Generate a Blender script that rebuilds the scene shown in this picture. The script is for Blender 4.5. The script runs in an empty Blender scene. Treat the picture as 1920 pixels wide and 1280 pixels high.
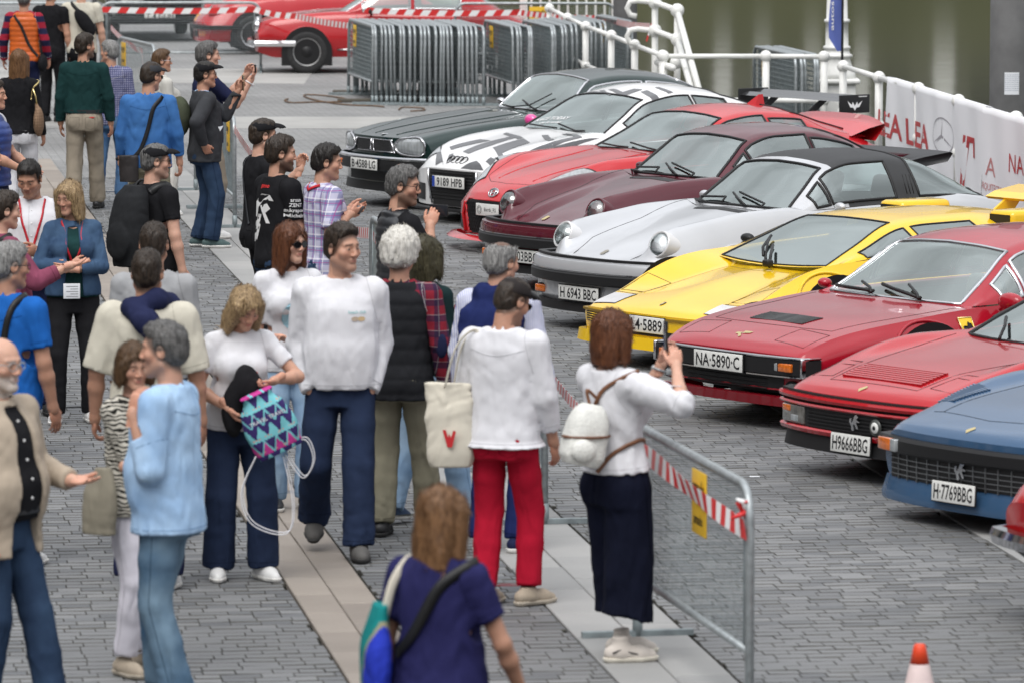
import bpy, bmesh, math, random
import numpy as np
from mathutils import Vector, Matrix
from mathutils.bvhtree import BVHTree

# ------------------------------------------------------------------ camera, sky, sun, exposure
SC = bpy.context.scene
COL = SC.collection
F, PX, PY, HC, PITCH = 10000.0, 960.0, 640.0, 4.13, math.atan(1021 / 10000.0)
cam_data = bpy.data.cameras.new("camera")
cam = bpy.data.objects.new("camera", cam_data)
COL.objects.link(cam)
cam.location = (0, 0, HC)
cam.rotation_euler = (math.pi / 2 - PITCH, 0, 0)
cam_data.sensor_width = 36
cam_data.lens = 36 * F / 1920
cam_data.clip_start = 0.5
cam_data.clip_end = 2000
cam_data.dof.use_dof = True
cam_data.dof.focus_distance = 41.0
cam_data.dof.aperture_fstop = 5.6
SC.camera = cam

SUN_EL, SUN_AZ = math.radians(58), math.radians(200)
world = bpy.data.worlds.new("World")
SC.world = world
world.use_nodes = True
wn = world.node_tree
wn.nodes.clear()
w_out = wn.nodes.new("ShaderNodeOutputWorld")
w_bg = wn.nodes.new("ShaderNodeBackground")
w_hs = wn.nodes.new("ShaderNodeHueSaturation")
w_sky = wn.nodes.new("ShaderNodeTexSky")
w_sky.sky_type = 'NISHITA'
w_sky.sun_disc = False
w_sky.sun_elevation = SUN_EL
w_sky.sun_rotation = SUN_AZ
w_sky.air_density = 1.0
w_sky.dust_density = 6.0
w_hs.inputs['Saturation'].default_value = 0.22
# overcast: soft cloud mottling over the hazy sky
w_tc = wn.nodes.new("ShaderNodeTexCoord")
w_nz = wn.nodes.new("ShaderNodeTexNoise")
w_nz.inputs['Scale'].default_value = 2.6
w_nz.inputs['Detail'].default_value = 5
w_rp = wn.nodes.new("ShaderNodeMapRange")
w_rp.inputs['From Min'].default_value = 0.3
w_rp.inputs['From Max'].default_value = 0.7
w_rp.inputs['To Min'].default_value = 0.70
w_rp.inputs['To Max'].default_value = 1.40
w_mx = wn.nodes.new("ShaderNodeMix")
w_mx.data_type = 'RGBA'
w_mx.blend_type = 'MULTIPLY'
w_mx.inputs['Factor'].default_value = 1.0
wn.links.new(w_sky.outputs['Color'], w_hs.inputs['Color'])
wn.links.new(w_tc.outputs['Generated'], w_nz.inputs['Vector'])
wn.links.new(w_nz.outputs['Fac'], w_rp.inputs['Value'])
w_ov = wn.nodes.new("ShaderNodeMix")          # the cloud deck evens the sky out
w_ov.data_type = 'RGBA'
w_ov.inputs['Factor'].default_value = 0.75
w_ov.inputs['B'].default_value = (5.6, 5.75, 6.0, 1)
wn.links.new(w_hs.outputs['Color'], w_ov.inputs['A'])
wn.links.new(w_ov.outputs['Result'], w_mx.inputs['A'])
# an overcast sky is about three times brighter overhead than at the horizon
w_sp = wn.nodes.new("ShaderNodeSeparateXYZ")
w_gr = wn.nodes.new("ShaderNodeMapRange")
w_gr.inputs['To Min'].default_value = 0.42
w_gr.inputs['To Max'].default_value = 2.05
w_ml = wn.nodes.new("ShaderNodeMath")
w_ml.operation = 'MULTIPLY'
wn.links.new(w_tc.outputs['Generated'], w_sp.inputs[0])
wn.links.new(w_sp.outputs['Z'], w_gr.inputs['Value'])
wn.links.new(w_gr.outputs['Result'], w_ml.inputs[0])
wn.links.new(w_rp.outputs['Result'], w_ml.inputs[1])
wn.links.new(w_ml.outputs[0], w_mx.inputs['B'])
wn.links.new(w_mx.outputs['Result'], w_bg.inputs['Color'])
w_bg.inputs['Strength'].default_value = 0.15
wn.links.new(w_bg.outputs['Background'], w_out.inputs['Surface'])

sun_data = bpy.data.lights.new("sun", 'SUN')
sun_data.energy = 1.4
sun_data.angle = math.radians(35)
sun_data.color = (1.0, 0.97, 0.93)
sun = bpy.data.objects.new("sun", sun_data)
COL.objects.link(sun)
sun.rotation_euler = (math.pi / 2 - SUN_EL, 0, math.pi - SUN_AZ)

SC.view_settings.view_transform = 'Standard'
SC.view_settings.look = 'None'
SC.view_settings.gamma = 1.0
SC.view_settings.use_curve_mapping = False
SC.view_settings.exposure = -0.05
SC.render.engine = 'CYCLES'
SC.cycles.max_bounces = 6
SC.cycles.transparent_max_bounces = 12
SC.cycles.caustics_reflective = False
SC.cycles.caustics_refractive = False
SC.cycles.use_denoising = True

# ------------------------------------------------------------------ helpers
CP, SP = math.cos(PITCH), math.sin(PITCH)

def ray(px, py):
 rx, ry = (px - PX) / F, -(py - PY) / F
 return Vector((rx, CP + ry * SP, -SP + ry * CP))

def at_z(px, py, z=0.0):
 """the point of height z that a pixel of the 1920-wide photograph shows"""
 d = ray(px, py)
 t = (z - HC) / d.z
 return Vector((d.x * t, d.y * t, z))

def at_y(px, py, y):
 d = ray(px, py)
 t = y / d.y
 return Vector((d.x * t, y, HC + d.z * t))

SLOPE = -0.136            # the quay's direction: X shifts by this for every metre of Y
def quay(off, y):         # X of a line parallel to the quay that passes x = off at y = 25
 return off + SLOPE * (y - 25.0)
QANG = math.atan2(1.0, SLOPE)

def new_mesh(name, verts, faces, mats=None, mat_idx=None, smooth=False):
 me = bpy.data.meshes.new(name)
 if isinstance(verts, np.ndarray):
  verts = verts.tolist()
 if isinstance(faces, np.ndarray):
  faces = faces.tolist()
 me.from_pydata(verts, [], faces)
 if mats is not None:
  for m in (mats if isinstance(mats, (list, tuple)) else [mats]):
   me.materials.append(m)
 if mat_idx is not None:
  me.polygons.foreach_set('material_index', np.asarray(mat_idx, dtype=np.int32))
 if smooth:
  me.polygons.foreach_set('use_smooth', np.ones(len(me.polygons), dtype=bool))
 me.update()
 return me

def link(name, me, parent=None):
 o = bpy.data.objects.new(name, me)
 COL.objects.link(o)
 if parent is not None:
  o.parent = parent
 return o

def tag(o, label, cat, group=None):
 o['label'] = label
 o['category'] = cat
 if group:
  o['group'] = group
 return o

def empty(name, label, cat, loc=(0, 0, 0), rz=0.0, group=None):
 o = bpy.data.objects.new(name, None)
 o.empty_display_size = 0.2
 COL.objects.link(o)
 o.location = loc
 o.rotation_euler = (0, 0, rz)
 return tag(o, label, cat, group)

class MB:
 """collects simple solids and links them as one mesh object"""
 def __init__(s):
  s.v, s.f, s.m, s.sm = [], [], [], []
 def add(s, vs, fs, m=0, smooth=False):
  b = len(s.v)
  s.v += [tuple(v) for v in vs]
  for f in fs:
   s.f.append([b + i for i in f])
   s.m.append(m)
   s.sm.append(smooth)
  return s
 def box(s, lo, hi, m=0, M=None):
  x0, y0, z0 = lo
  x1, y1, z1 = hi
  vs = [Vector(p) for p in ((x0,y0,z0),(x1,y0,z0),(x1,y1,z0),(x0,y1,z0),(x0,y0,z1),(x1,y0,z1),(x1,y1,z1),(x0,y1,z1))]
  if M is not None:
   vs = [M @ v for v in vs]
  return s.add(vs, [(0,3,2,1),(4,5,6,7),(0,1,5,4),(1,2,6,5),(2,3,7,6),(3,0,4,7)], m)
 def bbox(s, lo, hi, bev=0.01, m=0, M=None):
  """box with chamfered edges"""
  x0, y0, z0 = lo
  x1, y1, z1 = hi
  b = min(bev, (x1-x0)/2.1, (y1-y0)/2.1, (z1-z0)/2.1)
  bm = bmesh.new()
  bmesh.ops.create_cube(bm, size=1.0)
  for v in bm.verts:
   v.co = Vector(((x0+x1)/2 + v.co.x*(x1-x0), (y0+y1)/2 + v.co.y*(y1-y0), (z0+z1)/2 + v.co.z*(z1-z0)))
  bmesh.ops.bevel(bm, geom=list(bm.edges), offset=b, segments=2, profile=0.5, affect='EDGES')
  if M is not None:
   bm.transform(M)
  bm.verts.index_update()
  s.add([v.co.copy() for v in bm.verts], [[v.index for v in f.verts] for f in bm.faces], m, True)
  bm.free()
  return s
 def tube(s, pts, r, n=8, m=0, closed=False, caps=True, squash=1.0, up=None):
  pts = [Vector(p) for p in pts]
  N = len(pts)
  rs = r if isinstance(r, (list, tuple)) else [r] * N
  vs, fs = [], []
  prev = None
  for i, p in enumerate(pts):
   if closed:
    t = (pts[(i+1) % N] - pts[i-1])
   else:
    t = pts[min(i+1, N-1)] - pts[max(i-1, 0)]
   if t.length < 1e-9:
    t = Vector((0, 0, 1))
   t.normalize()
   if prev is None:
    a = Vector(up) if up is not None else (Vector((0,0,1)) if abs(t.z) < 0.9 else Vector((1,0,0)))
    a = (a - t * a.dot(t))
   else:
    a = prev - t * prev.dot(t)
   if a.length < 1e-6:
    a = t.orthogonal()
   a.normalize()
   prev = a
   b = t.cross(a)
   for k in range(n):
    c = 2 * math.pi * (k + 0.5) / n
    vs.append(p + a * (math.cos(c) * rs[i] * squash) + b * (math.sin(c) * rs[i]))
  for i in range(N if closed else N - 1):
   j = (i + 1) % N
   for k in range(n):
    l = (k + 1) % n
    fs.append((i*n+k, i*n+l, j*n+l, j*n+k))
  if caps and not closed:
   fs.append(tuple(range(n-1, -1, -1)))
   fs.append(tuple((N-1)*n + k for k in range(n)))
  return s.add(vs, fs, m, n > 4)
 def lathe(s, prof, n=16, m=0, M=None, caps=True):
  """profile of (radius, z) turned about z"""
  vs, fs = [], []
  for r, z in prof:
   for k in range(n):
    c = 2 * math.pi * k / n
    v = Vector((r * math.cos(c), r * math.sin(c), z))
    vs.append(M @ v if M is not None else v)
  for i in range(len(prof) - 1):
   for k in range(n):
    l = (k + 1) % n
    fs.append((i*n+k, i*n+l, (i+1)*n+l, (i+1)*n+k))
  if caps:
   fs.append(tuple(range(n-1, -1, -1)))
   fs.append(tuple((len(prof)-1)*n + k for k in range(n)))
  return s.add(vs, fs, m, True)
 def sphere(s, c, r, m=0, seg=12, rings=8, sc=(1, 1, 1)):
  c = Vector(c)
  prof = []
  vs, fs = [], []
  for i in range(rings + 1):
   a = math.pi * i / rings
   for k in range(seg):
    b = 2 * math.pi * k / seg
    vs.append(c + Vector((r*sc[0]*math.sin(a)*math.cos(b), r*sc[1]*math.sin(a)*math.sin(b), -r*sc[2]*math.cos(a))))
  for i in range(rings):
   for k in range(seg):
    l = (k + 1) % seg
    fs.append((i*seg+k, i*seg+l, (i+1)*seg+l, (i+1)*seg+k))
  return s.add(vs, fs, m, True)
 def prism(s, poly, z0, z1, m=0, M=None, m_top=None):
  """polygon in xy extruded along z"""
  n = len(poly)
  vs = [Vector((p[0], p[1], z0)) for p in poly] + [Vector((p[0], p[1], z1)) for p in poly]
  if M is not None:
   vs = [M @ v for v in vs]
  s.add(vs, [tuple(range(n-1, -1, -1))] + [(i, (i+1) % n, n+(i+1) % n, n+i) for i in range(n)], m)
  s.add(vs[n:], [tuple(range(n))], m if m_top is None else m_top)
  return s
 def mesh(s, name, mats):
  me = new_mesh(name, s.v, s.f, mats, s.m)
  me.polygons.foreach_set('use_smooth', np.array(s.sm, dtype=bool))
  return me
 def build(s, name, mats, parent=None):
  return link(name, s.mesh(name, mats), parent)

# ------------------------------------------------------------------ materials
def nodes_of(m):
 m.use_nodes = True
 nt = m.node_tree
 return nt, nt.nodes['Principled BSDF']

def rgba(c):
 return (c[0], c[1], c[2], 1.0)

MATS = {}
def mat(name, col, rough=0.6, metal=0.0, spec=0.5, var=0.0, scale=8.0, bump=0.0, bscale=60.0, coat=0.0, stretch=None, obj=True, col2=None, sheen=0.0):
 if name in MATS:
  return MATS[name]
 m = bpy.data.materials.new(name)
 nt, b = nodes_of(m)
 L = nt.links.new
 b.inputs['Base Color'].default_value = rgba(col)
 b.inputs['Roughness'].default_value = rough
 b.inputs['Metallic'].default_value = metal
 b.inputs['Specular IOR Level'].default_value = spec
 if coat:
  b.inputs['Coat Weight'].default_value = coat
  b.inputs['Coat Roughness'].default_value = 0.03
 if sheen:
  b.inputs['Sheen Weight'].default_value = sheen
 if var or bump:
  tc = nt.nodes.new('ShaderNodeTexCoord')
  mp = nt.nodes.new('ShaderNodeMapping')
  L(tc.outputs['Object'], mp.inputs['Vector'])
  if stretch:
   mp.inputs['Scale'].default_value = stretch
 if var:
  nz = nt.nodes.new('ShaderNodeTexNoise')
  nz.inputs['Scale'].default_value = scale
  nz.inputs['Detail'].default_value = 6
  L(mp.outputs['Vector'], nz.inputs['Vector'])
  mr = nt.nodes.new('ShaderNodeMapRange')
  mr.inputs['From Min'].default_value = 0.28
  mr.inputs['From Max'].default_value = 0.72
  L(nz.outputs['Fac'], mr.inputs['Value'])
  mx = nt.nodes.new('ShaderNodeMix')
  mx.data_type = 'RGBA'
  c2 = col2 if col2 is not None else tuple(min(1, c * (1 + var)) for c in col)
  c1 = col if col2 is not None else tuple(c * (1 - var) for c in col)
  mx.inputs['A'].default_value = rgba(c1)
  mx.inputs['B'].default_value = rgba(c2)
  L(mr.outputs['Result'], mx.inputs['Factor'])
  L(mx.outputs['Result'], b.inputs['Base Color'])
 if bump:
  nb = nt.nodes.new('ShaderNodeTexNoise')
  nb.inputs['Scale'].default_value = bscale
  nb.inputs['Detail'].default_value = 4
  L(mp.outputs['Vector'], nb.inputs['Vector'])
  bp = nt.nodes.new('ShaderNodeBump')
  bp.inputs['Strength'].default_value = bump
  bp.inputs['Distance'].default_value = 0.01
  L(nb.outputs['Fac'], bp.inputs['Height'])
  L(bp.outputs['Normal'], b.inputs['Normal'])
 MATS[name] = m
 return m

def glass(name, tint=(0.55, 0.62, 0.6), refl=0.5, rough=0.02):
 if name in MATS:
  return MATS[name]
 m = bpy.data.materials.new(name)
 m.use_nodes = True
 nt = m.node_tree
 nt.nodes.clear()
 o = nt.nodes.new('ShaderNodeOutputMaterial')
 mx = nt.nodes.new('ShaderNodeMixShader')
 t = nt.nodes.new('ShaderNodeBsdfTransparent')
 g = nt.nodes.new('ShaderNodeBsdfGlossy')
 lw = nt.nodes.new('ShaderNodeFresnel')
 lw.inputs['IOR'].default_value = 1.52
 ml = nt.nodes.new('ShaderNodeMath')
 ml.operation = 'MULTIPLY_ADD'
 ml.use_clamp = True
 ml.inputs[1].default_value = 1.3
 ml.inputs[2].default_value = 0.23 * refl
 t.inputs['Color'].default_value = rgba(tint)
 g.inputs['Roughness'].default_value = rough
 g.inputs['Color'].default_value = (0.90, 0.99, 0.97, 1)
 nt.links.new(lw.outputs[0], ml.inputs[0])
 nt.links.new(ml.outputs[0], mx.inputs[0])
 nt.links.new(t.outputs[0], mx.inputs[1])
 nt.links.new(g.outputs[0], mx.inputs[2])
 nt.links.new(mx.outputs[0], o.inputs['Surface'])
 MATS[name] = m
 return m

M_BLACK = mat('black_plastic', (0.014, 0.014, 0.015), 0.45, spec=0.3)
M_RUBBER = mat('rubber', (0.02, 0.02, 0.021), 0.8, var=0.3, scale=30)
M_CHROME = mat('chrome', (0.60, 0.60, 0.62), 0.09, metal=1.0)
M_STEEL = mat('galvanised_steel', (0.36, 0.39, 0.40), 0.42, metal=0.55, var=0.25, scale=25)
M_STEELD = mat('dull_galvanised_steel', (0.25, 0.29, 0.30), 0.5, metal=0.35, var=0.3, scale=14)
M_WPAINT = mat('white_paint', (0.78, 0.78, 0.75), 0.35, var=0.07, scale=9, bump=0.15, bscale=25)
M_YELLOWSIGN = mat('yellow_sign', (0.75, 0.45, 0.02), 0.5)
M_RED = mat('red_tape', (0.62, 0.03, 0.03), 0.35)
M_WHITE = mat('white_plastic', (0.78, 0.78, 0.78), 0.4)
M_PAPER = mat('paper', (0.75, 0.77, 0.8), 0.7)

_FONTS = {}
def text_mesh(txt, size=0.1, bold=0.0, ext=0.0006, align='CENTER', xs=1.0):
 """lettering turned into a mesh in its own xy plane; returns (verts, faces)"""
 cu = bpy.data.curves.new('lettering', 'FONT')
 cu.body = txt
 cu.size = size
 cu.align_x = align
 cu.align_y = 'CENTER'
 cu.extrude = ext
 cu.offset = bold * size
 cu.resolution_u = 2
 ob = bpy.data.objects.new('lettering', cu)
 me = bpy.data.meshes.new_from_object(ob)
 vs = [Vector((v.co.x * xs, v.co.y, v.co.z)) for v in me.vertices]
 fs = [list(p.vertices) for p in me.polygons]
 bpy.data.objects.remove(ob)
 bpy.data.curves.remove(cu)
 bpy.data.meshes.remove(me)
 return vs, fs

def frame(o, x, y, z):
 """4x4 from an origin and three axes"""
 M = Matrix.Identity(4)
 for i, a in enumerate((x, y, z)):
  a = Vector(a)
  for k in range(3):
   M[k][i] = a[k]
 for k in range(3):
  M[k][3] = o[k]
 return M

# ------------------------------------------------------------------ ground
RNG = random.Random(7)
m_joint = mat('paving_joint', (0.028, 0.027, 0.022), 0.9, var=0.6, scale=3)

def brick_material():
 m = bpy.data.materials.new('paving_brick')
 nt, b = nodes_of(m)
 L = nt.links.new
 geo = nt.nodes.new('ShaderNodeNewGeometry')
 at = nt.nodes.new('ShaderNodeTexCoord')
 n1 = nt.nodes.new('ShaderNodeTexNoise'); n1.inputs['Scale'].default_value = 0.55; n1.inputs['Detail'].default_value = 5
 n2 = nt.nodes.new('ShaderNodeTexNoise'); n2.inputs['Scale'].default_value = 130; n2.inputs['Detail'].default_value = 3
 L(geo.outputs['Position'], n1.inputs['Vector'])
 L(geo.outputs['Position'], n2.inputs['Vector'])
 ri = geo.outputs['Random Per Island']
 r1 = nt.nodes.new('ShaderNodeValToRGB')
 r1.color_ramp.elements[0].color = (0.118, 0.123, 0.130, 1)
 r1.color_ramp.elements[1].color = (0.205, 0.208, 0.210, 1)
 L(ri, r1.inputs['Fac'])
 r2 = nt.nodes.new('ShaderNodeMapRange'); r2.inputs['From Min'].default_value = 0.3; r2.inputs['From Max'].default_value = 0.7
 r2.inputs['To Min'].default_value = 0.78; r2.inputs['To Max'].default_value = 1.12
 L(n1.outputs['Fac'], r2.inputs['Value'])
 mx = nt.nodes.new('ShaderNodeMix'); mx.data_type = 'RGBA'; mx.blend_type = 'MULTIPLY'; mx.inputs['Factor'].default_value = 1
 L(r1.outputs['Color'], mx.inputs['A']); L(r2.outputs['Result'], mx.inputs['B'])
 r3 = nt.nodes.new('ShaderNodeMapRange'); r3.inputs['To Min'].default_value = 0.85; r3.inputs['To Max'].default_value = 1.15
 L(n2.outputs['Fac'], r3.inputs['Value'])
 mx2 = nt.nodes.new('ShaderNodeMix'); mx2.data_type = 'RGBA'; mx2.blend_type = 'MULTIPLY'; mx2.inputs['Factor'].default_value = 1
 L(mx.outputs['Result'], mx2.inputs['A']); L(r3.outputs['Result'], mx2.inputs['B'])
 L(mx2.outputs['Result'], b.inputs['Base Color'])
 b.inputs['Roughness'].default_value = 0.62
 b.inputs['Specular IOR Level'].default_value = 0.35
 bp = nt.nodes.new('ShaderNodeBump'); bp.inputs['Strength'].default_value = 0.25; bp.inputs['Distance'].default_value = 0.004
 L(n2.outputs['Fac'], bp.inputs['Height']); L(bp.outputs['Normal'], b.inputs['Normal'])
 return m
m_brick = brick_material()
m_edge = mat('dark_brick_edge', (0.065, 0.063, 0.055), 0.9, var=0.5, scale=4)  # chamfers and sides of each brick, coloured darker than its top so rows read

def slab_material(name, c1, c2):
 m = bpy.data.materials.new(name)
 nt, b = nodes_of(m)
 L = nt.links.new
 geo = nt.nodes.new('ShaderNodeNewGeometry')
 oi = nt.nodes.new('ShaderNodeObjectInfo')
 n1 = nt.nodes.new('ShaderNodeTexNoise'); n1.inputs['Scale'].default_value = 2.2; n1.inputs['Detail'].default_value = 6
 n2 = nt.nodes.new('ShaderNodeTexNoise'); n2.inputs['Scale'].default_value = 160; n2.inputs['Detail'].default_value = 2
 L(geo.outputs['Position'], n1.inputs['Vector']); L(geo.outputs['Position'], n2.inputs['Vector'])
 ad = nt.nodes.new('ShaderNodeMath'); ad.operation = 'MULTIPLY_ADD'; ad.inputs[1].default_value = 0.55; ad.inputs[2].default_value = -0.12
 L(oi.outputs['Random'], ad.inputs[0])
 ad2 = nt.nodes.new('ShaderNodeMath'); ad2.operation = 'ADD'; ad2.use_clamp = True
 sc = nt.nodes.new('ShaderNodeMath'); sc.operation = 'MULTIPLY'; sc.inputs[1].default_value = 0.75
 L(n1.outputs['Fac'], sc.inputs[0]); L(sc.outputs[0], ad2.inputs[0]); L(ad.outputs[0], ad2.inputs[1])
 mx = nt.nodes.new('ShaderNodeMix'); mx.data_type = 'RGBA'
 mx.inputs['A'].default_value = rgba(c1); mx.inputs['B'].default_value = rgba(c2)
 L(ad2.outputs[0], mx.inputs['Factor'])
 r3 = nt.nodes.new('ShaderNodeMapRange'); r3.inputs['To Min'].default_value = 0.85; r3.inputs['To Max'].default_value = 1.15
 L(n2.outputs['Fac'], r3.inputs['Value'])
 mx2 = nt.nodes.new('ShaderNodeMix'); mx2.data_type = 'RGBA'; mx2.blend_type = 'MULTIPLY'; mx2.inputs['Factor'].default_value = 1
 L(mx.outputs['Result'], mx2.inputs['A']); L(r3.outputs['Result'], mx2.inputs['B'])
 L(mx2.outputs['Result'], b.inputs['Base Color'])
 b.inputs['Roughness'].default_value = 0.65
 b.inputs['Specular IOR Level'].default_value = 0.3
 return m
m_granite = slab_material('grey_granite', (0.20, 0.205, 0.205), (0.36, 0.355, 0.345))
m_tan = slab_material('tan_granite', (0.185, 0.16, 0.14), (0.34, 0.30, 0.26))

EDGE = 8.85      # the quay edge, as an offset of quay()
def sheet(name, pts, z, m, kind='structure'):
 o = link(name, new_mesh(name, [(x, y, z) for x, y in pts], [list(range(len(pts)))], m))
 o['kind'] = kind
 return o

# the quay itself: a deep slab of ground up to the water's edge, with a jog in it by the lamp
Q_PTS = [(-60, 8), (quay(EDGE, 8), 8), (quay(EDGE, 63.7), 63.7), (1.95, 63.7), (0.70, 78), (-2.1, 110), (-7.4, 170), (-60, 170)]
qb = MB()
qb.prism(Q_PTS, -4.5, -0.03)
ground = qb.build('ground', [m_joint])
ground['kind'] = 'structure'

# far part of the quay: too far off to tell the bricks apart
def far_ground_mat():
 m = bpy.data.materials.new('far_paving')
 nt, b = nodes_of(m)
 L = nt.links.new
 geo = nt.nodes.new('ShaderNodeNewGeometry')
 mp = nt.nodes.new('ShaderNodeMapping'); mp.inputs['Rotation'].default_value = (0, 0, -(QANG - math.pi/2))
 L(geo.outputs['Position'], mp.inputs['Vector'])
 br = nt.nodes.new('ShaderNodeTexBrick')
 br.inputs['Scale'].default_value = 1.0
 br.inputs['Brick Width'].default_value = 0.2; br.inputs['Row Height'].default_value = 0.1; br.inputs['Mortar Size'].default_value = 0.006
 br.inputs['Color1'].default_value = (0.20, 0.20, 0.20, 1); br.inputs['Color2'].default_value = (0.26, 0.26, 0.255, 1); br.inputs['Mortar'].default_value = (0.10, 0.10, 0.095, 1)
 L(mp.outputs['Vector'], br.inputs['Vector'])
 n1 = nt.nodes.new('ShaderNodeTexNoise'); n1.inputs['Scale'].default_value = 0.4; n1.inputs['Detail'].default_value = 7
 L(geo.outputs['Position'], n1.inputs['Vector'])
 r2 = nt.nodes.new('ShaderNodeMapRange'); r2.inputs['From Min'].default_value = 0.3; r2.inputs['From Max'].default_value = 0.7
 r2.inputs['To Min'].default_value = 0.75; r2.inputs['To Max'].default_value = 1.2
 L(n1.outputs['Fac'], r2.inputs['Value'])
 mx = nt.nodes.new('ShaderNodeMix'); mx.data_type = 'RGBA'; mx.blend_type = 'MULTIPLY'; mx.inputs['Factor'].default_value = 1
 L(br.outputs['Color'], mx.inputs['A']); L(r2.outputs['Result'], mx.inputs['B'])
 L(mx.outputs['Result'], b.inputs['Base Color'])
 b.inputs['Roughness'].default_value = 0.7
 return m
m_far = far_ground_mat()
FAR0 = 58.0
pl = MB()
def qp(off, y):
 return (quay(off, y), y)
_n0 = Vector((1.0, -SLOPE, 0)).normalized(); _d0 = Vector((SLOPE, 1.0, 0)).normalized()
_e = lambda a: (_n0.x*a + _d0.x*33.3, 25 + _n0.y*a + _d0.y*33.3)
pl.prism([_e(-36), _e((EDGE-0.03)*_n0.x), (quay(EDGE, 63.68) - 0.02, 63.68), (1.93, 63.68), (0.68, 78), (-2.12, 109.9), (-7.4, 169), (-40, 169)], -0.028, 0.0)
fg = pl.build('paving_far', [m_far]); fg['kind'] = 'structure'
m_band = mat('pale_concrete', (0.33, 0.325, 0.31), 0.7, var=0.15, scale=1.5)
def band(y0, y1, x0, x1, skew=0.0):
 o = MB().prism([(x0, y0), (x1, y0 + skew), (x1, y1 + skew), (x0, y1)], 0.0, 0.004).build('kerb_strip', [m_band])
 o['kind'] = 'structure'
band(66.6, 69.0, -14, 0.3)
band(78.5, 82.5, -14, -3.0, -1.5)
# the cobbled strip inside the joints' colour but laid brick by brick near the camera
STR_TAN = (-0.80, -0.385)
STR_GREY = (0.46, 1.03)
STR_CAR = (3.27, 3.85)
STRIPS = [STR_TAN, STR_GREY, STR_CAR]

paving = bpy.data.objects.new('pavement', None)
COL.objects.link(paving)
paving['kind'] = 'structure'

QD = Vector((SLOPE, 1.0, 0)).normalized()      # along the quay
QN = Vector((1.0, -SLOPE, 0)).normalized()     # across it
def q3(a, b, z=0.0):
 """a = metres across from the line off=0 at y=25, b = metres along"""
 o = Vector((0, 25, 0))
 return o + QN * a + QD * b + Vector((0, 0, z))
CN = QN.x          # off * CN = a

def in_view(p, pad=1.1):
 y = p.y
 return abs(p.x) < 0.096 * y + pad

bricks = []
W_, L_ = 0.115, 0.155
b = -4.0
row = 0
while b < 33.3:
 off = (row % 2) * 0.1 + RNG.uniform(-0.03, 0.03)
 a = -9.0 + off
 while a < 9.0:
  ln = L_ * RNG.choice((0.8, 1.0, 1.0, 1.15, 0.9, 1.25))
  a0, a1 = a, a + ln
  a = a1
  mid = q3((a0 + a1) / 2, b)
  if not in_view(mid):
   continue
  seg = [(a0, a1)]
  for s0, s1 in STRIPS:
   s0, s1 = s0 * CN - 0.008, s1 * CN + 0.008
   out = []
   for x0, x1 in seg:
    if x1 <= s0 or x0 >= s1:
     out.append((x0, x1)); continue
    if x0 < s0 - 0.03: out.append((x0, s0))
    if x1 > s1 + 0.03: out.append((s1, x1))
   seg = out
  for x0, x1 in seg:
   bricks.append((x0, x1, b, b + W_))
 b += W_
 row += 1

def brick_geo(x0, x1, y0, y1, rng):
 g, c, ce = 0.003, 0.007, 0.0025
 j = lambda: rng.uniform(-0.0015, 0.0015)
 dz = rng.uniform(-0.0012, 0.0012)
 tx, ty = rng.uniform(-0.001, 0.001), rng.uniform(-0.0012, 0.0012)
 k = lambda: rng.uniform(0.0, 0.0018)
 lo = [(x0+k(), y0+g+j()), (x1-k(), y0+g+j()), (x1-k(), y1-g+j()), (x0+k(), y1-g+j())]
 cx, cy = (x0+x1)/2, (y0+y1)/2
 vs = []
 for x, y in lo:
  vs.append(q3(x, y, -0.026))
 for x, y in lo:
  vs.append(q3(x, y, -0.0055 + dz))
 for i, (x, y) in enumerate(lo):
  sx = 1 if x < cx else -1
  sy = 1 if y < cy else -1
  vs.append(q3(x + sx*ce, y + sy*c, dz + tx*sx + ty*sy))
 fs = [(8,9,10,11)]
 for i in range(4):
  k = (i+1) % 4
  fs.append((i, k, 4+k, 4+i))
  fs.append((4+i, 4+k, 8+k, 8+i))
 return vs, fs
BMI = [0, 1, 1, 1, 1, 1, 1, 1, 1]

rb = random.Random(3)
# the 300 largest in the picture: nearest to the camera and inside the frame, clear of the crowd
def key(t):
 p = q3((t[0]+t[1])/2, t[2])
 inside = abs(p.x) < 0.0945 * p.y and p.y > 24.95
 return (0 if inside else 1, p.y)
bricks.sort(key=key)
for t in bricks[:300]:
 vs, fs = brick_geo(*t, rb)
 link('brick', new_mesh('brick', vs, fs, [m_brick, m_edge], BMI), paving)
V, Fc = [], []
for t in bricks[300:]:
 vs, fs = brick_geo(*t, rb)
 k = len(V)
 V += vs
 Fc += [[k + i for i in f] for f in fs]
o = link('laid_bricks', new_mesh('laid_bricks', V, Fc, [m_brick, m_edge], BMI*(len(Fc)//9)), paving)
o['kind'] = 'stuff'

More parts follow.
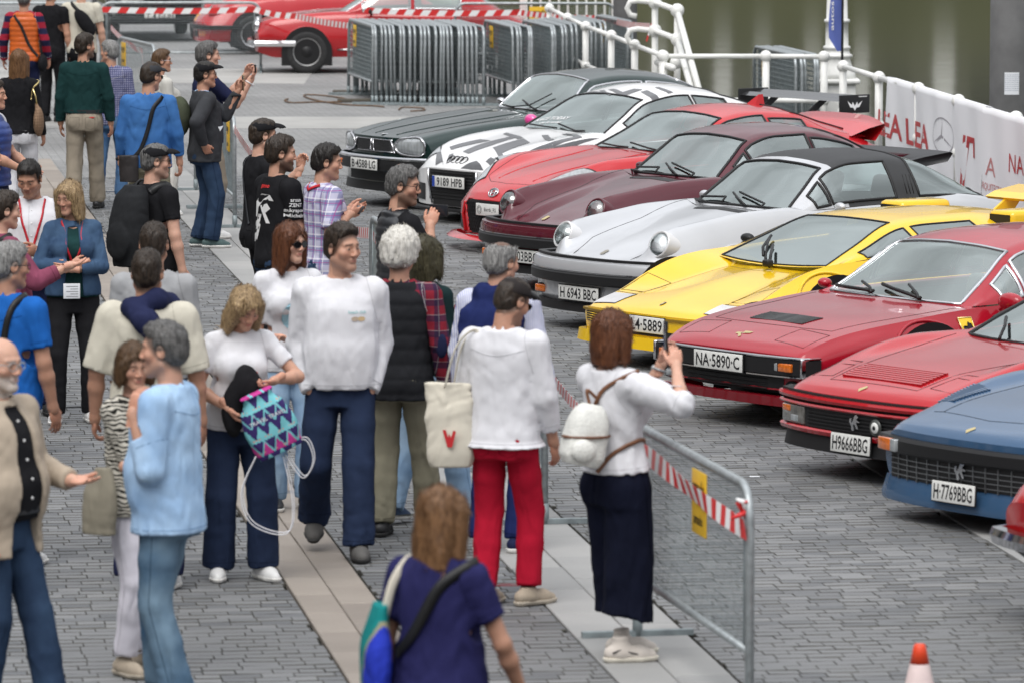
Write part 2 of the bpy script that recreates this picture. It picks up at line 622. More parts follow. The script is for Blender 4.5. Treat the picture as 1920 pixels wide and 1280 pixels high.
def strip(name, s0, s1, m, ln, y1):
 root = bpy.data.objects.new(name, None)
 COL.objects.link(root)
 root['kind'] = 'structure'
 bnd = []
 rr = random.Random(int(abs(s0) * 100))
 wid = (s1 - s0) * CN
 for c in range(2):
  b0 = -3.0 + c * ln * 0.5
  while b0 < y1:
   l2 = ln
   a0 = s0 * CN + c * wid / 2
   p = q3(a0, b0)
   if in_view(p, 1.4):
    vs, fs = [], []
    dz = rr.uniform(-0.002, 0.003)
    g, ch = 0.003, 0.005
    x0, x1, y0_, y1_ = a0 + g, a0 + wid/2 - g, b0 + g, b0 + l2 - g
    mb = MB()
    q = [(x0, y0_), (x1, y0_), (x1, y1_), (x0, y1_)]
    qi = [(x0+ch, y0_+ch), (x1-ch, y0_+ch), (x1-ch, y1_-ch), (x0+ch, y1_-ch)]
    vs = [q3(x, y, -0.026) for x, y in q] + [q3(x, y, -0.002 + dz) for x, y in q] + [q3(x, y, 0.002 + dz) for x, y in qi]
    fs = [(8,9,10,11)]
    for i in range(4):
     k = (i+1) % 4
     fs += [(i, k, 4+k, 4+i), (4+i, 4+k, 8+k, 8+i)]
    link('slab', new_mesh('slab', vs, fs, m), root)
   b0 += l2
 return root
strip('granite_strip', *STR_GREY, m_granite, 0.80, 34)
strip('tan_granite_strip', *STR_TAN, m_tan, 0.62, 36)
strip('granite_strip', *STR_CAR, m_granite, 0.80, 30)

# ------------------------------------------------------------------ river and far bank
def water_mat():
 m = bpy.data.materials.new('river_water')
 nt, b = nodes_of(m)
 L = nt.links.new
 b.inputs['Base Color'].default_value = (0.028, 0.032, 0.018, 1)
 b.inputs['Roughness'].default_value = 0.1
 b.inputs['IOR'].default_value = 1.33
 geo = nt.nodes.new('ShaderNodeNewGeometry')
 n = nt.nodes.new('ShaderNodeTexNoise'); n.inputs['Scale'].default_value = 0.9; n.inputs['Detail'].default_value = 4
 mp = nt.nodes.new('ShaderNodeMapping'); mp.inputs['Scale'].default_value = (1.0, 0.8, 1)
 L(geo.outputs['Position'], mp.inputs['Vector']); L(mp.outputs['Vector'], n.inputs['Vector'])
 bp = nt.nodes.new('ShaderNodeBump'); bp.inputs['Strength'].default_value = 0.10; bp.inputs['Distance'].default_value = 0.05
 L(n.outputs['Fac'], bp.inputs['Height']); L(bp.outputs['Normal'], b.inputs['Normal'])
 return m
water = sheet('water', [(-120, 5), (160, 5), (160, 300), (-120, 300)], -3.0, water_mat())

BY = 250.0
m_moss = mat('mossy_quay_stone', (0.07, 0.075, 0.03), 0.9, var=0.5, scale=0.25, stretch=(1, 1, 2.5), col2=(0.14, 0.14, 0.07))
fb = MB()
fb.box((-120, BY, -5), (160, BY + 3, 2.6))
o = fb.build('far_quay_wall', [m_moss]); tag(o, 'mossy olive stone quay wall along the far river bank', 'quay wall')
fland = sheet('far_bank', [(-160, BY + 2.9), (200, BY + 2.9), (200, 420), (-160, 420)], 2.58, mat('far_earth', (0.08, 0.075, 0.06), 0.9))
m_fac = mat('far_facade', (0.13, 0.127, 0.105), 0.8, var=0.35, scale=0.3)
m_pil = mat('far_pilaster', (0.75, 0.75, 0.72), 0.7, var=0.1, scale=0.4)
m_dwin = mat('dark_window_glass', (0.02, 0.022, 0.025), 0.15)
fbld = empty('riverside_building', 'grey riverside building with pale pilasters on the far bank, seen mirrored in the river', 'building', (0, BY + 6, 2.58))
MB().box((-70, 0, 0), (110, 14, 17)).build('facade', [m_fac], fbld)
rp = random.Random(5)
x = -68.0
while x < 108:
 w = rp.choice((0.7, 1.0, 1.3, 0.8))
 h = rp.uniform(7, 15)
 MB().box((x, -0.5, 0.0), (x + w, -0.02, h)).build('pilaster', [m_pil], fbld)
 if rp.random() < 0.7:
  MB().box((x + w + 0.8, -0.06, 2.0), (x + w + 2.0, 0.05, 13)).build('window', [m_dwin], fbld)
 x += rp.choice((1.9, 2.4, 3.0, 3.8))
# the street side: plain blocks behind the photographer and along the promenade, which the paint and glass mirror
m_blk = mat('stone_block', (0.32, 0.29, 0.25), 0.8, var=0.15, scale=0.2)
def block(label, x0, x1, y0, y1, h):
 r = empty('town_building', label, 'building', ((x0+x1)/2, (y0+y1)/2, 0))
 wx, wy = (x1-x0)/2, (y1-y0)/2
 MB().box((-wx, -wy, -0.02), (wx, wy, h)).build('wall', [m_blk], r)
 k = 0
 for fl in range(int(h // 3.4)):
  z = 1.2 + fl * 3.4
  y = -wy + 1.5
  while y < wy - 1.5:
   MB().box((wx, y, z), (wx + 0.03, y + 1.2, z + 1.9)).build('window', [m_dwin], r)
   y += 3.2
block('stone town house with rows of windows left of the promenade', -34, -22, 15, 75, 15)

# ------------------------------------------------------------------ crowd barriers
BL, BH = 2.40, 1.05
def barrier_meshes():
 """frame, mesh panel, sign and feet of one steel crowd barrier; x along its length, origin at its middle"""
 L2, H, r, R = BL/2, BH, 0.021, 0.16
 z0 = 0.30
 pts = [(-L2, 0, 0.0), (-L2, 0, H - R)]
 for i in range(1, 6):
  a = math.pi/2 * i/6
  pts.append((-L2 + R - R*math.cos(a), 0, H - R + R*math.sin(a)))
 pts.append((-L2 + R, 0, H))
 pts2 = [(-p[0], p[1], p[2]) for p in reversed(pts)]
 fr = MB().tube(pts + pts2, r, 8)
 fr.tube([(-L2, 0, z0), (L2, 0, z0)], r*0.9, 8)
 me_frame = fr.mesh('frame', [M_STEEL])
 mesh = MB()
 def wire(p, q, w=0.0018):
  p, q = Vector(p), Vector(q)
  d = (q-p).normalized()
  a = d.cross(Vector((0, 1, 0))).normalized()*w
  c = Vector((0, w, 0))
  vs = [p+a, p+c, p-a, p-c, q+a, q+c, q-a, q-c]
  mesh.add(vs, [(0,1,5,4),(1,2,6,5),(2,3,7,6),(3,0,4,7)])
 st = 0.036
 n = int((BL - 0.08)/st)
 for i in range(n+1):
  x = -L2 + 0.04 + i*st
  zt = H - r
  dx = L2 - abs(x)
  if dx < R:
   zt = H - R + math.sqrt(max(0, R*R - (R-dx)**2)) - 0.01
  wire((x, 0, z0), (x, 0, zt))
 k = int((H - z0)/st)
 for i in range(1, k+1):
  z = z0 + i*st
  e = 0.0
  if z > H - R:
   e = R - math.sqrt(max(0, R*R - (z-(H-R))**2))
  wire((-L2 + 0.01 + e, 0.004, z), (L2 - 0.01 - e, 0.004, z))
 for x in (-L2+0.09, L2-0.09):
  mesh.tube([(x, 0, z0), (x, 0, H-0.05)], 0.008, 6)
 me_mesh = mesh.mesh('mesh_panel', [M_STEELD])
 me_foot = MB().box((-0.022, -0.28, 0.002), (0.022, 0.28, 0.03)).tube([(0, 0, 0.0), (0, 0, 0.12)], 0.026, 8).mesh('foot', [M_STEELD])
 sg = MB().bbox((-0.14, -0.016, -0.17), (0.14, -0.006, 0.13), 0.003)
 sg.box((-0.06, -0.0175, 0.0), (0.06, -0.0162, 0.012), 1)
 for zz, t, s in ((0.05, 'amado', 0.095), (-0.10, 'amado', 0.07)):
  vs, fs = text_mesh(t, s, 0.02, 0.0)
  sg.add([Vector((v.x, -0.0172, v.y + zz)) for v in vs], fs, 1)
 me_sign = sg.mesh('sign_plate', [M_YELLOWSIGN, M_BLACK])
 # lean, cheap versions for the stacks
 lp = MB()
 for i in range(13):
  z = z0 + (i + 0.5)*(H - z0)/13
  lp.box((-L2+0.03, -0.003, z-0.004), (L2-0.03, 0.003, z+0.004))
 for i in range(28):
  x = -L2 + 0.05 + i*(BL-0.1)/27
  lp.box((x-0.003, -0.003, z0), (x+0.003, 0.003, H-0.03))
 me_lmesh = lp.mesh('mesh_panel', [M_STEELD])
 lf = MB().tube(pts[::2] + [pts[-1]] + [pts2[0]] + pts2[1::2], r*1.05, 6)
 lf.tube([(-L2, 0, z0), (L2, 0, z0)], r*0.9, 6)
 me_lframe = lf.mesh('frame', [M_STEEL])
 return me_frame, me_mesh, me_foot, me_sign, me_lmesh, me_lframe
BM = barrier_meshes()
def barrier(label, p0, ang, group, near=True, sign=None, foot=True, tilt=0.0):
 t = empty('crowd_barrier', label, 'barrier', p0, ang, group)
 if tilt:
  t.rotation_euler = (tilt, 0, ang)
 link('frame', BM[0] if near else BM[5], t)
 link('mesh_panel', BM[1] if near else BM[4], t)
 if foot:
  for s in (-1, 1):
   f = link('foot', BM[2], t)
   f.location = (s*(BL/2), 0, 0)
 if sign is not None:
  s = link('sign_plate', BM[3], t)
  s.location = (sign, 0, 0.87)
 return t
# the row along the granite strip, from the camera away
ROWB = [('nearest crowd barrier, beside the woman in navy culottes', 24.93),
  ('crowd barrier behind the man in red trousers', 31.4),
  ('crowd barrier in front of the man in a black puffer vest', 38.0),
  ('crowd barrier by the feet of the man in the charcoal jacket', 52.4),
  ('crowd barrier beyond the man in the charcoal jacket', 54.9)]
bang = math.atan2(-SLOPE*-1, -1)  # sign side faces the camera's left
for i, (lb, y) in enumerate(ROWB):
 if i == 0:
  barrier(lb, (0.845, 24.93, 0), math.atan2(1.0, -0.19) + math.pi, 'crowd barriers in a row along the granite strip', True, -0.22 if False else 0.22)
  continue
 barrier(lb, (quay(0.895, y), y, 0), QANG + math.pi, 'crowd barriers in a row along the granite strip', True, 0.55 if i == 0 else (0.6 if i % 2 else None))
p = at_z(335, 137)
barrier('crowd barrier across the promenade with tape along its top', (-4.98, 80.2, 0), 0.02, 'crowd barriers at the far left', True)
barrier('crowd barrier across the promenade at the far left edge', (-7.5, 80.0, 0), -0.03, 'crowd barriers at the far left', True)
barrier('crowd barrier seen end on behind the checked shirt man', (-4.75, 67.5, 0), QANG + math.pi + 0.12, 'crowd barriers at the far left', True, -0.85)
barrier('crowd barrier behind the sunglasses woman in a cream jacket', (-4.2, 62.5, 0), QANG + math.pi - 0.05, 'crowd barriers at the far left', True)
# the stacks of stored barriers: each stands on edge beside the next
def stack(p_first, step, n, ang, place, signs=(), tilt=0.0):
 d = Vector((math.cos(ang), math.sin(ang), 0))
 rs = random.Random(n)
 for i in range(n):
  q = Vector(p_first) + Vector(step)*i + d*rs.uniform(-0.05, 0.05)
  if i == 0:
   lb = 'stored crowd barrier at the left end of the %s' % place
  elif i == n-1:
   lb = 'stored crowd barrier at the right end of the %s' % place
  else:
   lb = 'stored crowd barrier inside the %s' % place
  barrier(lb, q, ang + rs.uniform(-0.012, 0.012), 'barriers stored in the %s' % place, False, (-0.55 if i in signs else None), True, tilt + rs.uniform(-0.02, 0.02))
# big stack: near ends from (697,196) to (1000,196); the barriers run away from the camera to the left
g0, g1 = at_z(697, 196), at_z(905, 199)
sa = math.atan2(1.0, -0.16)
sd = Vector((math.cos(sa), math.sin(sa), 0))
nst = 24
stack(g0 + sd*(BL/2), (g1 - g0)/(nst-1)*1.0 + Vector((0, 0.0, 0)), nst, sa + math.pi, 'long stack behind the dark green coupe', (0,))
g0, g1 = at_z(962, 199), at_z(998, 200)
stack(g0 + sd*(BL/2), (g1 - g0)/4, 5, sa + math.pi, 'short stack right of the long one', (0,))
g0, g1 = at_z(1034, 199), at_z(1082, 192)
stack(g0 + sd*(BL/2), (g1 - g0)/5, 6, sa + math.pi, 'third stack by the white railing')
g0, g1 = at_z(1110, 190), at_z(1135, 187)
stack(g0 + sd*(BL/2), (g1 - g0)/3, 4, sa + math.pi, 'fourth stack by the white railing')
g0 = at_z(1172, 186)
stack(g0 + sd*(BL/2), Vector((0.1, 0.1, 0)), 2, sa + math.pi, 'last pair beside the white railing', (0,))
g0, g1 = at_z(1488, 268), at_z(1530, 268)
stack(g0 + sd*(BL/2)*0.9, (g1 - g0)/4, 5, sa + math.pi, 'small stack against the lamp pedestal', (0,))

# ------------------------------------------------------------------ barrier tape
def tape(label, pts, w=0.055, per=0.16, sag=0.0, ends=False, twist=0.0):
 pts = [Vector(p) for p in pts]
 P = []
 for a, b in zip(pts[:-1], pts[1:]):
  n = max(2, int((b-a).length/ (per/2)))
  for i in range(n):
   t = i/n
   q = a.lerp(b, t)
   q.z -= sag*4*t*(1-t)
   P.append(q)
 P.append(pts[-1])
 vs, fs, ms = [], [], []
 acc = 0.0
 for i, q in enumerate(P):
  tw = twist*math.sin(i*0.37)
  d = (P[min(i+1, len(P)-1)] - P[max(i-1, 0)]).normalized()
  side = d.cross(Vector((0, 0, 1))).normalized()
  up = (Vector((0, 0, 1))*math.cos(tw) + side*math.sin(tw))*w/2
  sh = d*w*0.35
  vs += [q + up + sh, q - up - sh]
 for i in range(len(P)-1):
  fs.append((2*i, 2*i+1, 2*i+3, 2*i+2))
  ms.append(i % 2)
 o = link('barrier_tape', new_mesh('barrier_tape', vs, fs, [M_RED, M_WHITE], ms))
 so = o.modifiers.new('thickness', 'SOLIDIFY')
 so.thickness = 0.0015
 return tag(o, label, 'tape', 'red and white barrier tape')
def bp(y, z, off=0.0):
 return Vector((quay(0.895 + off, y), y, z))
tape('red and white tape tied across the nearest crowd barrier', [Vector((1.045, 23.72, 0.86)), Vector((0.90, 24.4, 0.885)), Vector((0.62, 26.0, 0.955))], 0.085, 0.17, 0.0, twist=0.25)
kn = MB()
for a in (0.2, 1.1, 2.2):
 kn.tube([bp(23.79, 0.9), bp(23.79, 0.9) + Vector((0.02*math.cos(a)-0.03, -0.03, 0.07*math.sin(a)+0.02)), bp(23.79, 0.9) + Vector((-0.05*math.cos(a)-0.03, -0.04, 0.13*math.sin(a)-0.02))], [0.012, 0.016, 0.006], 5, int(a) % 2)
tag(kn.build('tape_knot', [M_RED, M_WHITE]), 'knot of red and white tape on the end post of the nearest barrier', 'tape')
tape('red and white tape between the striped shirt man and the white backpack', [bp(30.2, 0.90), Vector((0.63, 26.2, 0.93))], 0.06, 0.12, 0.08)
tape('red and white tape beside the man in the black puffer vest', [bp(39.1, 0.92), bp(36.0, 0.86), bp(32.6, 0.9)], 0.07, 0.14, 0.05)
tape('red and white tape by the black-capped man in black', [bp(51.2, 0.95), bp(45.0, 0.78), bp(39.3, 0.92)], 0.08, 0.14, 0.08)
tape('red and white tape stretched over the promenade at the far left', [Vector((-6.4, 79.6, 0.985)), Vector((-3.85, 79.9, 0.96)), Vector((-3.2, 79.0, 0.90)), Vector((-2.0, 74.0, 0.95))], 0.085, 0.26, 0.03)
tape('red and white tape over the far barrier behind the long stack', [Vector((-2.2, 79.9, 0.95)), Vector((0.1, 79.8, 0.92)), Vector((1.35, 76.3, 0.98)), at_y(1218, 50, 67.0)], 0.085, 0.24, 0.03)
tape('end of red and white tape hanging from the curled white rail', [at_y(1222, 45, 67.0), at_y(1212, 78, 67.0)], 0.07, 0.12)
tape('loose red and white tape hanging by the checked shirt man', [Vector((-5.9, 78.5, 0.75)), Vector((-4.85, 70.0, 0.80)), Vector((-4.72, 68.2, 0.70)), Vector((-4.4, 64.0, 0.88)), Vector((-4.1, 61.5, 0.55))], 0.08, 0.14, 0.04)
barrier('crowd barrier behind the long stack, in front of the red saloon', (0.35, 79.9, 0), 0.0, 'crowd barriers at the far left', True, 0.05)

# ------------------------------------------------------------------ white railing, steps, lamp, banners
def post_geo(mb, p, h=1.0, z0=0.0):
 x, y, _ = p
 mb.tube([(x, y, z0), (x, y, z0 + h)], 0.045, 10)
 mb.tube([(x, y, z0), (x, y, z0 + 0.05)], 0.075, 10)
 mb.sphere((x, y, z0 + h), 0.072)
 mb.sphere((x, y, z0 + h*0.5), 0.066)
def railing(label, pts, h=1.05, z0=0.0):
 root = empty('quay_railing', label, 'railing', (pts[0][0], pts[0][1], 0))
 o = Vector((pts[0][0], pts[0][1], 0))
 for p in pts:
  m = MB(); post_geo(m, Vector((p[0], p[1], 0)) - o, h, z0)
  m.build('post', [M_WPAINT], root)
 for zz in (h, h*0.5):
  for a, b in zip(pts[:-1], pts[1:]):
   a, b = Vector((a[0], a[1], 0)) - o, Vector((b[0], b[1], 0)) - o
   MB().tube([(a.x, a.y, z0+zz), (b.x, b.y, z0+zz)], 0.030, 10).build('rail', [M_WPAINT], root)
 return root
RZ = 1.05
def top(px, py):
 q = at_z(px, py, RZ)
 return (q.x, q.y)
R_right = [top(1581, 125), top(1648, 146), top(1722, 167), top(1797, 190), top(1905, 222)]
d_ = Vector(R_right[-1]) - Vector(R_right[-2])
for k in range(3):
 R_right.append(tuple(Vector(R_right[-1]) + d_*0.9))
railing('white ball-jointed quay railing behind the parked cars, hung with banners', R_right)
R_left = [top(1030, 16), top(1064, 34), top(1098, 50), top(1146, 67), top(1190, 85), top(1242, 105)]
railing('white ball-jointed quay railing left of the steps', R_left)
railing('straight white railing between the steps and the lamp pedestal', [top(1244, 106), top(1436, 106), top(1545, 107)])
# rails of the landing steps, with curled ends
st = empty('step_railing', 'white step railing with curled ends going down to the river', 'railing', (0, 0, 0))
YS = 66.0
def sp(px, py, dy=0.0):
 return at_y(px, py, YS + dy)
for k, (ax, ay) in enumerate((((1228, 5), (1270, 20)), ((1228, 58), (1270, 74)))):
 a, b = sp(*ax), sp(*ay, -1.4)
 c0 = sp(ax[0]-42, ax[1]+8)
 curl = [c0 + Vector((0.05, 0, -0.12)), c0 + Vector((-0.03, 0, -0.10)), c0 + Vector((-0.07, 0, -0.02)), c0 + Vector((-0.03, 0, 0.06)), c0 + Vector((0.06, 0, 0.075))]
 MB().tube(curl + [a, b], 0.036, 8).build('rail', [M_WPAINT], st)
 for w_ in (a, b):
  MB().sphere(w_, 0.085).build('ball_joint', [M_WPAINT], st)
for px, dy in ((1228, 0), (1270, -1.4)):
 a = sp(px, 5 if dy == 0 else 20, dy)
 MB().tube([a, (a.x, a.y, -0.3)], 0.042, 8).build('post', [M_WPAINT], st)
for (x0, y0, x1, y1) in ((1270, 22, 1312, 175), (1270, 74, 1300, 180), (1232, 118, 1262, 128)):
 MB().tube([sp(x0, y0, -1.4), sp(x1, y1, -3.0)], 0.04, 8).build('rail', [M_WPAINT], st)
MB().sphere(sp(1268, 118, -1.6), 0.08).build('ball_joint', [M_WPAINT], st)
# second step rail set, further left and blurred: white gate posts at the top edge
gt = empty('white_gate', 'white picket gate beyond the long barrier stack', 'gate', at_z(1070, 128))
o_ = Vector(gt.location)
for k in range(9):
 MB().box((-0.62 + k*0.14, -0.015, 0.1), (-0.585 + k*0.14, 0.015, 1.25)).build('picket', [M_WPAINT], gt)
MB().box((-0.66, -0.02, 1.25), (0.62, 0.03, 1.33)).build('top_rail', [M_WPAINT], gt)
MB().box((-0.66, -0.02, 0.12), (0.62, 0.03, 0.19)).build('bottom_rail', [M_WPAINT], gt)
for x in (-0.72, 0.68):
 MB().bbox((x-0.06, -0.06, 0), (x+0.06, 0.06, 1.55), 0.01).lathe([(0.02, 1.55), (0.09, 1.6), (0.09, 1.66), (0.03, 1.74)], 10, 0, Matrix.Translation((x, 0, 0))).build('post', [M_WPAINT], gt)

# cast iron lamp column on its pedestal
lp_ = at_z(1568, 262)
lamp = empty('lamp_column', 'white cast iron lamp column on a square pedestal at the quay edge', 'street lamp', (lp_.x, lp_.y, 0))
MB().bbox((-0.22, -0.22, 0), (0.22, 0.22, 0.68), 0.02).bbox((-0.27, -0.27, 0.68), (0.27, 0.27, 0.74), 0.02).bbox((-0.25, -0.25, 0.0), (0.25, 0.25, 0.14), 0.02).build('pedestal', [M_WPAINT], lamp)
MB().lathe([(0.24, 0.74), (0.225, 0.80), (0.19, 0.88), (0.165, 0.96), (0.17, 0.99), (0.19, 1.0), (0.19, 1.025), (0.16, 1.04), (0.15, 1.09), (0.165, 1.10), (0.165, 1.125), (0.14, 1.14), (0.135, 1.41), (0.155, 1.42), (0.155, 1.45), (0.13, 1.46), (0.12, 1.8), (0.09, 4.2), (0.06, 4.6)], 24).build('column', [M_WPAINT], lamp)
hd = MB().lathe([(0.06, 4.6), (0.16, 4.75), (0.2, 5.1), (0.12, 5.2), (0.02, 5.3)], 16).build('lantern', [mat('lamp_glass', (0.6, 0.6, 0.55), 0.2)], lamp)
# feather flag
fp = at_z(1578, 275)
flag = empty('feather_flag', 'narrow blue feather flag on a black pole in front of the lamp column', 'flag', (fp.x, fp.y, 0))
MB().tube([(0, 0, 0), (0.0, 0, 1.1), (0.01, 0, 3.5)], [0.018, 0.016, 0.009], 8).lathe([(0.2, 0), (0.2, 0.03), (0.05, 0.06)], 12).build('pole', [M_BLACK], flag)
m_blue = mat('blue_flag', (0.10, 0.14, 0.42), 0.6, var=0.1, scale=4)
cl = MB()
N = 14
vs = []
for i in range(N+1):
 z = 1.13 + i*0.16
 w = 0.145 + 0.02*math.sin(i*0.9) if i < N else 0.05
 if i == 0: w = 0.06
 for k in range(5):
  vs.append((-w*k/4, 0.02*math.sin(k*1.2 + i*0.5), z + 0.0))
fs = [(i*5+k, i*5+k+1, (i+1)*5+k+1, (i+1)*5+k) for i in range(N) for k in range(4)]
cl.add(vs, fs, 0, True)
vs, fs = text_mesh('autos', 0.16, 0.01, 0.0, xs=1.0)
cl.add([Vector((-0.12 - v.y*0.35, -0.026, 1.55 + v.x)) for v in vs], fs, 1)
fo = cl.build('cloth', [m_blue, M_WHITE], flag)
# grey column with a notice, and a second one in the distance
m_conc = mat('grey_column', (0.13, 0.13, 0.13), 0.75, var=0.25, scale=3, bump=0.3, bscale=30)
cp = at_y(1893, 220, 57.5)
colm = empty('concrete_column', 'thick dark grey round column with a paper notice at right edge', 'column', (cp.x, cp.y, 0))
MB().lathe([(0.23, -3.0), (0.22, 1.0), (0.215, 6.0)], 24).build('shaft', [m_conc], colm)
pn = at_y(1889, 158, 57.2)
ppm = MB()
nn = 6
for i in range(nn):
 a0 = -math.pi/2 - 0.36 + 0.72*i/nn
 a1 = -math.pi/2 - 0.36 + 0.72*(i+1)/nn
 r = 0.224
 z0, z1 = pn.z - 0.12, pn.z + 0.12
 ppm.add([(r*math.cos(a0), r*math.sin(a0), z0), (r*math.cos(a1), r*math.sin(a1), z0), (r*math.cos(a1), r*math.sin(a1), z1), (r*math.cos(a0), r*math.sin(a0), z1)], [(0,1,2,3)], 0)
 for k in range(9):
  zz = z1 - 0.03 - k*0.021
  r2 = 0.2246
  ppm.add([(r2*math.cos(a0), r2*math.sin(a0), zz), (r2*math.cos(a1-0.02), r2*math.sin(a1-0.02), zz), (r2*math.cos(a1-0.02), r2*math.sin(a1-0.02), zz+0.005), (r2*math.cos(a0), r2*math.sin(a0), zz+0.005)], [(0,1,2,3)], 1)
ppm.build('notice', [M_PAPER, mat('notice_print', (0.3, 0.33, 0.4), 0.8)], colm)
cp2 = at_y(1172, 60, 75.0)
c2 = empty('concrete_column', 'grey round column beyond the curled white step railing', 'column', (cp2.x, cp2.y, 0))
MB().lathe([(0.17, -3.0), (0.165, 6.0)], 20).build('shaft', [m_conc], c2)

# banners over the railing
def banner(label, p0, p1, z0=0.10, prints=(), seed=0, nx=60):
 p0, p1 = Vector((p0[0], p0[1], 0)), Vector((p1[0], p1[1], 0))
 d = (p1 - p0); Ln = d.length; d.normalize()
 n = Vector((d.y, -d.x, 0))
 if n.y > 0: n = -n
 root = empty('banner', label, 'banner', p0, math.atan2(d.y, d.x), 'white sponsor banners on the railing')
 rr = random.Random(seed)
 ph = [rr.uniform(0, 6) for _ in range(4)]
 def disp(u, z):
  return -0.05 - 0.026*math.sin(u*2.1 + ph[0] + (1-z)*1.5)*(1.15-z) - 0.007*math.sin(u*6 + ph[1] + z*3) - 0.004*math.sin(u*11 - z*5 + ph[2])
 sgn = -1.0
 vs, fs = [], []
 nz = 16
 for i in range(nx+1):
  u = Ln*i/nx
  for k in range(nz+1):
   z = z0 + (RZ + 0.045 - z0)*k/nz
   vs.append((u, disp(u, z), z))
  vs.append((u, 0.045, RZ + 0.03))
 m_ = nz + 2
 for i in range(nx):
  for k in range(m_-1):
   fs.append((i*m_+k, (i+1)*m_+k, (i+1)*m_+k+1, i*m_+k+1))
 link('cloth', new_mesh('cloth', vs, fs, mat('banner_vinyl', (0.90, 0.90, 0.93), 0.4), smooth=True), root)
 for (txt, u, z, size, bold, m, xs) in prints:
  if isinstance(txt, str):
   tv, tf = text_mesh(txt, size, bold, 0.0, xs=xs)
  else:
   tv, tf = txt
  pr = [(u + v.x, disp(u + v.x, z + v.y) - 0.004, z + v.y) for v in tv]
  link('lettering', new_mesh('lettering', pr, tf, m), root)
 return root
def ring_print(rx, rz, w, n=40):
 vs, fs = [], []
 for i in range(n):
  a = 2*math.pi*i/n
  vs += [Vector((rx*math.cos(a), rz*math.sin(a), 0)), Vector(((rx-w)*math.cos(a), (rz-w)*math.sin(a), 0))]
 for i in range(n):
  j = (i+1) % n
  fs.append((2*i, 2*j, 2*j+1, 2*i+1))
 for a in (math.pi/2, math.pi*7/6, math.pi*11/6):
  k = len(vs)
  c, s = math.cos(a), math.sin(a)
  vs += [Vector((c*rx, s*rz, 0)), Vector((-s*w*1.2, c*w*1.2, 0)), Vector((s*w*1.2, -c*w*1.2, 0))]
  fs.append((k, k+1, k+2))
 return vs, fs
def slash_print():
 vs, fs = [], []
 for x in (0.0, 0.2):
  k = len(vs)
  vs += [Vector((x, -0.3, 0)), Vector((x+0.13, -0.3, 0)), Vector((x+0.42, 0.22, 0)), Vector((x+0.29, 0.22, 0))]
  fs.append((k, k+1, k+2, k+3))
 k = len(vs)
 vs += [Vector((0.5, 0.22, 0)), Vector((0.85, 0.22, 0)), Vector((0.9, 0.02, 0)), Vector((0.77, 0.02, 0)), Vector((0.75, 0.16, 0)), Vector((0.5, 0.16, 0))]
 fs.append((k, k+1, k+2, k+3, k+4, k+5))
 return vs, fs
m_rp = mat('red_print', (0.5, 0.02, 0.025), 0.5)
m_gp = mat('grey_print', (0.35, 0.33, 0.36), 0.6)
m_pp = mat('pale_red_print', (0.55, 0.22, 0.22), 0.6)
bA, bB = top(1673, 152), top(1856, 208)
BLn = (Vector(bA) - Vector(bB)).length
banner('white sponsor banner with red lettering hanging left on the railing', bA, bB, 0.02, [
 ('LEA', BLn*0.02, 0.56, 0.38, 0.02, m_rp, 2.3), ('LEA', BLn*0.33, 0.56, 0.38, 0.02, m_rp, 2.3),
 (ring_print(0.55, 0.19, 0.015), BLn*0.60, 0.66, 0, 0, m_gp, 1), (slash_print(), BLn*0.74, 0.52, 0, 0, m_rp, 1)], 1)
bC, bD = top(1853, 209), R_right[6]
banner('white sponsor banner with thin lettering hanging right on the railing', bC, bD, 0.0, [
 ('A', 0.45, 0.52, 0.26, 0.0, m_pp, 2.4), ('ARQUITECTOS Y ARTE', 0.85, 0.33, 0.10, 0.0, m_pp, 1.6),
 ('NA', 1.55, 0.62, 0.26, 0.0, m_rp, 1.6), ('VERSALLES', 2.3, 0.40, 0.12, 0.0, m_gp, 2.0)], 2)

# rope and scrap on the ground beside the stack, traffic cone at the bottom
m_rope = mat('rusty_cable', (0.13, 0.075, 0.04), 0.8, var=0.4, scale=10)
def gp(px, py, z=0.015):
 q = at_z(px, py)
 return (q.x, q.y, z)
cb = [gp(540, 188), gp(534, 191), gp(548, 195), gp(585, 194), gp(640, 193), gp(648, 188), gp(610, 182), gp(575, 180), gp(572, 184), gp(600, 192), gp(650, 199), gp(700, 201), gp(720, 203)]
def smooth_pts(P, n=6):
 P = [Vector(p) for p in P]
 out = []
 for i in range(len(P)-1):
  p0, p1, p2, p3 = P[max(i-1, 0)], P[i], P[i+1], P[min(i+2, len(P)-1)]
  for k in range(n):
   t = k/n
   out.append(0.5*((2*p1) + (p2-p0)*t + (2*p0-5*p1+4*p2-p3)*t*t + (-p0+3*p1-3*p2+p3)*t**3))
 out.append(P[-1])
 return out
tag(MB().tube(smooth_pts(cb), 0.011, 6).build('cable', [m_rope]), 'rusty brown cable lying in a loop left of the barrier stack', 'cable')
cb2 = [gp(748, 208), gp(755, 204), gp(790, 205), gp(795, 209), gp(770, 211)]
tag(MB().tube(smooth_pts(cb2), 0.010, 6).build('cable', [m_rope]), 'short orange cable on the ground in front of the barrier stack', 'cable')
for k, (px, py, ln) in enumerate(((640, 176, 1.2), (655, 192, 1.6))):
 q = at_z(px, py)
 o = MB().bbox((-ln/2, -0.06, 0.001), (ln/2, 0.06, 0.05), 0.006).build('plank', [mat('old_plank', (0.10, 0.09, 0.075), 0.9, var=0.3, scale=6)])
 o.location = (q.x + ln*0.4, q.y, 0); o.rotation_euler = (0, 0, 0.1*k)
 tag(o, ('weathered grey plank under the left feet of the stack', 'weathered grey plank lying before the barrier stack')[k], 'plank')
kp = at_z(1723, 1395)
cone = empty('traffic_cone', 'orange and white traffic cone at the bottom right', 'traffic cone', kp)
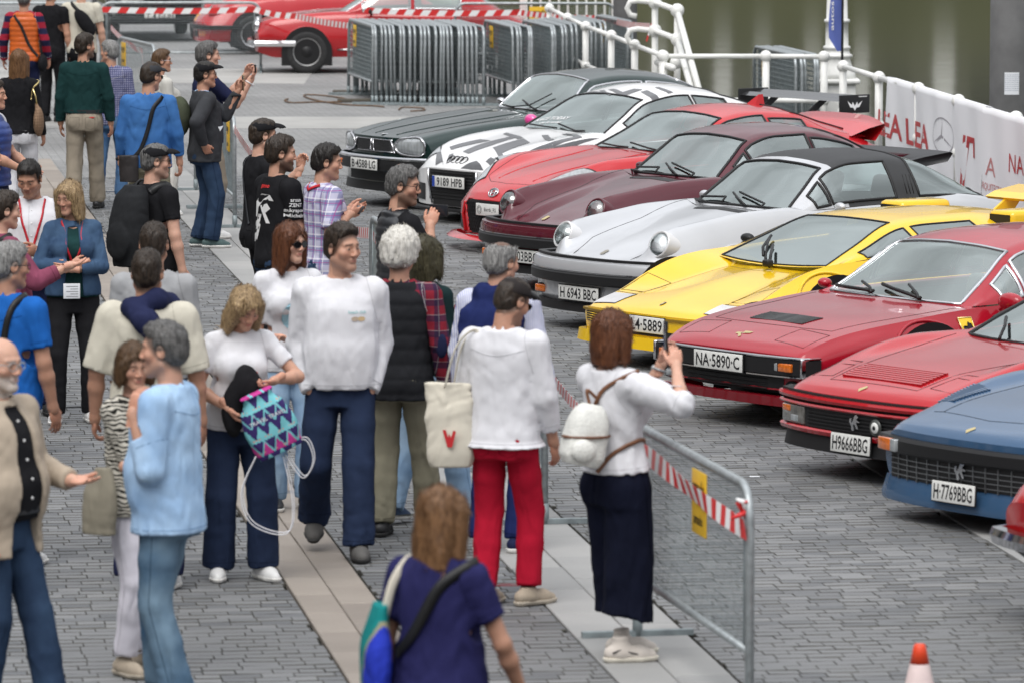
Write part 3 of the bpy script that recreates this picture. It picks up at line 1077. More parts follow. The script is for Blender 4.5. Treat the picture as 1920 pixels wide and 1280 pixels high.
MB().bbox((-0.16, -0.16, 0), (0.16, 0.16, 0.03), 0.01).build('base', [mat('cone_orange', (0.72, 0.06, 0.015), 0.45)], cone)
MB().lathe([(0.120, 0.03), (0.079, 0.20)], 24, caps=False).build('body', [MATS['cone_orange']], cone)
MB().lathe([(0.0795, 0.20), (0.0435, 0.36)], 24, caps=False).build('reflective_band', [mat('cone_white', (0.72, 0.58, 0.56), 0.5, var=0.12, scale=14)], cone)
MB().lathe([(0.043, 0.36), (0.026, 0.438), (0.020, 0.446)], 24).build('tip', [MATS['cone_orange']], cone)
q = at_z(1415, 894)
tag(MB().box((-0.03, -0.02, 0.004), (0.03, 0.02, 0.006)).build('litter', [M_PAPER]), 'scrap of white paper on the paving beside the barrier', 'litter').location = q

# ------------------------------------------------------------------ car building kit
def pchip(knots, x):
 """smooth curve through (x, y) knots that never overshoots"""
 k = np.array(knots, dtype=float)
 xs, ys = k[:, 0], k[:, 1]
 x = np.clip(np.asarray(x, dtype=float), xs[0], xs[-1])
 if len(xs) == 1:
  return np.full_like(x, ys[0])
 h = np.diff(xs); d = np.diff(ys)/h
 m = np.zeros(len(xs))
 m[0], m[-1] = d[0], d[-1]
 for i in range(1, len(xs)-1):
  if d[i-1]*d[i] > 0:
   w1, w2 = 2*h[i]+h[i-1], h[i]+2*h[i-1]
   m[i] = (w1+w2)/(w1/d[i-1]+w2/d[i])
 i = np.clip(np.searchsorted(xs, x, side='right')-1, 0, len(h)-1)
 t = (x-xs[i])/h[i]
 return (2*t**3-3*t**2+1)*ys[i] + (t**3-2*t**2+t)*h[i]*m[i] + (-2*t**3+3*t**2)*ys[i+1] + (t**3-t**2)*h[i]*m[i+1]

def hermite_poly(P, sharp, subs):
 """P: list of (n,2) arrays (one per control point, over all stations) -> list of columns"""
 n = len(P)
 cols = []
 for i in range(n-1):
  a, b = P[i], P[i+1]
  dl = b - a
  ta = dl if (i == 0 or i in sharp) else (b - P[i-1])/2
  tb = dl if (i+1 == n-1 or (i+1) in sharp) else (P[i+2] - a)/2
  # keep tangents no longer than the segment
  L = np.linalg.norm(dl, axis=1, keepdims=True) + 1e-9
  for tt in (ta, tb):
   l = np.linalg.norm(tt, axis=1, keepdims=True) + 1e-9
   tt *= np.minimum(1.0, 1.15*L/l) if tt is not dl else 1.0
  for k in range(subs[i]):
   t = k/subs[i]
   cols.append((2*t**3-3*t**2+1)*a + (t**3-2*t**2+t)*ta + (-2*t**3+3*t**2)*b + (t**3-t**2)*tb)
 cols.append(P[-1])
 return cols

def grid_faces(nu, nv, off=0):
 i, j = np.meshgrid(np.arange(nu-1), np.arange(nv-1), indexing='ij')
 a = i*nv + j + off
 return np.stack([a, a+1, a+nv+1, a+nv], -1).reshape(-1, 4)

M_LENS = mat('lamp_lens', (0.30, 0.32, 0.33), 0.06, spec=0.8, var=0.25, scale=40, stretch=(1, 1, 0.2), coat=1.0)
M_AMBER = mat('amber_lens', (0.62, 0.14, 0.01), 0.12, coat=1.0, var=0.3, scale=60)
M_GLASS = glass('windscreen_glass', (0.80, 0.88, 0.86), 1.0)
M_LAMPGLASS = glass('lamp_glass_clear', (0.92, 0.93, 0.93), 0.5)
M_TINT = glass('tinted_glass', (0.42, 0.47, 0.49), 1.0)
M_INT = mat('dark_interior', (0.20, 0.20, 0.20), 0.8, var=.4, scale=6)
M_PLATE = mat('number_plate', (0.72, 0.72, 0.69), 0.4, var=0.06, scale=10)
M_INK = mat('plate_ink', (0.012, 0.012, 0.014), 0.5)
M_SEAM = mat('panel_gap', (0.012, 0.012, 0.012), 0.8)
M_GRILLE = mat('black_grille', (0.012, 0.012, 0.013), 0.6)
M_GOLD = mat('gold_badge', (0.75, 0.60, 0.28), 0.25, metal=0.9)
M_TYRE = mat('tyre', (0.022, 0.022, 0.023), 0.75, var=0.3, scale=20)
M_RIM = mat('rim_metal', (0.5, 0.5, 0.5), 0.3, metal=0.9)

def paint(name, col, rough=0.22, metal=0.0):
 m = mat(name, col, rough, metal=metal, spec=0.12, coat=0.85, var=0.04, scale=3)
 return m

class Car:
 """x runs rearward from the front bumper, y to the car's right, z up"""
 def __init__(s, name, label, cat, loc, ang, pm, group, spec):
  s.root = empty(name, label, cat, (loc[0], loc[1], 0), math.radians(ang), group)
  s.pm = pm
  s.sp = spec
  s.hw = spec.get('hw', 0.85)
  s.nose = spec.get('nose', (0.18, 3.0, 1.2))
  s.bvh = None
  s.body()
  if 'gh' in spec:
   s.greenhouse()
 def nose_x(s, y):
  c, p, ln = s.nose
  return c*np.power(np.minimum(1.2, np.abs(y)/s.hw), p)
 def body(s):
  sp = s.sp
  L = sp['L']
  kn = sorted(set([round(k[0], 4) for key in ('zc', 'zs', 'ys', 'yo', 'zb') for k in sp[key] if 0 <= k[0] <= L]))
  U = []
  for a, b in zip(kn[:-1], kn[1:]):
   n = max(1, int((b-a)/0.055))
   U += [a + (b-a)*i/n for i in range(n)]
  U.append(kn[-1])
  U = np.array(U)
  g = lambda k: pchip(sp[k], U)
  zc, zs, ys, yo, zb = g('zc'), g('zs'), g('ys'), g('yo'), g('zb')
  z1 = g('z1') if 'z1' in sp else zc*0.6 + zs*0.4
  y1 = g('y1') if 'y1' in sp else ys*0.6
  zo = g('zo') if 'zo' in sp else zb + (zs-zb)*0.55
  st = lambda y, z: np.stack([y, z], 1)
  P = [st(0*U, zc), st(y1, z1), st(ys, zs), st(yo, zo), st(yo-0.025, zb+(zo-zb)*0.35), st(yo-0.07, zb), st(0*U, zb)]
  subs = sp.get('subs', [6, 6, 6, 5, 3, 2])
  cols = hermite_poly(P, set(sp.get('sharp', [])) | {5}, subs)
  half = np.stack(cols, 1)                      # (nu, nv, 2)
  nv = half.shape[1]
  s.top_n = subs[0] + subs[1]
  full = np.concatenate([half[:, ::-1], half[:, 1:]*np.array([-1, 1])], 1)
  nu, mv = full.shape[0], full.shape[1]
  X = np.repeat(U[:, None], mv, 1)
  c, p, ln = s.nose
  fall = np.clip(1-X/ln, 0, 1)**1.5
  X = X + c*np.power(np.minimum(1.15, np.abs(full[..., 0])/s.hw), p)*fall
  tc = sp.get('tail', (0.12, 3.0, 0.8))
  fall = np.clip(1-(L-X)/tc[2], 0, 1)**1.5
  X = X - tc[0]*np.power(np.minimum(1.15, np.abs(full[..., 0])/s.hw), tc[1])*fall
  if 'rake' in sp:                              # the face leans back with height
   X = X + np.clip(full[..., 1]-sp['rake'][1], 0, 9)*sp['rake'][0]*np.clip(1-U/0.35, 0, 1)[:, None]
  V = np.stack([X, full[..., 0], full[..., 1]], -1).reshape(-1, 3)
  Fq = grid_faces(nu, mv)
  # the cabin: upper faces between the two bulkheads, inside the sills, take the interior's colour
  ca = sp.get('cabin')
  mi = np.zeros(len(Fq), int)
  if ca:
   iu = np.arange(nu-1)[:, None].repeat(mv-1, 1)
   jv = np.arange(mv-1)[None, :].repeat(nu-1, 0)
   mid = (mv-1)/2
   cen = np.abs(jv+0.5-mid)
   um = (U[iu]+U[iu+1])/2
   mi = ((um > ca[0]) & (um < ca[1]) & (cen < s.top_n-0.6)).astype(int).reshape(-1)
   mi[(jv.reshape(-1) < subs[5]) | (jv.reshape(-1) >= mv-1-subs[5])] = 2
  faces = Fq.tolist()
  mi = list(mi)
  V = list(V)
  T = np.linspace(-1, 1, 17)
  for iu, front in ((0, True), (nu-1, False)):
   base = len(V)
   for j in range(nv):
    yj, zj = half[iu, j]
    for t in T:
     y = t*yj
     x = (c*min(1.15, abs(y)/s.hw)**p) if front else L - tc[0]*min(1.15, abs(y)/s.hw)**tc[1]
     V.append(np.array((x, y, zj)))
   for j in range(nv-1):
    for k in range(16):
     q = [base+j*17+k, base+j*17+k+1, base+(j+1)*17+k+1, base+(j+1)*17+k]
     faces.append(q if front else q[::-1]); mi.append(0)
  V = np.array(V)
  me = new_mesh('body', V, faces, [s.pm, sp.get('interior', M_INT), M_BLACK], mi, True)
  try:
   me.set_sharp_from_angle(angle=math.radians(38))
  except Exception:
   pass
  s.body_o = link('body', me, s.root)
  s.bvh = BVHTree.FromPolygons([Vector(v) for v in V], [list(map(int, f)) for f in Fq])
  s.capbvh = BVHTree.FromPolygons([Vector(v) for v in V], [list(map(int, f)) for f in faces])
 def greenhouse(s):
  sp = s.sp
  G = np.array(sp['gh'], dtype=float)          # u, zt, yc, zc, yb, zb
  us = G[:, 0]
  U = []
  for a, b in zip(us[:-1], us[1:]):
   n = max(2, int((b-a)/0.06))
   U += [a + (b-a)*i/n for i in range(n)]
  for w in ('ws', 'rw'):
   if w in sp: U += list(sp[w])
  for w in sp.get('sw', []): U += list(w[:2])
  U.append(us[-1])
  U = np.array(sorted(set(np.round(U, 4))))
  I = lambda k: pchip(np.stack([us, G[:, k]], 1), U)
  zt, yc, zc, yb, zb = I(1), I(2), I(3), I(4), I(5)
  st = lambda y, z: np.stack([y, z], 1)
  pw = sp.get('pillar', 0.055)
  ycn = np.maximum(yc-pw, 0.02)
  zin = zc + (zt-zc)*0.30
  P = [st(0*U, zt), st(ycn*0.55, zt-(zt-zin)*0.32), st(ycn, zin), st(yc+0.012, zc-0.012), st(yc*0.5+yb*0.5+0.022, zc*0.5+zb*0.5), st(yb, zb)]
  subs = [4, 4, 2, 4, 4]
  cols = hermite_poly(P, {2, 3} if sp.get('boxy') else {2}, subs)
  half = np.stack(cols, 1)
  nv = half.shape[1]
  full = np.concatenate([half[:, ::-1], half[:, 1:]*np.array([-1, 1])], 1)
  nu, mv = full.shape[0], full.shape[1]
  X = np.repeat(U[:, None], mv, 1)
  bow = sp.get('ws_bow', 0.16)                  # glass bowed forward at its middle
  if 'ws' in sp:
   fw = np.clip(1-(U-us[0])/(sp['ws'][1]-us[0]+0.5), 0, 1)[:, None]
   X = X - bow*(1-(np.abs(full[..., 0])/s.hw)**2)*fw + bow*0.45*fw
  if 'rw' in sp:
   rb = sp.get('rw_bow', 0.08)
   fr = np.clip((U-sp['rw'][0]+0.3)/(us[-1]-sp['rw'][0]+0.3), 0, 1)[:, None]
   X = X + rb*(1-(np.abs(full[..., 0])/s.hw)**2)*fr
  V = np.stack([X, full[..., 0], full[..., 1]], -1)
  mid = mv//2
  iu = np.arange(nu-1)[:, None].repeat(mv-1, 1)
  jv = np.arange(mv-1)[None, :].repeat(nu-1, 0)
  um = (U[iu]+U[iu+1])/2
  cen = np.abs(jv+0.5-mid)
  top = cen < 8
  side = cen > 10
  tside = (cen-10)/8.0
  Fq = grid_faces(nu, mv)
  kind = np.zeros((nu-1, mv-1), int)            # 0 paint, 1 windscreen, 2 rear, 3.. side, 9 alt roof
  if 'ws' in sp: kind[top & (um > sp['ws'][0]) & (um < sp['ws'][1])] = 1
  if 'rw' in sp: kind[top & (um > sp['rw'][0]) & (um < sp['rw'][1])] = 2
  if sp.get('rw_wrap'): kind[(um > sp['rw'][0]) & (um < sp['rw'][1]) & (tside < 0.93)] = 2
  for q, w in enumerate(sp.get('sw', [])):
   ta, tb = (w[2], w[3]) if len(w) > 2 else (0.06, 0.94)
   m_ = side & (um > w[0]) & (um < w[1]) & (tside > ta) & (tside < tb)
   kind[m_ & (jv < mid)] = 3+2*q
   kind[m_ & (jv > mid)] = 4+2*q
  kf = kind.reshape(-1)
  Vf = V.reshape(-1, 3)
  def sub(sel, name, m, off=0.0, inset=True):
   f = Fq[sel]
   if len(f) == 0: return None
   idx = np.unique(f)
   remap = -np.ones(len(Vf), int); remap[idx] = np.arange(len(idx))
   return link(name, new_mesh(name, Vf[idx], remap[f], m, smooth=True), s.root)
  roof_split = sp.get('roof_black')
  if roof_split:
   selb = (kf == 0) & (um.reshape(-1) > roof_split[0]) & (um.reshape(-1) < roof_split[1])
   sub((kf == 0) & ~selb, 'roof_frame', sp.get('roof_mat', s.pm))
   o = sub(selb, 'roof', sp['roof_black_mat'])
  else:
   o = sub(kf == 0, 'roof', sp.get('roof_mat', s.pm))
  wsg = sub(kf == 1, 'windscreen', sp.get('glass', M_GLASS))
  sub(kf == 2, 'rear_window', sp.get('glass', M_GLASS))
  for k in range(3, 12):
   sub(kf == k, 'side_window', sp.get('side_glass', sp.get('glass', M_GLASS)))
  # rubber or chrome strips along each glass edge
  tm = sp.get('trim', M_BLACK)
  tr = sp.get('trim_r', 0.011)
  edges = {}
  for fi, f in enumerate(Fq):
   for a, b in zip(f, np.roll(f, -1)):
    e = (min(a, b), max(a, b))
    edges.setdefault(e, []).append(kf[fi])
  loops = {}
  for e, ks in edges.items():
   if len(ks) == 2 and ks[0] != ks[1]:
    k = max(ks)
    loops.setdefault(k, []).append(e)
  for k, es in loops.items():
   adj = {}
   for a, b in es:
    adj.setdefault(a, []).append(b); adj.setdefault(b, []).append(a)
   seen = set()
   mb = MB()
   for st0 in sorted(adj, key=lambda a: len(adj[a])):
    if st0 in seen: continue
    ch = [st0]; seen.add(st0)
    while True:
     nx = [b for b in adj[ch[-1]] if b not in seen]
     if not nx: break
     ch.append(nx[0]); seen.add(nx[0])
    if len(ch) > 3:
     mb.tube([Vf[i] for i in ch], tr, 6, closed=ch[0] in adj[ch[-1]])
   if mb.v:
    mb.build('window_trim', [tm], s.root)
  # belt line strip where glasshouse meets body
  s.ws_bvh = BVHTree.FromPolygons([Vector(v) for v in Vf], [list(map(int, f)) for f in Fq])
 # -------- projecting things on to the bodywork
 def top(s, u, y, off=0.003, bvh=None):
  h = (bvh or s.bvh).ray_cast(Vector((u, y, 3.0)), Vector((0, 0, -1)))
  if h[0] is None: return None
  n = h[1] if h[1].z > 0 else -h[1]
  return h[0] + n*off
 def front(s, y, z, off=0.003):
  h = s.capbvh.ray_cast(Vector((-2.0, y, z)), Vector((1, 0, 0)))
  if h[0] is None: return Vector((s.nose_x(y), y, z))
  n = h[1] if h[1].x < 0 else -h[1]
  return h[0] + n*off
 def pix(s, px, py, glass=False):
  """the spot of the bodywork that a pixel shows, as (x, y) of this car"""
  Mi = (Matrix.Translation(s.root.location) @ Matrix.Rotation(s.root.rotation_euler.z, 4, 'Z')).inverted()
  o = Mi @ Vector((0, 0, HC)); d = (Mi.to_3x3() @ ray(px, py)).normalized()
  h = (s.ws_bvh if glass else s.bvh).ray_cast(o, d)
  return (h[0].x, h[0].y) if h[0] is not None else None
 def side(s, u, z, sg=-1, off=0.003):
  h = s.bvh.ray_cast(Vector((u, sg*3.0, z)), Vector((0, -sg, 0)))
  if h[0] is None: return Vector((u, sg*s.hw, z))
  n = h[1] if h[1].y*sg > 0 else -h[1]
  return h[0] + n*off
 def seam(s, pts, fn=None, r=0.0028, name='panel_gap', m=None, n=8):
  fn = fn or s.top
  P = []
  for a, b in zip(pts[:-1], pts[1:]):
   k = max(2, int(math.dist(a, b)/0.07))
   for i in range(k):
    q = fn(a[0]+(b[0]-a[0])*i/k, a[1]+(b[1]-a[1])*i/k, off=-0.0005)
    if q is not None: P.append(q)
  q = fn(pts[-1][0], pts[-1][1], off=-0.0005)
  if q is not None: P.append(q)
  if len(P) > 1:
   MB().tube(P, r, 5).build(name, [m or M_SEAM], s.root)
 def patch(s, poly, m, fn=None, off=0.003, name='panel', cuts=4, parent=None):
  """a polygon in the projection plane laid on to the bodywork"""
  fn = fn or s.top
  bm = bmesh.new()
  vs = [bm.verts.new((p[0], p[1], 0)) for p in poly]
  bm.faces.new(vs)
  bmesh.ops.triangulate(bm, faces=bm.faces)
  for _ in range(cuts):
   long = [e for e in bm.edges if e.calc_length() > 0.05]
   if not long: break
   bmesh.ops.subdivide_edges(bm, edges=long, cuts=1)
   bmesh.ops.triangulate(bm, faces=bm.faces)
  bm.verts.index_update()
  V = []
  for v in bm.verts:
   q = fn(v.co.x, v.co.y, off=off)
   V.append(q if q is not None else Vector((v.co.x, v.co.y, 0)))
  Fc = [[v.index for v in f.verts] for f in bm.faces]
  bm.free()
  me = new_mesh(name, V, Fc, m, smooth=True)
  return link(name, me, parent or s.root)
 def slots(s, u0, u1, y0, y1, n, m_base, m_slot=None, frac=0.5, skew=0.0, name='vent', slot='slat', along='u', raise_=0.006):
  """a louvred vent: a dark patch crossed by raised slats"""
  base = s.patch([(u0, y0+0), (u1, y0+skew), (u1, y1+skew), (u0, y1)], m_base, off=0.002, name=name)
  for i in range(n):
   if along == 'u':
    a = u0 + (u1-u0)*(i+0.15)/n; b = a + (u1-u0)/n*frac
    ps = [(a, y0), (b, y0), (b, y1), (a, y1)]
   else:
    a = y0 + (y1-y0)*(i+0.15)/n; b = a + (y1-y0)/n*frac
    ps = [(u0, a), (u1, a), (u1, b), (u0, b)]
   lo = [s.top(p[0], p[1], 0.002) for p in ps]
   hi = [s.top(p[0], p[1], raise_) for p in ps]
   if None in lo or None in hi: continue
   link(slot, new_mesh(slot, lo+hi, [(4,5,6,7),(0,1,5,4),(1,2,6,5),(2,3,7,6),(3,0,4,7)], m_slot or m_base), base)
  return base
 def wrap_path(s, w, dx=0.0, wrap=0.5, k=28):
  """front outline in plan, from the right flank round the nose to the left flank"""
  P = []
  xw = float(s.nose_x(np.array(w)))
  for i in range(4):
   P.append((xw + wrap*(1-i/4) + dx*0.3, w + 0.012))
  for i in range(k+1):
   t = -1 + 2*i/k
   y = -w*np.sign(t)*(abs(t)**0.8)
   P.append((float(s.nose_x(np.array(y))) + dx, y))
  for i in range(1, 5):
   P.append((xw + wrap*i/4 + dx*0.3, -w - 0.012))
  return P
 def sweep(s, path, prof, m, name, parent=None, closed=True, smooth=True):
  """prof: (outward, z) polygon swept along a plan path"""
  n = len(path); k = len(prof)
  V = []
  for i, (x, y) in enumerate(path):
   a = path[max(i-1, 0)]; b = path[min(i+1, n-1)]
   t = Vector((b[0]-a[0], b[1]-a[1])); t.normalize()
   nx, ny = t.y, -t.x      # outward: path runs from +y to -y round the front, so outward is -x
   if nx*(-1) + 0 < 0 and abs(t.x) < 0.7: nx, ny = -nx, -ny
   for o, z in prof:
    V.append((x + nx*o, y + ny*o, z))
  Fc = []
  for i in range(n-1):
   for j in range(k if closed else k-1):
    l = (j+1) % k
    Fc.append((i*k+j, i*k+l, (i+1)*k+l, (i+1)*k+j))
  if closed:
   Fc.append(tuple(range(k))); Fc.append(tuple((n-1)*k + j for j in range(k-1, -1, -1)))
  me = new_mesh(name, V, Fc, m, smooth=smooth)
  try: me.set_sharp_from_angle(angle=math.radians(35))
  except Exception: pass
  return link(name, me, parent or s.root)
 def plate(s, txt, z, w=0.52, h=0.11, x=None, y=0.0, size=None, tilt=0.0, eu=False, xs=None, bold=0.015, font_m=None):
  if x is None:
   x = float(s.nose_x(np.array(y))) - 0.02
  M = frame((x, y, z), (0, -1, 0), (math.sin(tilt), 0, math.cos(tilt)), (-math.cos(tilt), 0, math.sin(tilt)))
  mb = MB().bbox((-w/2, -h/2, -0.008), (w/2, h/2, 0), 0.003, 0, M)
  mb.box((-w/2-0.006, -h/2-0.006, -0.014), (w/2+0.006, h/2+0.006, -0.009), 1, M)
  po = mb.build('number_plate', [M_PLATE, M_BLACK], s.root)
  b = MB()
  t = 0.0035
  size = size or h*1.02
  vs, fs = text_mesh(txt, size, bold, 0.0)
  wx = max(v.x for v in vs) - min(v.x for v in vs)
  tw = w*(0.80 if eu else 0.90)
  k = xs or tw/wx
  cx = (max(v.x for v in vs)+min(v.x for v in vs))/2
  cy = (max(v.y for v in vs)+min(v.y for v in vs))/2
  ex = w*0.05 if eu else 0
  b.add([M @ Vector(((v.x-cx)*k + ex, v.y-cy, 0.0012)) for v in vs], fs)
  b.build('plate_lettering', [M_INK], po)
  if eu:
   MB().box((-w/2+0.003, -h/2+0.003, 0.0005), (-w/2+0.045, h/2-0.003, 0.0012), 0, M).build('blue_band', [mat('eu_blue', (0.02, 0.06, 0.35), 0.5)], po)
  return po
 def wheel(s, u, y, R=0.31, w=0.19, rim=None, hub=None, arch=True, rim_r=0.62, spokes=0):
  sg = 1 if y > 0 else -1
  y = sg*(max(abs(s.side(a_, b_, sg).y) for a_ in (u-R, u, u+R) for b_ in (R*.9, R*1.3, R*1.8, R*2.1)) + .006)
  M = Matrix.Translation((u, y, R)) @ Matrix.Rotation(math.pi/2*-sg, 4, 'X')
  # lathe z axis -> outward
  r = MB().lathe([(R*0.62, -w), (R*0.93, -w), (R, -w*0.85), (R, -w*0.15), (R*0.93, 0.0), (R*0.80, 0.012), (R*0.64, 0.0)], 28, 0, M, False)
  wo = r.build('wheel', [M_TYRE], s.root)
  q = MB().lathe([(R*0.64, 0.004), (R*0.60, 0.0), (R*0.55, -0.03), (R*0.36, -0.045), (R*0.30, -0.02), (R*0.16, -0.01), (0.002, -0.005)], 28, 0, M, False)
  q.build('rim', [rim or M_RIM], wo)
  if hub:
   MB().lathe([(R*0.30, -0.018), (R*0.25, 0.004), (0.002, 0.012)], 20, 0, M, False).build('hub_cap', [hub], wo)
  if arch:
   # dark wheel arch let into the flank, with a rolled lip
   P, Q = [], []
   ra = R + 0.055
   for i in range(25):
    a = math.pi*(i/24)*1.0
    p = (u + ra*math.cos(a), R + ra*math.sin(a))
    P.append(p)
   zlow = 0.12
   poly = [(u+ra, zlow)] + P + [(u-ra, zlow)]
   fn = lambda a, b, off=0.003: s.side(a, b, sg, off)
   vs = [fn(a, max(b, 0.2), 0.004) for a, b in poly]
   for v, pp in zip(vs, poly): v.z = pp[1]
   ym = sg*max(abs(v.y) for v in vs)
   for v in vs: v.y = ym
   c = Vector((u, ym, R))
   n = len(vs)
   link('wheel_arch', new_mesh('wheel_arch', vs+[c], [(i, (i+1) % n, n) for i in range(n)], M_BLACK), s.root)
   MB().tube([fn(a, b, 0.004) for a, b in P], 0.012, 6).build('arch_lip', [s.pm], s.root)
  return wo
 def seats(s, u, z, m, y=0.36, w=0.46, hr=True, back_h=0.62, lean=0.28):
  for sg in (1, -1):
   M = Matrix.Translation((u, sg*y, z)) @ Matrix.Rotation(lean, 4, 'Y')
   b = MB().bbox((-0.05, -w/2, 0), (0.07, w/2, back_h), 0.05, 0, M)
   if hr: b.bbox((-0.04, -0.13, back_h+0.03), (0.05, 0.13, back_h+0.22), 0.045, 0, M)
   b.bbox((-0.5, -w/2, -0.03), (0.02, w/2, 0.10), 0.05, 0, Matrix.Translation((u, sg*y, z)))
   b.build('seat', [m], s.root)
 def steering(s, u, y, z, r=0.18):
  c = Vector((u, y, z))
  a, b = Vector((0, 1, 0)), Vector((0.38, 0, 0.92))
  P = [c + a*(r*math.cos(t)) + b*(r*math.sin(t)) for t in [2*math.pi*i/24 for i in range(24)]]
  mb = MB().tube(P, 0.014, 6, closed=True)
  for t in (0.2, math.pi-0.2, -math.pi/2):
   mb.tube([c, c + a*(r*math.cos(t)) + b*(r*math.sin(t))], 0.012, 5)
  mb.tube([c, c + Vector((-0.3, 0, -0.1))], 0.025, 6)
  mb.build('steering_wheel', [M_BLACK], s.root)
 def wiper(s, pts, r=0.009, blade=None):
  """pts on the glass as (u, y)"""
  P = []
  for u, y, o in pts:
   h = s.ws_bvh.ray_cast(Vector((u, y, 3.0)), Vector((0, 0, -1)))
   z = h[0].z if h[0] is not None else (s.top(u, y) or Vector((0, 0, 0.8))).z
   P.append(Vector((u, y, z + o)))
  MB().tube(P, r, 6).build('wiper', [M_BLACK], s.root)
 def mirror(s, u, y, z, m, sz=(0.07, 0.10, 0.06), stalk=True, k=.6):
  sg = 1 if y > 0 else -1
  if k != 1:
   sz = tuple(a*k for a in sz); y -= sg*.06; z -= .05
  b = MB().sphere((u, y, z), 1.0, 0, 14, 10, sz)
  if stalk: b.tube([(u, y - sg*0.03, z-0.02), (u+0.04, y - sg*0.14, z-0.06)], 0.018, 6)
  b.build('wing_mirror', [m], s.root)
 def round_lamp(s, x, y, z, r, ring=None, tilt=0.28, depth=0.05, yaw=0.0, bucket=0.0):
  d = Vector((-math.cos(tilt)*math.cos(yaw), math.sin(yaw)*(1 if y > 0 else -1), math.sin(tilt))).normalized()
  a = Vector((0, 1, 0)); a = (a - d*a.dot(d)).normalized(); b = d.cross(a)
  M = frame((x, y, z), a, b, d)
  lo = MB().lathe([(r*0.86, 0.004), (r*0.7, depth*0.55), (r*0.4, depth*0.9), (0.002, depth)], 24, 0, M, False).build('headlight', [M_LAMPGLASS], s.root)
  MB().lathe([(r*0.86, 0.0), (r*0.6, -0.045), (r*0.25, -0.07), (0.002, -0.07)], 24, 0, M, False).build('reflector', [mat('lamp_reflector', (0.5, 0.51, 0.53), 0.3, metal=0.8, var=0.5, scale=45)], lo)
  MB().sphere(M @ Vector((0, 0, -0.02)), r*0.2).build('bulb', [M_WHITE], lo)
  MB().lathe([(r*1.06, -0.05-bucket), (r*1.05, 0.0), (r*0.98, 0.012), (r*0.87, 0.004)], 28, 0, M, False).build('lamp_ring', [ring or M_CHROME], lo)
  return lo
 def box_part(s, name, lo, hi, m, bev=0.01, parent=None, M=None):
  return MB().bbox(lo, hi, bev, 0, M).build(name, [m], parent or s.root)
 def front_quad(s, name, ys, zs, m, off=0.006, parent=None, cuts=3):
  (y0, y1), (z0, z1) = ys, zs
  fn = lambda a, b, off=off: s.front(a, b, off)
  return s.patch([(y0, z0), (y1, z0), (y1, z1), (y0, z1)], m, fn, off, name, cuts, parent)

CARS = 'classic and sports cars parked at an angle in a row'
def horse_poly(k=1.0):
 """simple prancing horse outline"""
 P = [(-.10,-.5),(-.02,-.46),(.0,-.30),(-.06,-.14),(.02,-.06),(.10,-.16),(.20,-.36),(.28,-.36),(.24,-.24),(.2,-.06),(.22,.06),(.38,.02),(.44,.10),(.34,.14),(.24,.16),(.18,.26),(.30,.30),(.36,.40),(.26,.40),(.14,.50),(.06,.42),(-.02,.24),(-.08,.10),(-.16,.0),(-.24,.1),(-.22,.26),(-.34,.22),(-.36,.02),(-.26,-.12),(-.2,-.24),(-.2,-.42)]
 return [(x*k, y*k) for x, y in P]

# ------------------------------------------------------------------ the cars of the row
ANG = 37.0
def oval_lamp(s, y0, z0, a, b, name='headlight', n=28, e=2.4, egg=0.0, ring=M_CHROME, rr=0.016, bulge=0.035, lens=None):
 pts = []
 for i in range(n):
  t = 2*math.pi*i/n
  cy, cz = math.cos(t), math.sin(t)
  yy = a*math.copysign(abs(cy)**(2/e), cy)
  zz = b*math.copysign(abs(cz)**(2/e), cz)*(1 + egg*cy)
  pts.append((y0+yy, z0+zz))
 V = []
 R = (1.0, 0.8, 0.5, 0.2)
 for r in R:
  for y, z in pts:
   q = s.front(y0+(y-y0)*r, z0+(z-z0)*r, 0.004)
   V.append(Vector((q.x - bulge*(1-r*r), q.y, q.z)))
 fs = [(k*n+i, k*n+(i+1) % n, (k+1)*n+(i+1) % n, (k+1)*n+i) for k in range(len(R)-1) for i in range(n)]
 fs.append(tuple((len(R)-1)*n+i for i in range(n)))
 o = link(name, new_mesh(name, V, fs, lens or M_LENS, smooth=True), s.root)
 if ring:
  MB().tube([V[i] + Vector((-0.004, 0, 0)) for i in range(n)], rr, 8, closed=True).build('lamp_surround', [ring], o)
 return o
def loc_of(px, py, z):
 q = at_z(px, py, z)
 return (q.x, q.y)

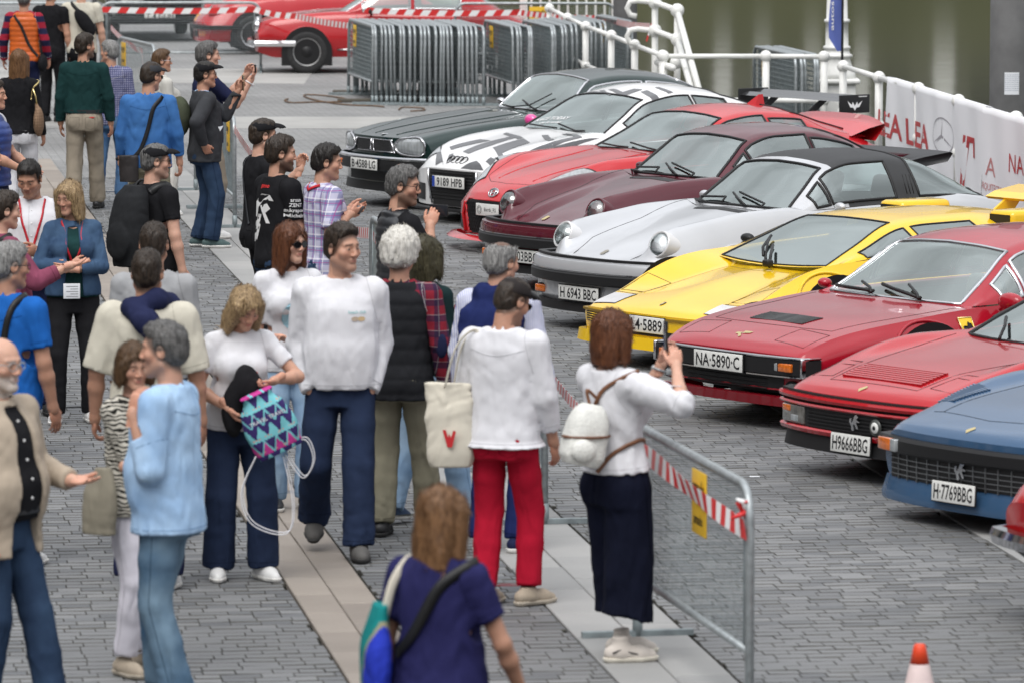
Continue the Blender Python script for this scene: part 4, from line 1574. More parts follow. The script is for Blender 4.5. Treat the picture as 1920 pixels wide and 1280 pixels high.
# 1 dark green grand tourer -------------------------------------------------
m_green = paint('dark_green_paint', (0.006, 0.022, 0.020))
def make_green():
 sp = dict(L=4.80, hw=0.86, nose=(0.20, 2.6, 1.5), cabin=(1.94, 3.3), sharp=[],
  zc=[(0, .69), (.06, .715), (.5, .795), (1.1, .875), (1.75, .93), (1.84, .93), (1.98, .5), (3.2, .5), (3.35, .97), (4.0, .92), (4.72, .82), (4.8, .7)],
  zs=[(0, .715), (.08, .735), (.5, .80), (1.1, .855), (1.7, .895), (2.5, .90), (3.4, .93), (4.3, .88), (4.8, .74)],
  z1=[(0, .69), (.06, .715), (.5, .79), (1.1, .86), (1.75, .915), (1.84, .91), (1.98, .6), (3.2, .6), (3.35, .95), (4.0, .91), (4.8, .7)],
  ys=[(0, .72), (.4, .74), (1.5, .76), (3.5, .74), (4.8, .66)], y1=[(0, .40), (4.8, .40)],
  yo=[(0, .83), (.5, .88), (3.5, .885), (4.8, .80)], zo=[(0, .60), (4.8, .62)], zb=[(0, .26), (.3, .20), (4.5, .22), (4.8, .3)],
  gh=[(1.86, .905, .70, .89, .74, .90), (2.08, 1.13, .63, 1.08, .76, .905), (2.28, 1.285, .57, 1.22, .765, .91), (2.7, 1.335, .55, 1.26, .77, .915), (3.2, 1.30, .54, 1.22, .765, .93), (3.7, 1.08, .52, 1.05, .72, .93), (4.0, .92, .48, .91, .66, .90)],
  ws=(1.89, 2.27), rw=(3.35, 3.85), sw=[(2.02, 2.85, .08, .9), (2.91, 3.45, .08, .9)], trim=M_CHROME, trim_r=0.014, pillar=0.05)
 sp['interior'] = mat('beige_trim', (.34, .30, .24), .6, var=.2, scale=5)
 c = Car('sports_car', 'dark green grand touring coupe with oval headlights and chrome bumper, farthest of the row', 'car', loc_of(700, 305, .45), 32, m_green, CARS, sp)
 # nose: grille between egg-shaped lamps
 c.front_quad('grille', (-.36, .36), (.575, .685), M_GRILLE, 0.004)
 for k in range(7):
  z = .585 + k*.0145
  MB().tube([c.front(y, z, .008) for y in np.linspace(-.36, .36, 13)], .0035, 5).build('grille_bar', [mat('dark_chrome', (.12, .12, .125), .3, metal=.8)], c.root)
 for sg in (1, -1):
  MB().tube([c.front(sg*.015, .69, .012), c.front(sg*.035, .57, .014)], .008, 6).build('centre_bar', [M_CHROME], c.root)
  MB().tube([c.front(sg*.335, .69, .012), c.front(sg*.40, .565, .014)], .011, 6).build('lamp_edge', [M_CHROME], c.root)
  oval_lamp(c, sg*.585, .635, .185, .088, egg=.22*sg*1.0, rr=.014, e=2.7)
 for z in (.69, .57):
  MB().tube([c.front(y, z, .008) for y in np.linspace(-.36, .36, 13)], .006, 5).build('grille_trim', [M_CHROME], c.root)
 P = c.wrap_path(.86, -.045, .8)
 c.sweep(P, [(0, .525), (.035, .53), (.05, .515), (.05, .495), (0, .485)], M_CHROME, 'bumper_bar')
 c.sweep(P, [(-.05, .49), (.045, .49), (.06, .44), (.05, .385), (-.05, .38)], M_BLACK, 'bumper')
 for sg in (1, -1):
  b = MB()
  for y in (sg*.50, sg*.64):
   pass
  y = sg*.57
  x = float(c.nose_x(np.array(y))) - .108
  MB().bbox((x, y-.085, .415), (x+.03, y+.085, .465), .008, 0).build('indicator', [M_AMBER], c.root)
 c.plate('B·4588·LG', .44, .52, .11, x=-.115)
 c.front_quad('air_intake', (-.55, .55), (.27, .37), M_GRILLE, .004)
 c.sweep(c.wrap_path(.80, .03, .3), [(0, .27), (.03, .26), (.05, .17), (0, .17)], M_BLACK, 'chin_spoiler')
 q = c.top(.14, 0, .002)
 MB().sphere(q, 1.0, 0, 12, 8, (.05, .03, .006)).build('badge', [M_CHROME], c.root)
 for sg in (1, -1):
  c.seam([(.12, sg*.44), (.8, sg*.62), (1.66, sg*.70)])
  MB().tube([c.top(u, sg*(.20 + .06*u), .001) for u in np.linspace(.15, 1.6, 16)], .006, 5).build('bonnet_crease', [m_green], c.root)
 c.seam([(1.74, .70), (1.70, 0), (1.74, -.70)])
 c.wiper([(1.74, .1, .02), (1.78, .25, .03), (1.86, .52, .03)]); c.wiper([(1.74, -.35, .02), (1.78, -.2, .03), (1.86, .12, .035)])
 c.wiper([(1.72, .15, .025), (1.80, -.1, .05), (1.95, -.3, .05)], .007)
 c.mirror(2.06, .93, 1.02, M_CHROME); c.mirror(2.06, -.93, 1.02, M_CHROME)
 c.seats(2.85, .40, mat('beige_leather', (.32, .26, .19), .55), .36)
 c.steering(2.2, -.36, .88)
 for u in (.85, 3.45):
  for y in (.82, -.82): c.wheel(u, y, .31, .2)
make_green()

# 2 white coupe wrapped in a black and white pattern -------------------------
m_wwhite = paint('white_wrap', (.72, .72, .72), .3)
m_wgrey = mat('grey_wrap_graphic', (.055, .055, .06), .35, coat=.6)
def make_wrap():
 sp = dict(L=4.16, hw=.90, nose=(.26, 2.6, 1.3), cabin=(1.45, 2.9), sharp=[],
  zc=[(0, .53), (.05, .59), (.2, .665), (.5, .75), (.9, .82), (1.28, .87), (1.36, .87), (1.5, .45), (2.75, .45), (2.9, 1.0), (3.6, .95), (4.1, .85), (4.16, .75)],
  zs=[(0, .50), (.06, .565), (.2, .655), (.5, .755), (.9, .805), (1.3, .83), (2.5, .86), (3.2, .92), (3.9, .88), (4.16, .75)],
  z1=[(0, .525), (.05, .585), (.2, .66), (.5, .745), (.9, .81), (1.28, .855), (1.36, .85), (1.5, .5), (2.75, .5), (2.9, .98), (3.6, .94), (4.16, .75)],
  ys=[(0, .58), (.3, .70), (1, .76), (3.3, .78), (4.16, .6)], y1=[(0, .35), (4.16, .42)],
  yo=[(0, .80), (.4, .89), (1, .91), (3.3, .92), (4.16, .78)], zo=[(0, .45), (4.16, .6)], zb=[(0, .16), (4.16, .2)],
  gh=[(1.32, .845, .72, .815, .76, .82), (1.65, 1.03, .65, .98, .79, .84), (1.98, 1.20, .58, 1.14, .80, .85), (2.4, 1.29, .56, 1.20, .80, .87), (2.85, 1.25, .55, 1.16, .79, .90), (3.3, 1.12, .52, 1.06, .74, .92), (3.75, .94, .46, .92, .62, .90)],
  ws=(1.35, 1.97), rw=(2.95, 3.6), sw=[(1.6, 2.5, .06, .94), (2.54, 2.95, .06, .94)], trim=M_BLACK, pillar=.05)
 c = Car('sports_car', 'white coupe wrapped in a dark grey line pattern with big black rear wing', 'car', loc_of(845, 342, .40), ANG, m_wwhite, CARS, sp)
 c.front_quad('grille', (-.38, .38), (.22, .515), M_GRILLE, .006)
 c.front_quad('grille', (-.30, .30), (.165, .22), M_GRILLE, .006)
 for k in range(9):
  z = .24 + k*.031
  MB().tube([c.front(y, z, .011) for y in np.linspace(-.34, .34, 11)], .0045, 5).build('grille_bar', [M_BLACK], c.root)
 for sg in (1, -1):
  MB().tube([c.front(sg*.39, .515, .012), c.front(sg*.385, .40, .014), c.front(sg*.31, .18, .012)], .010, 6).build('grille_frame', [M_CHROME], c.root)
  c.front_quad('side_intake', tuple(sorted((sg*.48, sg*.78))), (.20, .36), M_BLACK, .006)
  c.patch([(.22, sg*.46), (.17, sg*.60), (.24, sg*.74), (.42, sg*.785), (.36, sg*.66)], M_LENS, None, .006, 'headlight')
  c.patch([(.20, sg*.44), (.155, sg*.60), (.23, sg*.76), (.46, sg*.80), (.37, sg*.64)], M_BLACK, None, .003, 'lamp_surround')
  c.mirror(1.68, sg*.98, .95, mat('pink_mirror', (.75, .06, .30), .3, coat=1.0), (.07, .11, .075), k=.8)
 # emblem rings on the bonnet lip
 for k in range(4):
  q = c.top(.085, .105 - k*.07, .004)
  a, b = Vector((0, 1, 0)), Vector((.75, 0, .66))
  MB().tube([q + a*(.046*math.cos(t)) + b*(.046*math.sin(t)) for t in [2*math.pi*i/20 for i in range(20)]], .006, 6, closed=True).build('emblem_ring', [M_BLACK], c.root)
 c.plate('9189 HPB', .40, .52, .11, eu=True, x=-.035)
 c.sweep(c.wrap_path(.88, -.03, .4), [(0, .15), (.06, .14), (.06, .12), (0, .12)], M_BLACK, 'splitter')
 # graphic bands of the wrap, laid on bonnet, flanks and roof
 G = [[(940,520),(1120,466),(1160,490),(990,556)], [(690,515),(870,470),(930,478),(700,532)],
         [(768,542),(880,496),(1060,452),(1090,458),(930,508),(800,556)], [(950,528),(975,520),(1012,596),(985,604)], [(1085,585),(1250,500),(1420,455),(1462,460),(1290,518),(1120,596)],
         [(1190,560),(1330,505),(1500,466),(1560,464),(1400,520),(1250,556)], [(1225,448),(1262,446),(1300,474),(1262,482)], [(1000,440),(1022,432),(1120,462),(1085,470)],
         [(756,640),(848,596),(888,652),(820,648)], [(610,622),(650,600),(655,626),(625,640)], [(1340,440),(1372,438),(1460,458),(1424,466)], [(690,560),(715,553),(700,600),(672,612)], [(900,600),(930,575),(960,590),(930,630)]]
 Q = lambda x, y: (620 + x/3.097, 110 + y/3.097)
 for g in G:
  P = [c.pix(*Q(*p)) for p in g]
  if all(P): c.patch(P, m_wgrey, None, .004, 'wrap_graphic', 5)
 fr = lambda a, b, off=.003: (lambda h: (h[0] + (h[1] if h[1].z > 0 else -h[1])*off) if h[0] is not None else None)(c.ws_bvh.ray_cast(Vector((a, b, 3)), Vector((0, 0, -1))))
 for g in [[(1610,182),(1640,178),(1700,198),(1665,208)], [(1650,212),(1760,178),(1812,182),(1702,222)], [(1800,196),(1838,186),(1910,236),(1868,246)], [(1470,202),(1500,196),(1640,208),(1620,216)], [(1880,170),(1905,168),(1990,200),(1960,206)], [(1560,188),(1590,186),(1610,204),(1580,206)]]:
  P = [c.pix(*Q(*p), True) for p in g]
  if all(P): c.patch(P, m_wgrey, fr, .004, 'wrap_graphic', 5)
 # writing along the foot of the windscreen
 for t, y0, u, sz in (('RACE TODAY', .28, 1.46, .085), ('una de verdad', .22, 1.39, .06)):
  vs, fs = text_mesh(t, sz, .01, 0.0)
  V = [fr(u + v.y*.9, y0 - v.x, .004) or Vector((u, 0, 1)) for v in vs]
  link('windscreen_lettering', new_mesh('windscreen_lettering', V, fs, M_WHITE), c.root)
 c.wiper([(1.22, -.1, .02), (1.26, .1, .03), (1.34, .5, .03)]); c.wiper([(1.22, -.55, .02), (1.26, -.35, .03), (1.32, .0, .03)])
 # rear wing with end plates
 w = MB()
 prof = [(4.29, 1.07), (4.38, 1.105), (4.51, 1.10), (4.60, 1.125), (4.53, 1.075), (4.39, 1.065)]
 vs = [(x, sg*.80, z) for sg in (1, -1) for x, z in prof]
 w.add(vs, [tuple(range(6)), tuple(range(11, 5, -1))] + [(i, (i+1) % 6 + 0, 6+(i+1) % 6, 6+i) for i in range(6)])
 wo = w.build('rear_wing', [mat('carbon_black', (.03, .031, .033), .25, coat=.6)], c.root)
 for sg in (1, -1):
  MB().bbox((4.27, sg*.80-.008, .95), (4.67, sg*.80+.008, 1.135), .006).build('end_plate', [M_BLACK], wo)
  MB().prism([(4.38, 1.07), (4.48, 1.07), (4.1, .80), (3.95, .80)], -.01, .01, 0, frame((0, sg*.38, 0), (1, 0, 0), (0, 0, 1), (0, -1, 0))).build('wing_stay', [M_BLACK], wo)
 em = [(-.10, .03), (-.04, -.01), (-.03, .02), (0, -.02), (.03, .02), (.04, -.01), (.10, .03), (.06, -.035), (.02, -.04), (0, -.07), (-.02, -.04), (-.06, -.035)]
 link('emblem', new_mesh('emblem', [(4.47 + x, -.8095, 1.045 + z) for x, z in em], [list(range(len(em)))], M_WHITE), wo)
 for k, z in enumerate((1.112,)):
  MB().box((4.52, -.8095, z), (4.63, -.809, z+.008)).build('plate_mark', [M_WHITE], wo)
 c.seats(2.45, .34, M_INT, .36)
 for u in (.82, 3.4):
  for y in (.86, -.86): c.wheel(u, y, .33, .23)
make_wrap()

# 3 bright red modern coupe ---------------------------------------------------
m_red1 = paint('bright_red_paint', (.48, .012, .018))
def make_red1():
 sp = dict(L=4.24, hw=.885, nose=(.34, 2.4, 1.3), cabin=(1.78, 2.95), sharp=[],
  zc=[(0, .48), (.04, .53), (.15, .595), (.35, .68), (.7, .765), (1.2, .84), (1.6, .885), (1.69, .885), (1.82, .45), (2.85, .45), (3.0, 1.0), (3.6, .98), (4.1, .95), (4.24, .86)],
  zs=[(0, .44), (.06, .52), (.18, .61), (.45, .76), (.85, .84), (1.5, .86), (2.6, .875), (3.2, .95), (3.8, .93), (4.24, .80)],
  z1=[(0, .47), (.04, .525), (.15, .59), (.35, .675), (.7, .755), (1.2, .825), (1.6, .87), (1.69, .865), (1.82, .5), (2.85, .5), (3.0, .98), (3.6, .96), (4.24, .84)],
  ys=[(0, .46), (.2, .58), (.6, .68), (1.2, .73), (3.2, .76), (4.24, .6)], y1=[(0, .28), (.6, .40), (4.24, .42)],
  yo=[(0, .72), (.3, .84), (.8, .885), (2, .875), (3.3, .90), (4.24, .76)], zo=[(0, .40), (.6, .55), (4.24, .6)], zb=[(0, .15), (4.24, .2)],
  gh=[(1.67, .865, .70, .845, .74, .85), (2.0, 1.04, .63, .99, .76, .86), (2.33, 1.21, .56, 1.15, .775, .87), (2.7, 1.27, .545, 1.19, .78, .885), (3.1, 1.245, .53, 1.17, .77, .91), (3.5, 1.12, .50, 1.07, .73, .94), (3.95, .98, .46, .96, .62, .94)],
  ws=(1.70, 2.31), rw=(3.15, 3.8), sw=[(1.95, 2.75, .06, .94), (2.8, 3.2, .12, .94)], trim=M_BLACK, pillar=.055)
 c = Car('sports_car', 'bright red modern coupe with black mesh mouth, oval emblem and duck tail', 'car', loc_of(918, 394, .39), ANG, m_red1, CARS, sp)
 mouth = [(.42, .42), (.36, .472), (-.36, .472), (-.42, .42), (-.34, .17), (.34, .17)]
 fnf = lambda a, b, off=.006: c.front(a, b, off)
 c.patch(mouth, M_GRILLE, fnf, .005, 'mesh_grille')
 cells = MB()
 for r in range(8):
  for k in range(18):
   y = -.36 + k*.042 + (r % 2)*.021; z = .19 + r*.034
   if abs(y) > .34 + (z-.17)*.2 or z > .45: continue
   q = c.front(y, z, .008)
   cells.tube([q + Vector((0, .021*math.cos(t), .021*math.sin(t))) for t in [math.pi/3*i + math.pi/6 for i in range(6)]], .003, 4, closed=True)
 g = cells.build('grille_mesh', [M_BLACK], c.root); g['kind'] = 'stuff'
 MB().tube([c.front(a, b, .008) for a, b in mouth + mouth[:1]], .010, 6).build('mouth_frame', [m_red1], c.root)
 for sg in (1, -1):
  c.patch([(.30, sg*.46), (.20, sg*.52), (.36, sg*.70), (.66, sg*.76), (.58, sg*.66)], M_LENS, None, .005, 'headlight')
  c.patch([(.28, sg*.44), (.18, sg*.52), (.36, sg*.73), (.70, sg*.785), (.58, sg*.64)], M_BLACK, None, .0025, 'lamp_surround')
  MB().tube([c.front(sg*y, z, .01) for y, z in ((.44, .44), (.52, .32), (.44, .17))], .014, 6).build('bumper_fin', [m_red1], c.root)
  c.front_quad('side_intake', tuple(sorted((sg*.50, sg*.66))), (.19, .31), M_BLACK, .005)
  c.seam([(.24, sg*.30), (.32, sg*.44), (.8, sg*.60), (1.55, sg*.69)])
  if sg < 0: c.mirror(2.0, sg*.97, .97, m_red1)
  MB().tube([c.top(u, sg*(.22 + .12*u), .0) for u in np.linspace(.3, 1.5, 12)], .006, 6).build('bonnet_crease', [m_red1], c.root)
 c.seam([(.24, .30), (.20, 0), (.24, -.30)])
 c.sweep(c.wrap_path(.86, -.05, .25), [(0, .15), (.05, .14), (.09, .115), (.0, .10)], m_red1, 'splitter')
 # oval emblem
 q = c.top(.05, 0, .008)
 M = frame(q, (0, -1, 0), (.55, 0, .83), (-.83, 0, .55))
 e = MB()
 for rx, rz in ((.065, .045), (.03, .042), (.04, .018)):
  e.tube([M @ Vector((rx*math.cos(t), rz*math.sin(t) + (.012 if rx == .04 else 0), .003)) for t in [2*math.pi*i/20 for i in range(20)]], .0065, 6, closed=True)
 e.build('emblem', [M_CHROME], c.root)
 p = c.plate('Bambi_RS', .39, .34, .11, x=-.03, size=.05, xs=.9, bold=0.0)
 rr = MB()
 for r in (.032, .02):
  rr.tube([Vector((-.0325, .115 + r*math.cos(t), .39 + r*1.1*math.sin(t))) for t in [2*math.pi*i/18 for i in range(18)]], .002, 4, closed=True)
 rr.build('plate_emblem', [mat('grey_ink', (.2, .2, .2), .5)], p)
 for ch in p.children:
  if ch.name.startswith('plate_lettering'): ch.location = (0, -.045, 0)
 c.wiper([(1.56, -.05, .02), (1.6, .15, .03), (1.68, .5, .03)]); c.wiper([(1.56, -.5, .02), (1.6, -.3, .03), (1.67, .05, .03)])
 # ducktail and shark fin aerial
 d = MB()
 N = 16; vs = []
 for i in range(N+1):
  t = -1 + 2*i/N; y = .70*t; k = 1-abs(t)**4
  x0 = 3.78 - .06*abs(t)**2
  vs += [(x0, y, .985-.03*abs(t)), (x0+.22, y, 1.02 + .045*k), (x0+.40, y, 1.055 + .075*k), (x0+.42, y, 1.04 + .075*k), (x0+.30, y, .90)]
 fs = [(i*5+j, i*5+j+1, (i+1)*5+j+1, (i+1)*5+j) for i in range(N) for j in range(4)]
 d.add(vs, fs, 0, True); d.build('duck_tail', [m_red1], c.root)
 MB().add([(3.0, 0, 1.24), (3.17, 0, 1.335), (3.22, 0, 1.335), (3.25, 0, 1.19), (3.1, .025, 1.22), (3.23, .025, 1.19), (3.1, -.025, 1.22), (3.23, -.025, 1.19)],
             [(0, 1, 4), (1, 2, 5, 4), (2, 3, 5), (0, 6, 1), (1, 6, 7, 2), (2, 7, 3)], 0).build('shark_fin_aerial', [m_red1], c.root)
 c.seats(2.75, .32, M_INT, .36)
 MB().bbox((2.5, .16, .86), (2.62, .50, 1.02), .05).build('pink_cover', [mat('pink_cover', (.65, .10, .22), .8)], c.root)
 for u in (.83, 3.4):
  for y in (.84, -.84): c.wheel(u, y, .315, .21)
make_red1()

# 4, 5 rear-engined coupe and its open-roofed sister -------------------------
def make_rear_engined(name, label, loc, pm, targa, plate, ring, seatm):
 sp = dict(L=4.29, hw=.82, nose=(.20, 2.6, 1.2), cabin=(1.66, 2.85), sharp=[],
  zc=[(0, .50), (.05, .55), (.12, .58), (.35, .67), (.7, .765), (1.1, .85), (1.5, .905), (1.58, .905), (1.7, .45), (2.75, .45), (2.9, .96), (3.4, .94), (3.95, .83), (4.2, .65), (4.29, .5)],
  zs=[(0, .49), (.05, .53), (.10, .62), (.16, .735), (.23, .795), (.38, .825), (.75, .868), (1.1, .90), (1.5, .905), (2.4, .915), (3.1, .945), (3.7, .87), (4.2, .66), (4.29, .5)],
  z1=[(0, .495), (.05, .545), (.14, .58), (.35, .66), (.7, .755), (1.1, .838), (1.5, .89), (1.58, .885), (1.7, .55), (2.75, .55), (2.9, .94), (3.4, .93), (3.95, .82), (4.29, .5)],
  ys=[(0, .56), (.2, .60), (.5, .615), (1.0, .63), (2.4, .70), (3.2, .70), (4.0, .6), (4.29, .5)], y1=[(0, .40), (.5, .42), (1.2, .44), (4.29, .4)],
  yo=[(0, .76), (.4, .81), (.8, .82), (2, .81), (3.2, .865), (3.8, .84), (4.29, .72)], zo=[(0, .40), (.5, .52), (4.29, .5)], zb=[(0, .20), (4.29, .22)],
  gh=[(1.54, .89, .62, .88, .67, .89), (1.78, 1.09, .565, 1.045, .69, .905), (2.0, 1.25, .515, 1.195, .70, .91), (2.25, 1.32, .50, 1.25, .70, .915), (2.6, 1.325, .495, 1.255, .705, .92), (2.95, 1.27, .48, 1.20, .70, .93), (3.35, 1.10, .455, 1.05, .66, .93), (3.75, .89, .42, .87, .56, .85)],
  ws=(1.57, 1.99), rw=(2.98, 3.5), sw=[(1.74, 1.88, .05, .93), (1.91, 2.58, .05, .93), (2.62, 3.1, .1, .93)], trim=M_BLACK, trim_r=.013, pillar=.05, ws_bow=.19)
 if targa:
  sp['roof_black'] = (2.06, 2.86); sp['roof_black_mat'] = mat('black_roof_vinyl', (.03, .031, .033), .6, bump=.1, bscale=150)
  sp['sw'] = [(1.74, 1.88, .05, .93), (1.91, 2.58, .05, .93)]
  sp['rw'] = (2.82, 3.56); sp['rw_wrap'] = True
 if not targa: sp['interior'] = mat('red_trim', (.34, .05, .05), .6, var=.2, scale=5)
 c = Car(name, label, 'car', loc, ANG, pm, CARS, sp)
 for sg in (1, -1):
  c.round_lamp(.235, sg*.605, .702, .108, ring, .40, .05, .06, bucket=.10)
  c.seam([(.15, sg*.36), (.4, sg*.44), (.9, sg*.46), (1.46, sg*.58)])
  c.front_quad('indicator', tuple(sorted((sg*.50, sg*.69))), (.245, .315), M_AMBER, .008)
 c.seam([(1.46, .58), (1.40, 0), (1.46, -.58)])
 P = c.wrap_path(.80, -.05, .42)
 c.sweep(P, [(-.08, .555), (-.01, .56), (.03, .545), (.045, .51), (.045, .455), (-.08, .45)], pm, 'bumper')
 c.sweep(P, [(-.06, .575), (-.002, .578), (-.002, .556), (-.06, .556)], M_BLACK, 'bumper_bellows')
 c.sweep(P, [(0, .462), (.052, .460), (.064, .445), (.064, .385), (.052, .372), (0, .37)], M_BLACK, 'bumper_strip')
 c.sweep(P, [(.05, .472), (.056, .472), (.056, .464), (.05, .464)], M_CHROME, 'bumper_trim')
 c.sweep(c.wrap_path(.79, -.02, .4), [(-.03, .37), (.03, .365), (.035, .26), (.0, .215), (-.03, .215)], pm, 'front_valance')
 c.sweep(c.wrap_path(.76, -.02, .3), [(-.03, .222), (.03, .216), (.045, .15), (-.03, .15)], M_BLACK, 'chin_spoiler')
 fl = MB().bbox((-.07 + c.nose_x(.6), .52, .255), (.02 + c.nose_x(.6), .68, .33), .02)
 fo = fl.build('fog_lamp', [M_BLACK], c.root)
 MB().bbox((-.085 + c.nose_x(.6), .55, .262), (-.06 + c.nose_x(.6), .675, .323), .012).build('lens', [M_AMBER], fo)
 c.plate(plate, .295, .50, .11, x=-.085)
 c.slots(1.30, 1.38, -.30, .30, 1, M_GRILLE, M_BLACK, .6, name='bonnet_vent')
 crest = [(.032, 0), (.026, .022), (-.03, .024), (-.045, 0), (-.03, -.024), (.026, -.022)]
 c.patch([(.18 + a, b) for a, b in crest], M_GOLD if not targa else mat('dull_badge', (.35, .32, .25), .3, metal=.8), None, .005, 'badge')
 for y0, k in ((.42, 1), (-.06, 1)):
  c.wiper([(1.44, y0-.12, .025), (1.48, y0, .035), (1.55, y0+.16, .03)], .010)
  c.wiper([(1.43, y0-.32, .03), (1.49, y0-.30, .045), (1.55, y0+.08, .035)], .009)
 c.mirror(1.86, -.90, .98, pm, (.06, .10, .06)); c.mirror(1.86, .90, .98, pm, (.06, .10, .06))
 c.seats(2.6, .42, seatm, .33, .42, True, .50, .25)
 c.steering(2.05, -.33, .84)
 MB().bbox((1.68, -.62, .66), (1.88, .62, .86), .06).build('dashboard', [M_INT], c.root)
 for u, y in ((.87, .79), (3.15, .83)):
  for sg in (1, -1): c.wheel(u, sg*y, .31, .2)
 return c
m_maroon = paint('maroon_paint', (.085, .009, .018))
ca = make_rear_engined('sports_car', 'maroon rear-engined coupe with round headlights and black whale tail', loc_of(992, 480, .295), m_maroon, False, 'H5803BBC', m_maroon, mat('red_leather', (.30, .03, .035), .5))
# whale tail
w = MB(); vs = []
N = 18
for i in range(N+1):
 t = -1 + 2*i/N; y = .62*t; k = 1-abs(t)**6
 vs += [(3.62, y*.82, .94), (3.9, y*.95, 1.0 + .01*k), (4.22 - .06*abs(t)**3, y, 1.035), (4.25 - .06*abs(t)**3, y, 1.02), (4.20 - .06*abs(t)**3, y*.98, .95), (3.75, y*.8, .88)]
fs = [(i*6+j, i*6+(j+1) % 6, (i+1)*6+(j+1) % 6, (i+1)*6+j) for i in range(N) for j in range(6)] + [tuple(range(6)), tuple(N*6+j for j in range(5, -1, -1))]
w.add(vs, fs, 0, True)
wt = w.build('whale_tail', [mat('black_polyurethane', (.022, .022, .024), .5)], ca.root)
MB().box((3.78, -.36, .985), (4.0, .36, 1.012)).build('tail_grille', [m_maroon], wt)
m_silver = paint('silver_paint', (.52, .53, .55), .3, .35)
cb_ = make_rear_engined('sports_car', 'silver rear-engined targa with black roof panel and round headlights', loc_of(1100, 550, .295), m_silver, True, 'H 6943 BBC', mat('pale_lamp_ring', (.62, .62, .63), .25, coat=1.0), mat('black_leather', (.03, .03, .03), .5))
for k in range(3):
 MB().tube([Vector((2.66 + k*.035, -.722, .99)), Vector((2.66 + k*.035, -.66, 1.14))], .004, 5).build('bar_louvre', [M_BLACK], cb_.root)

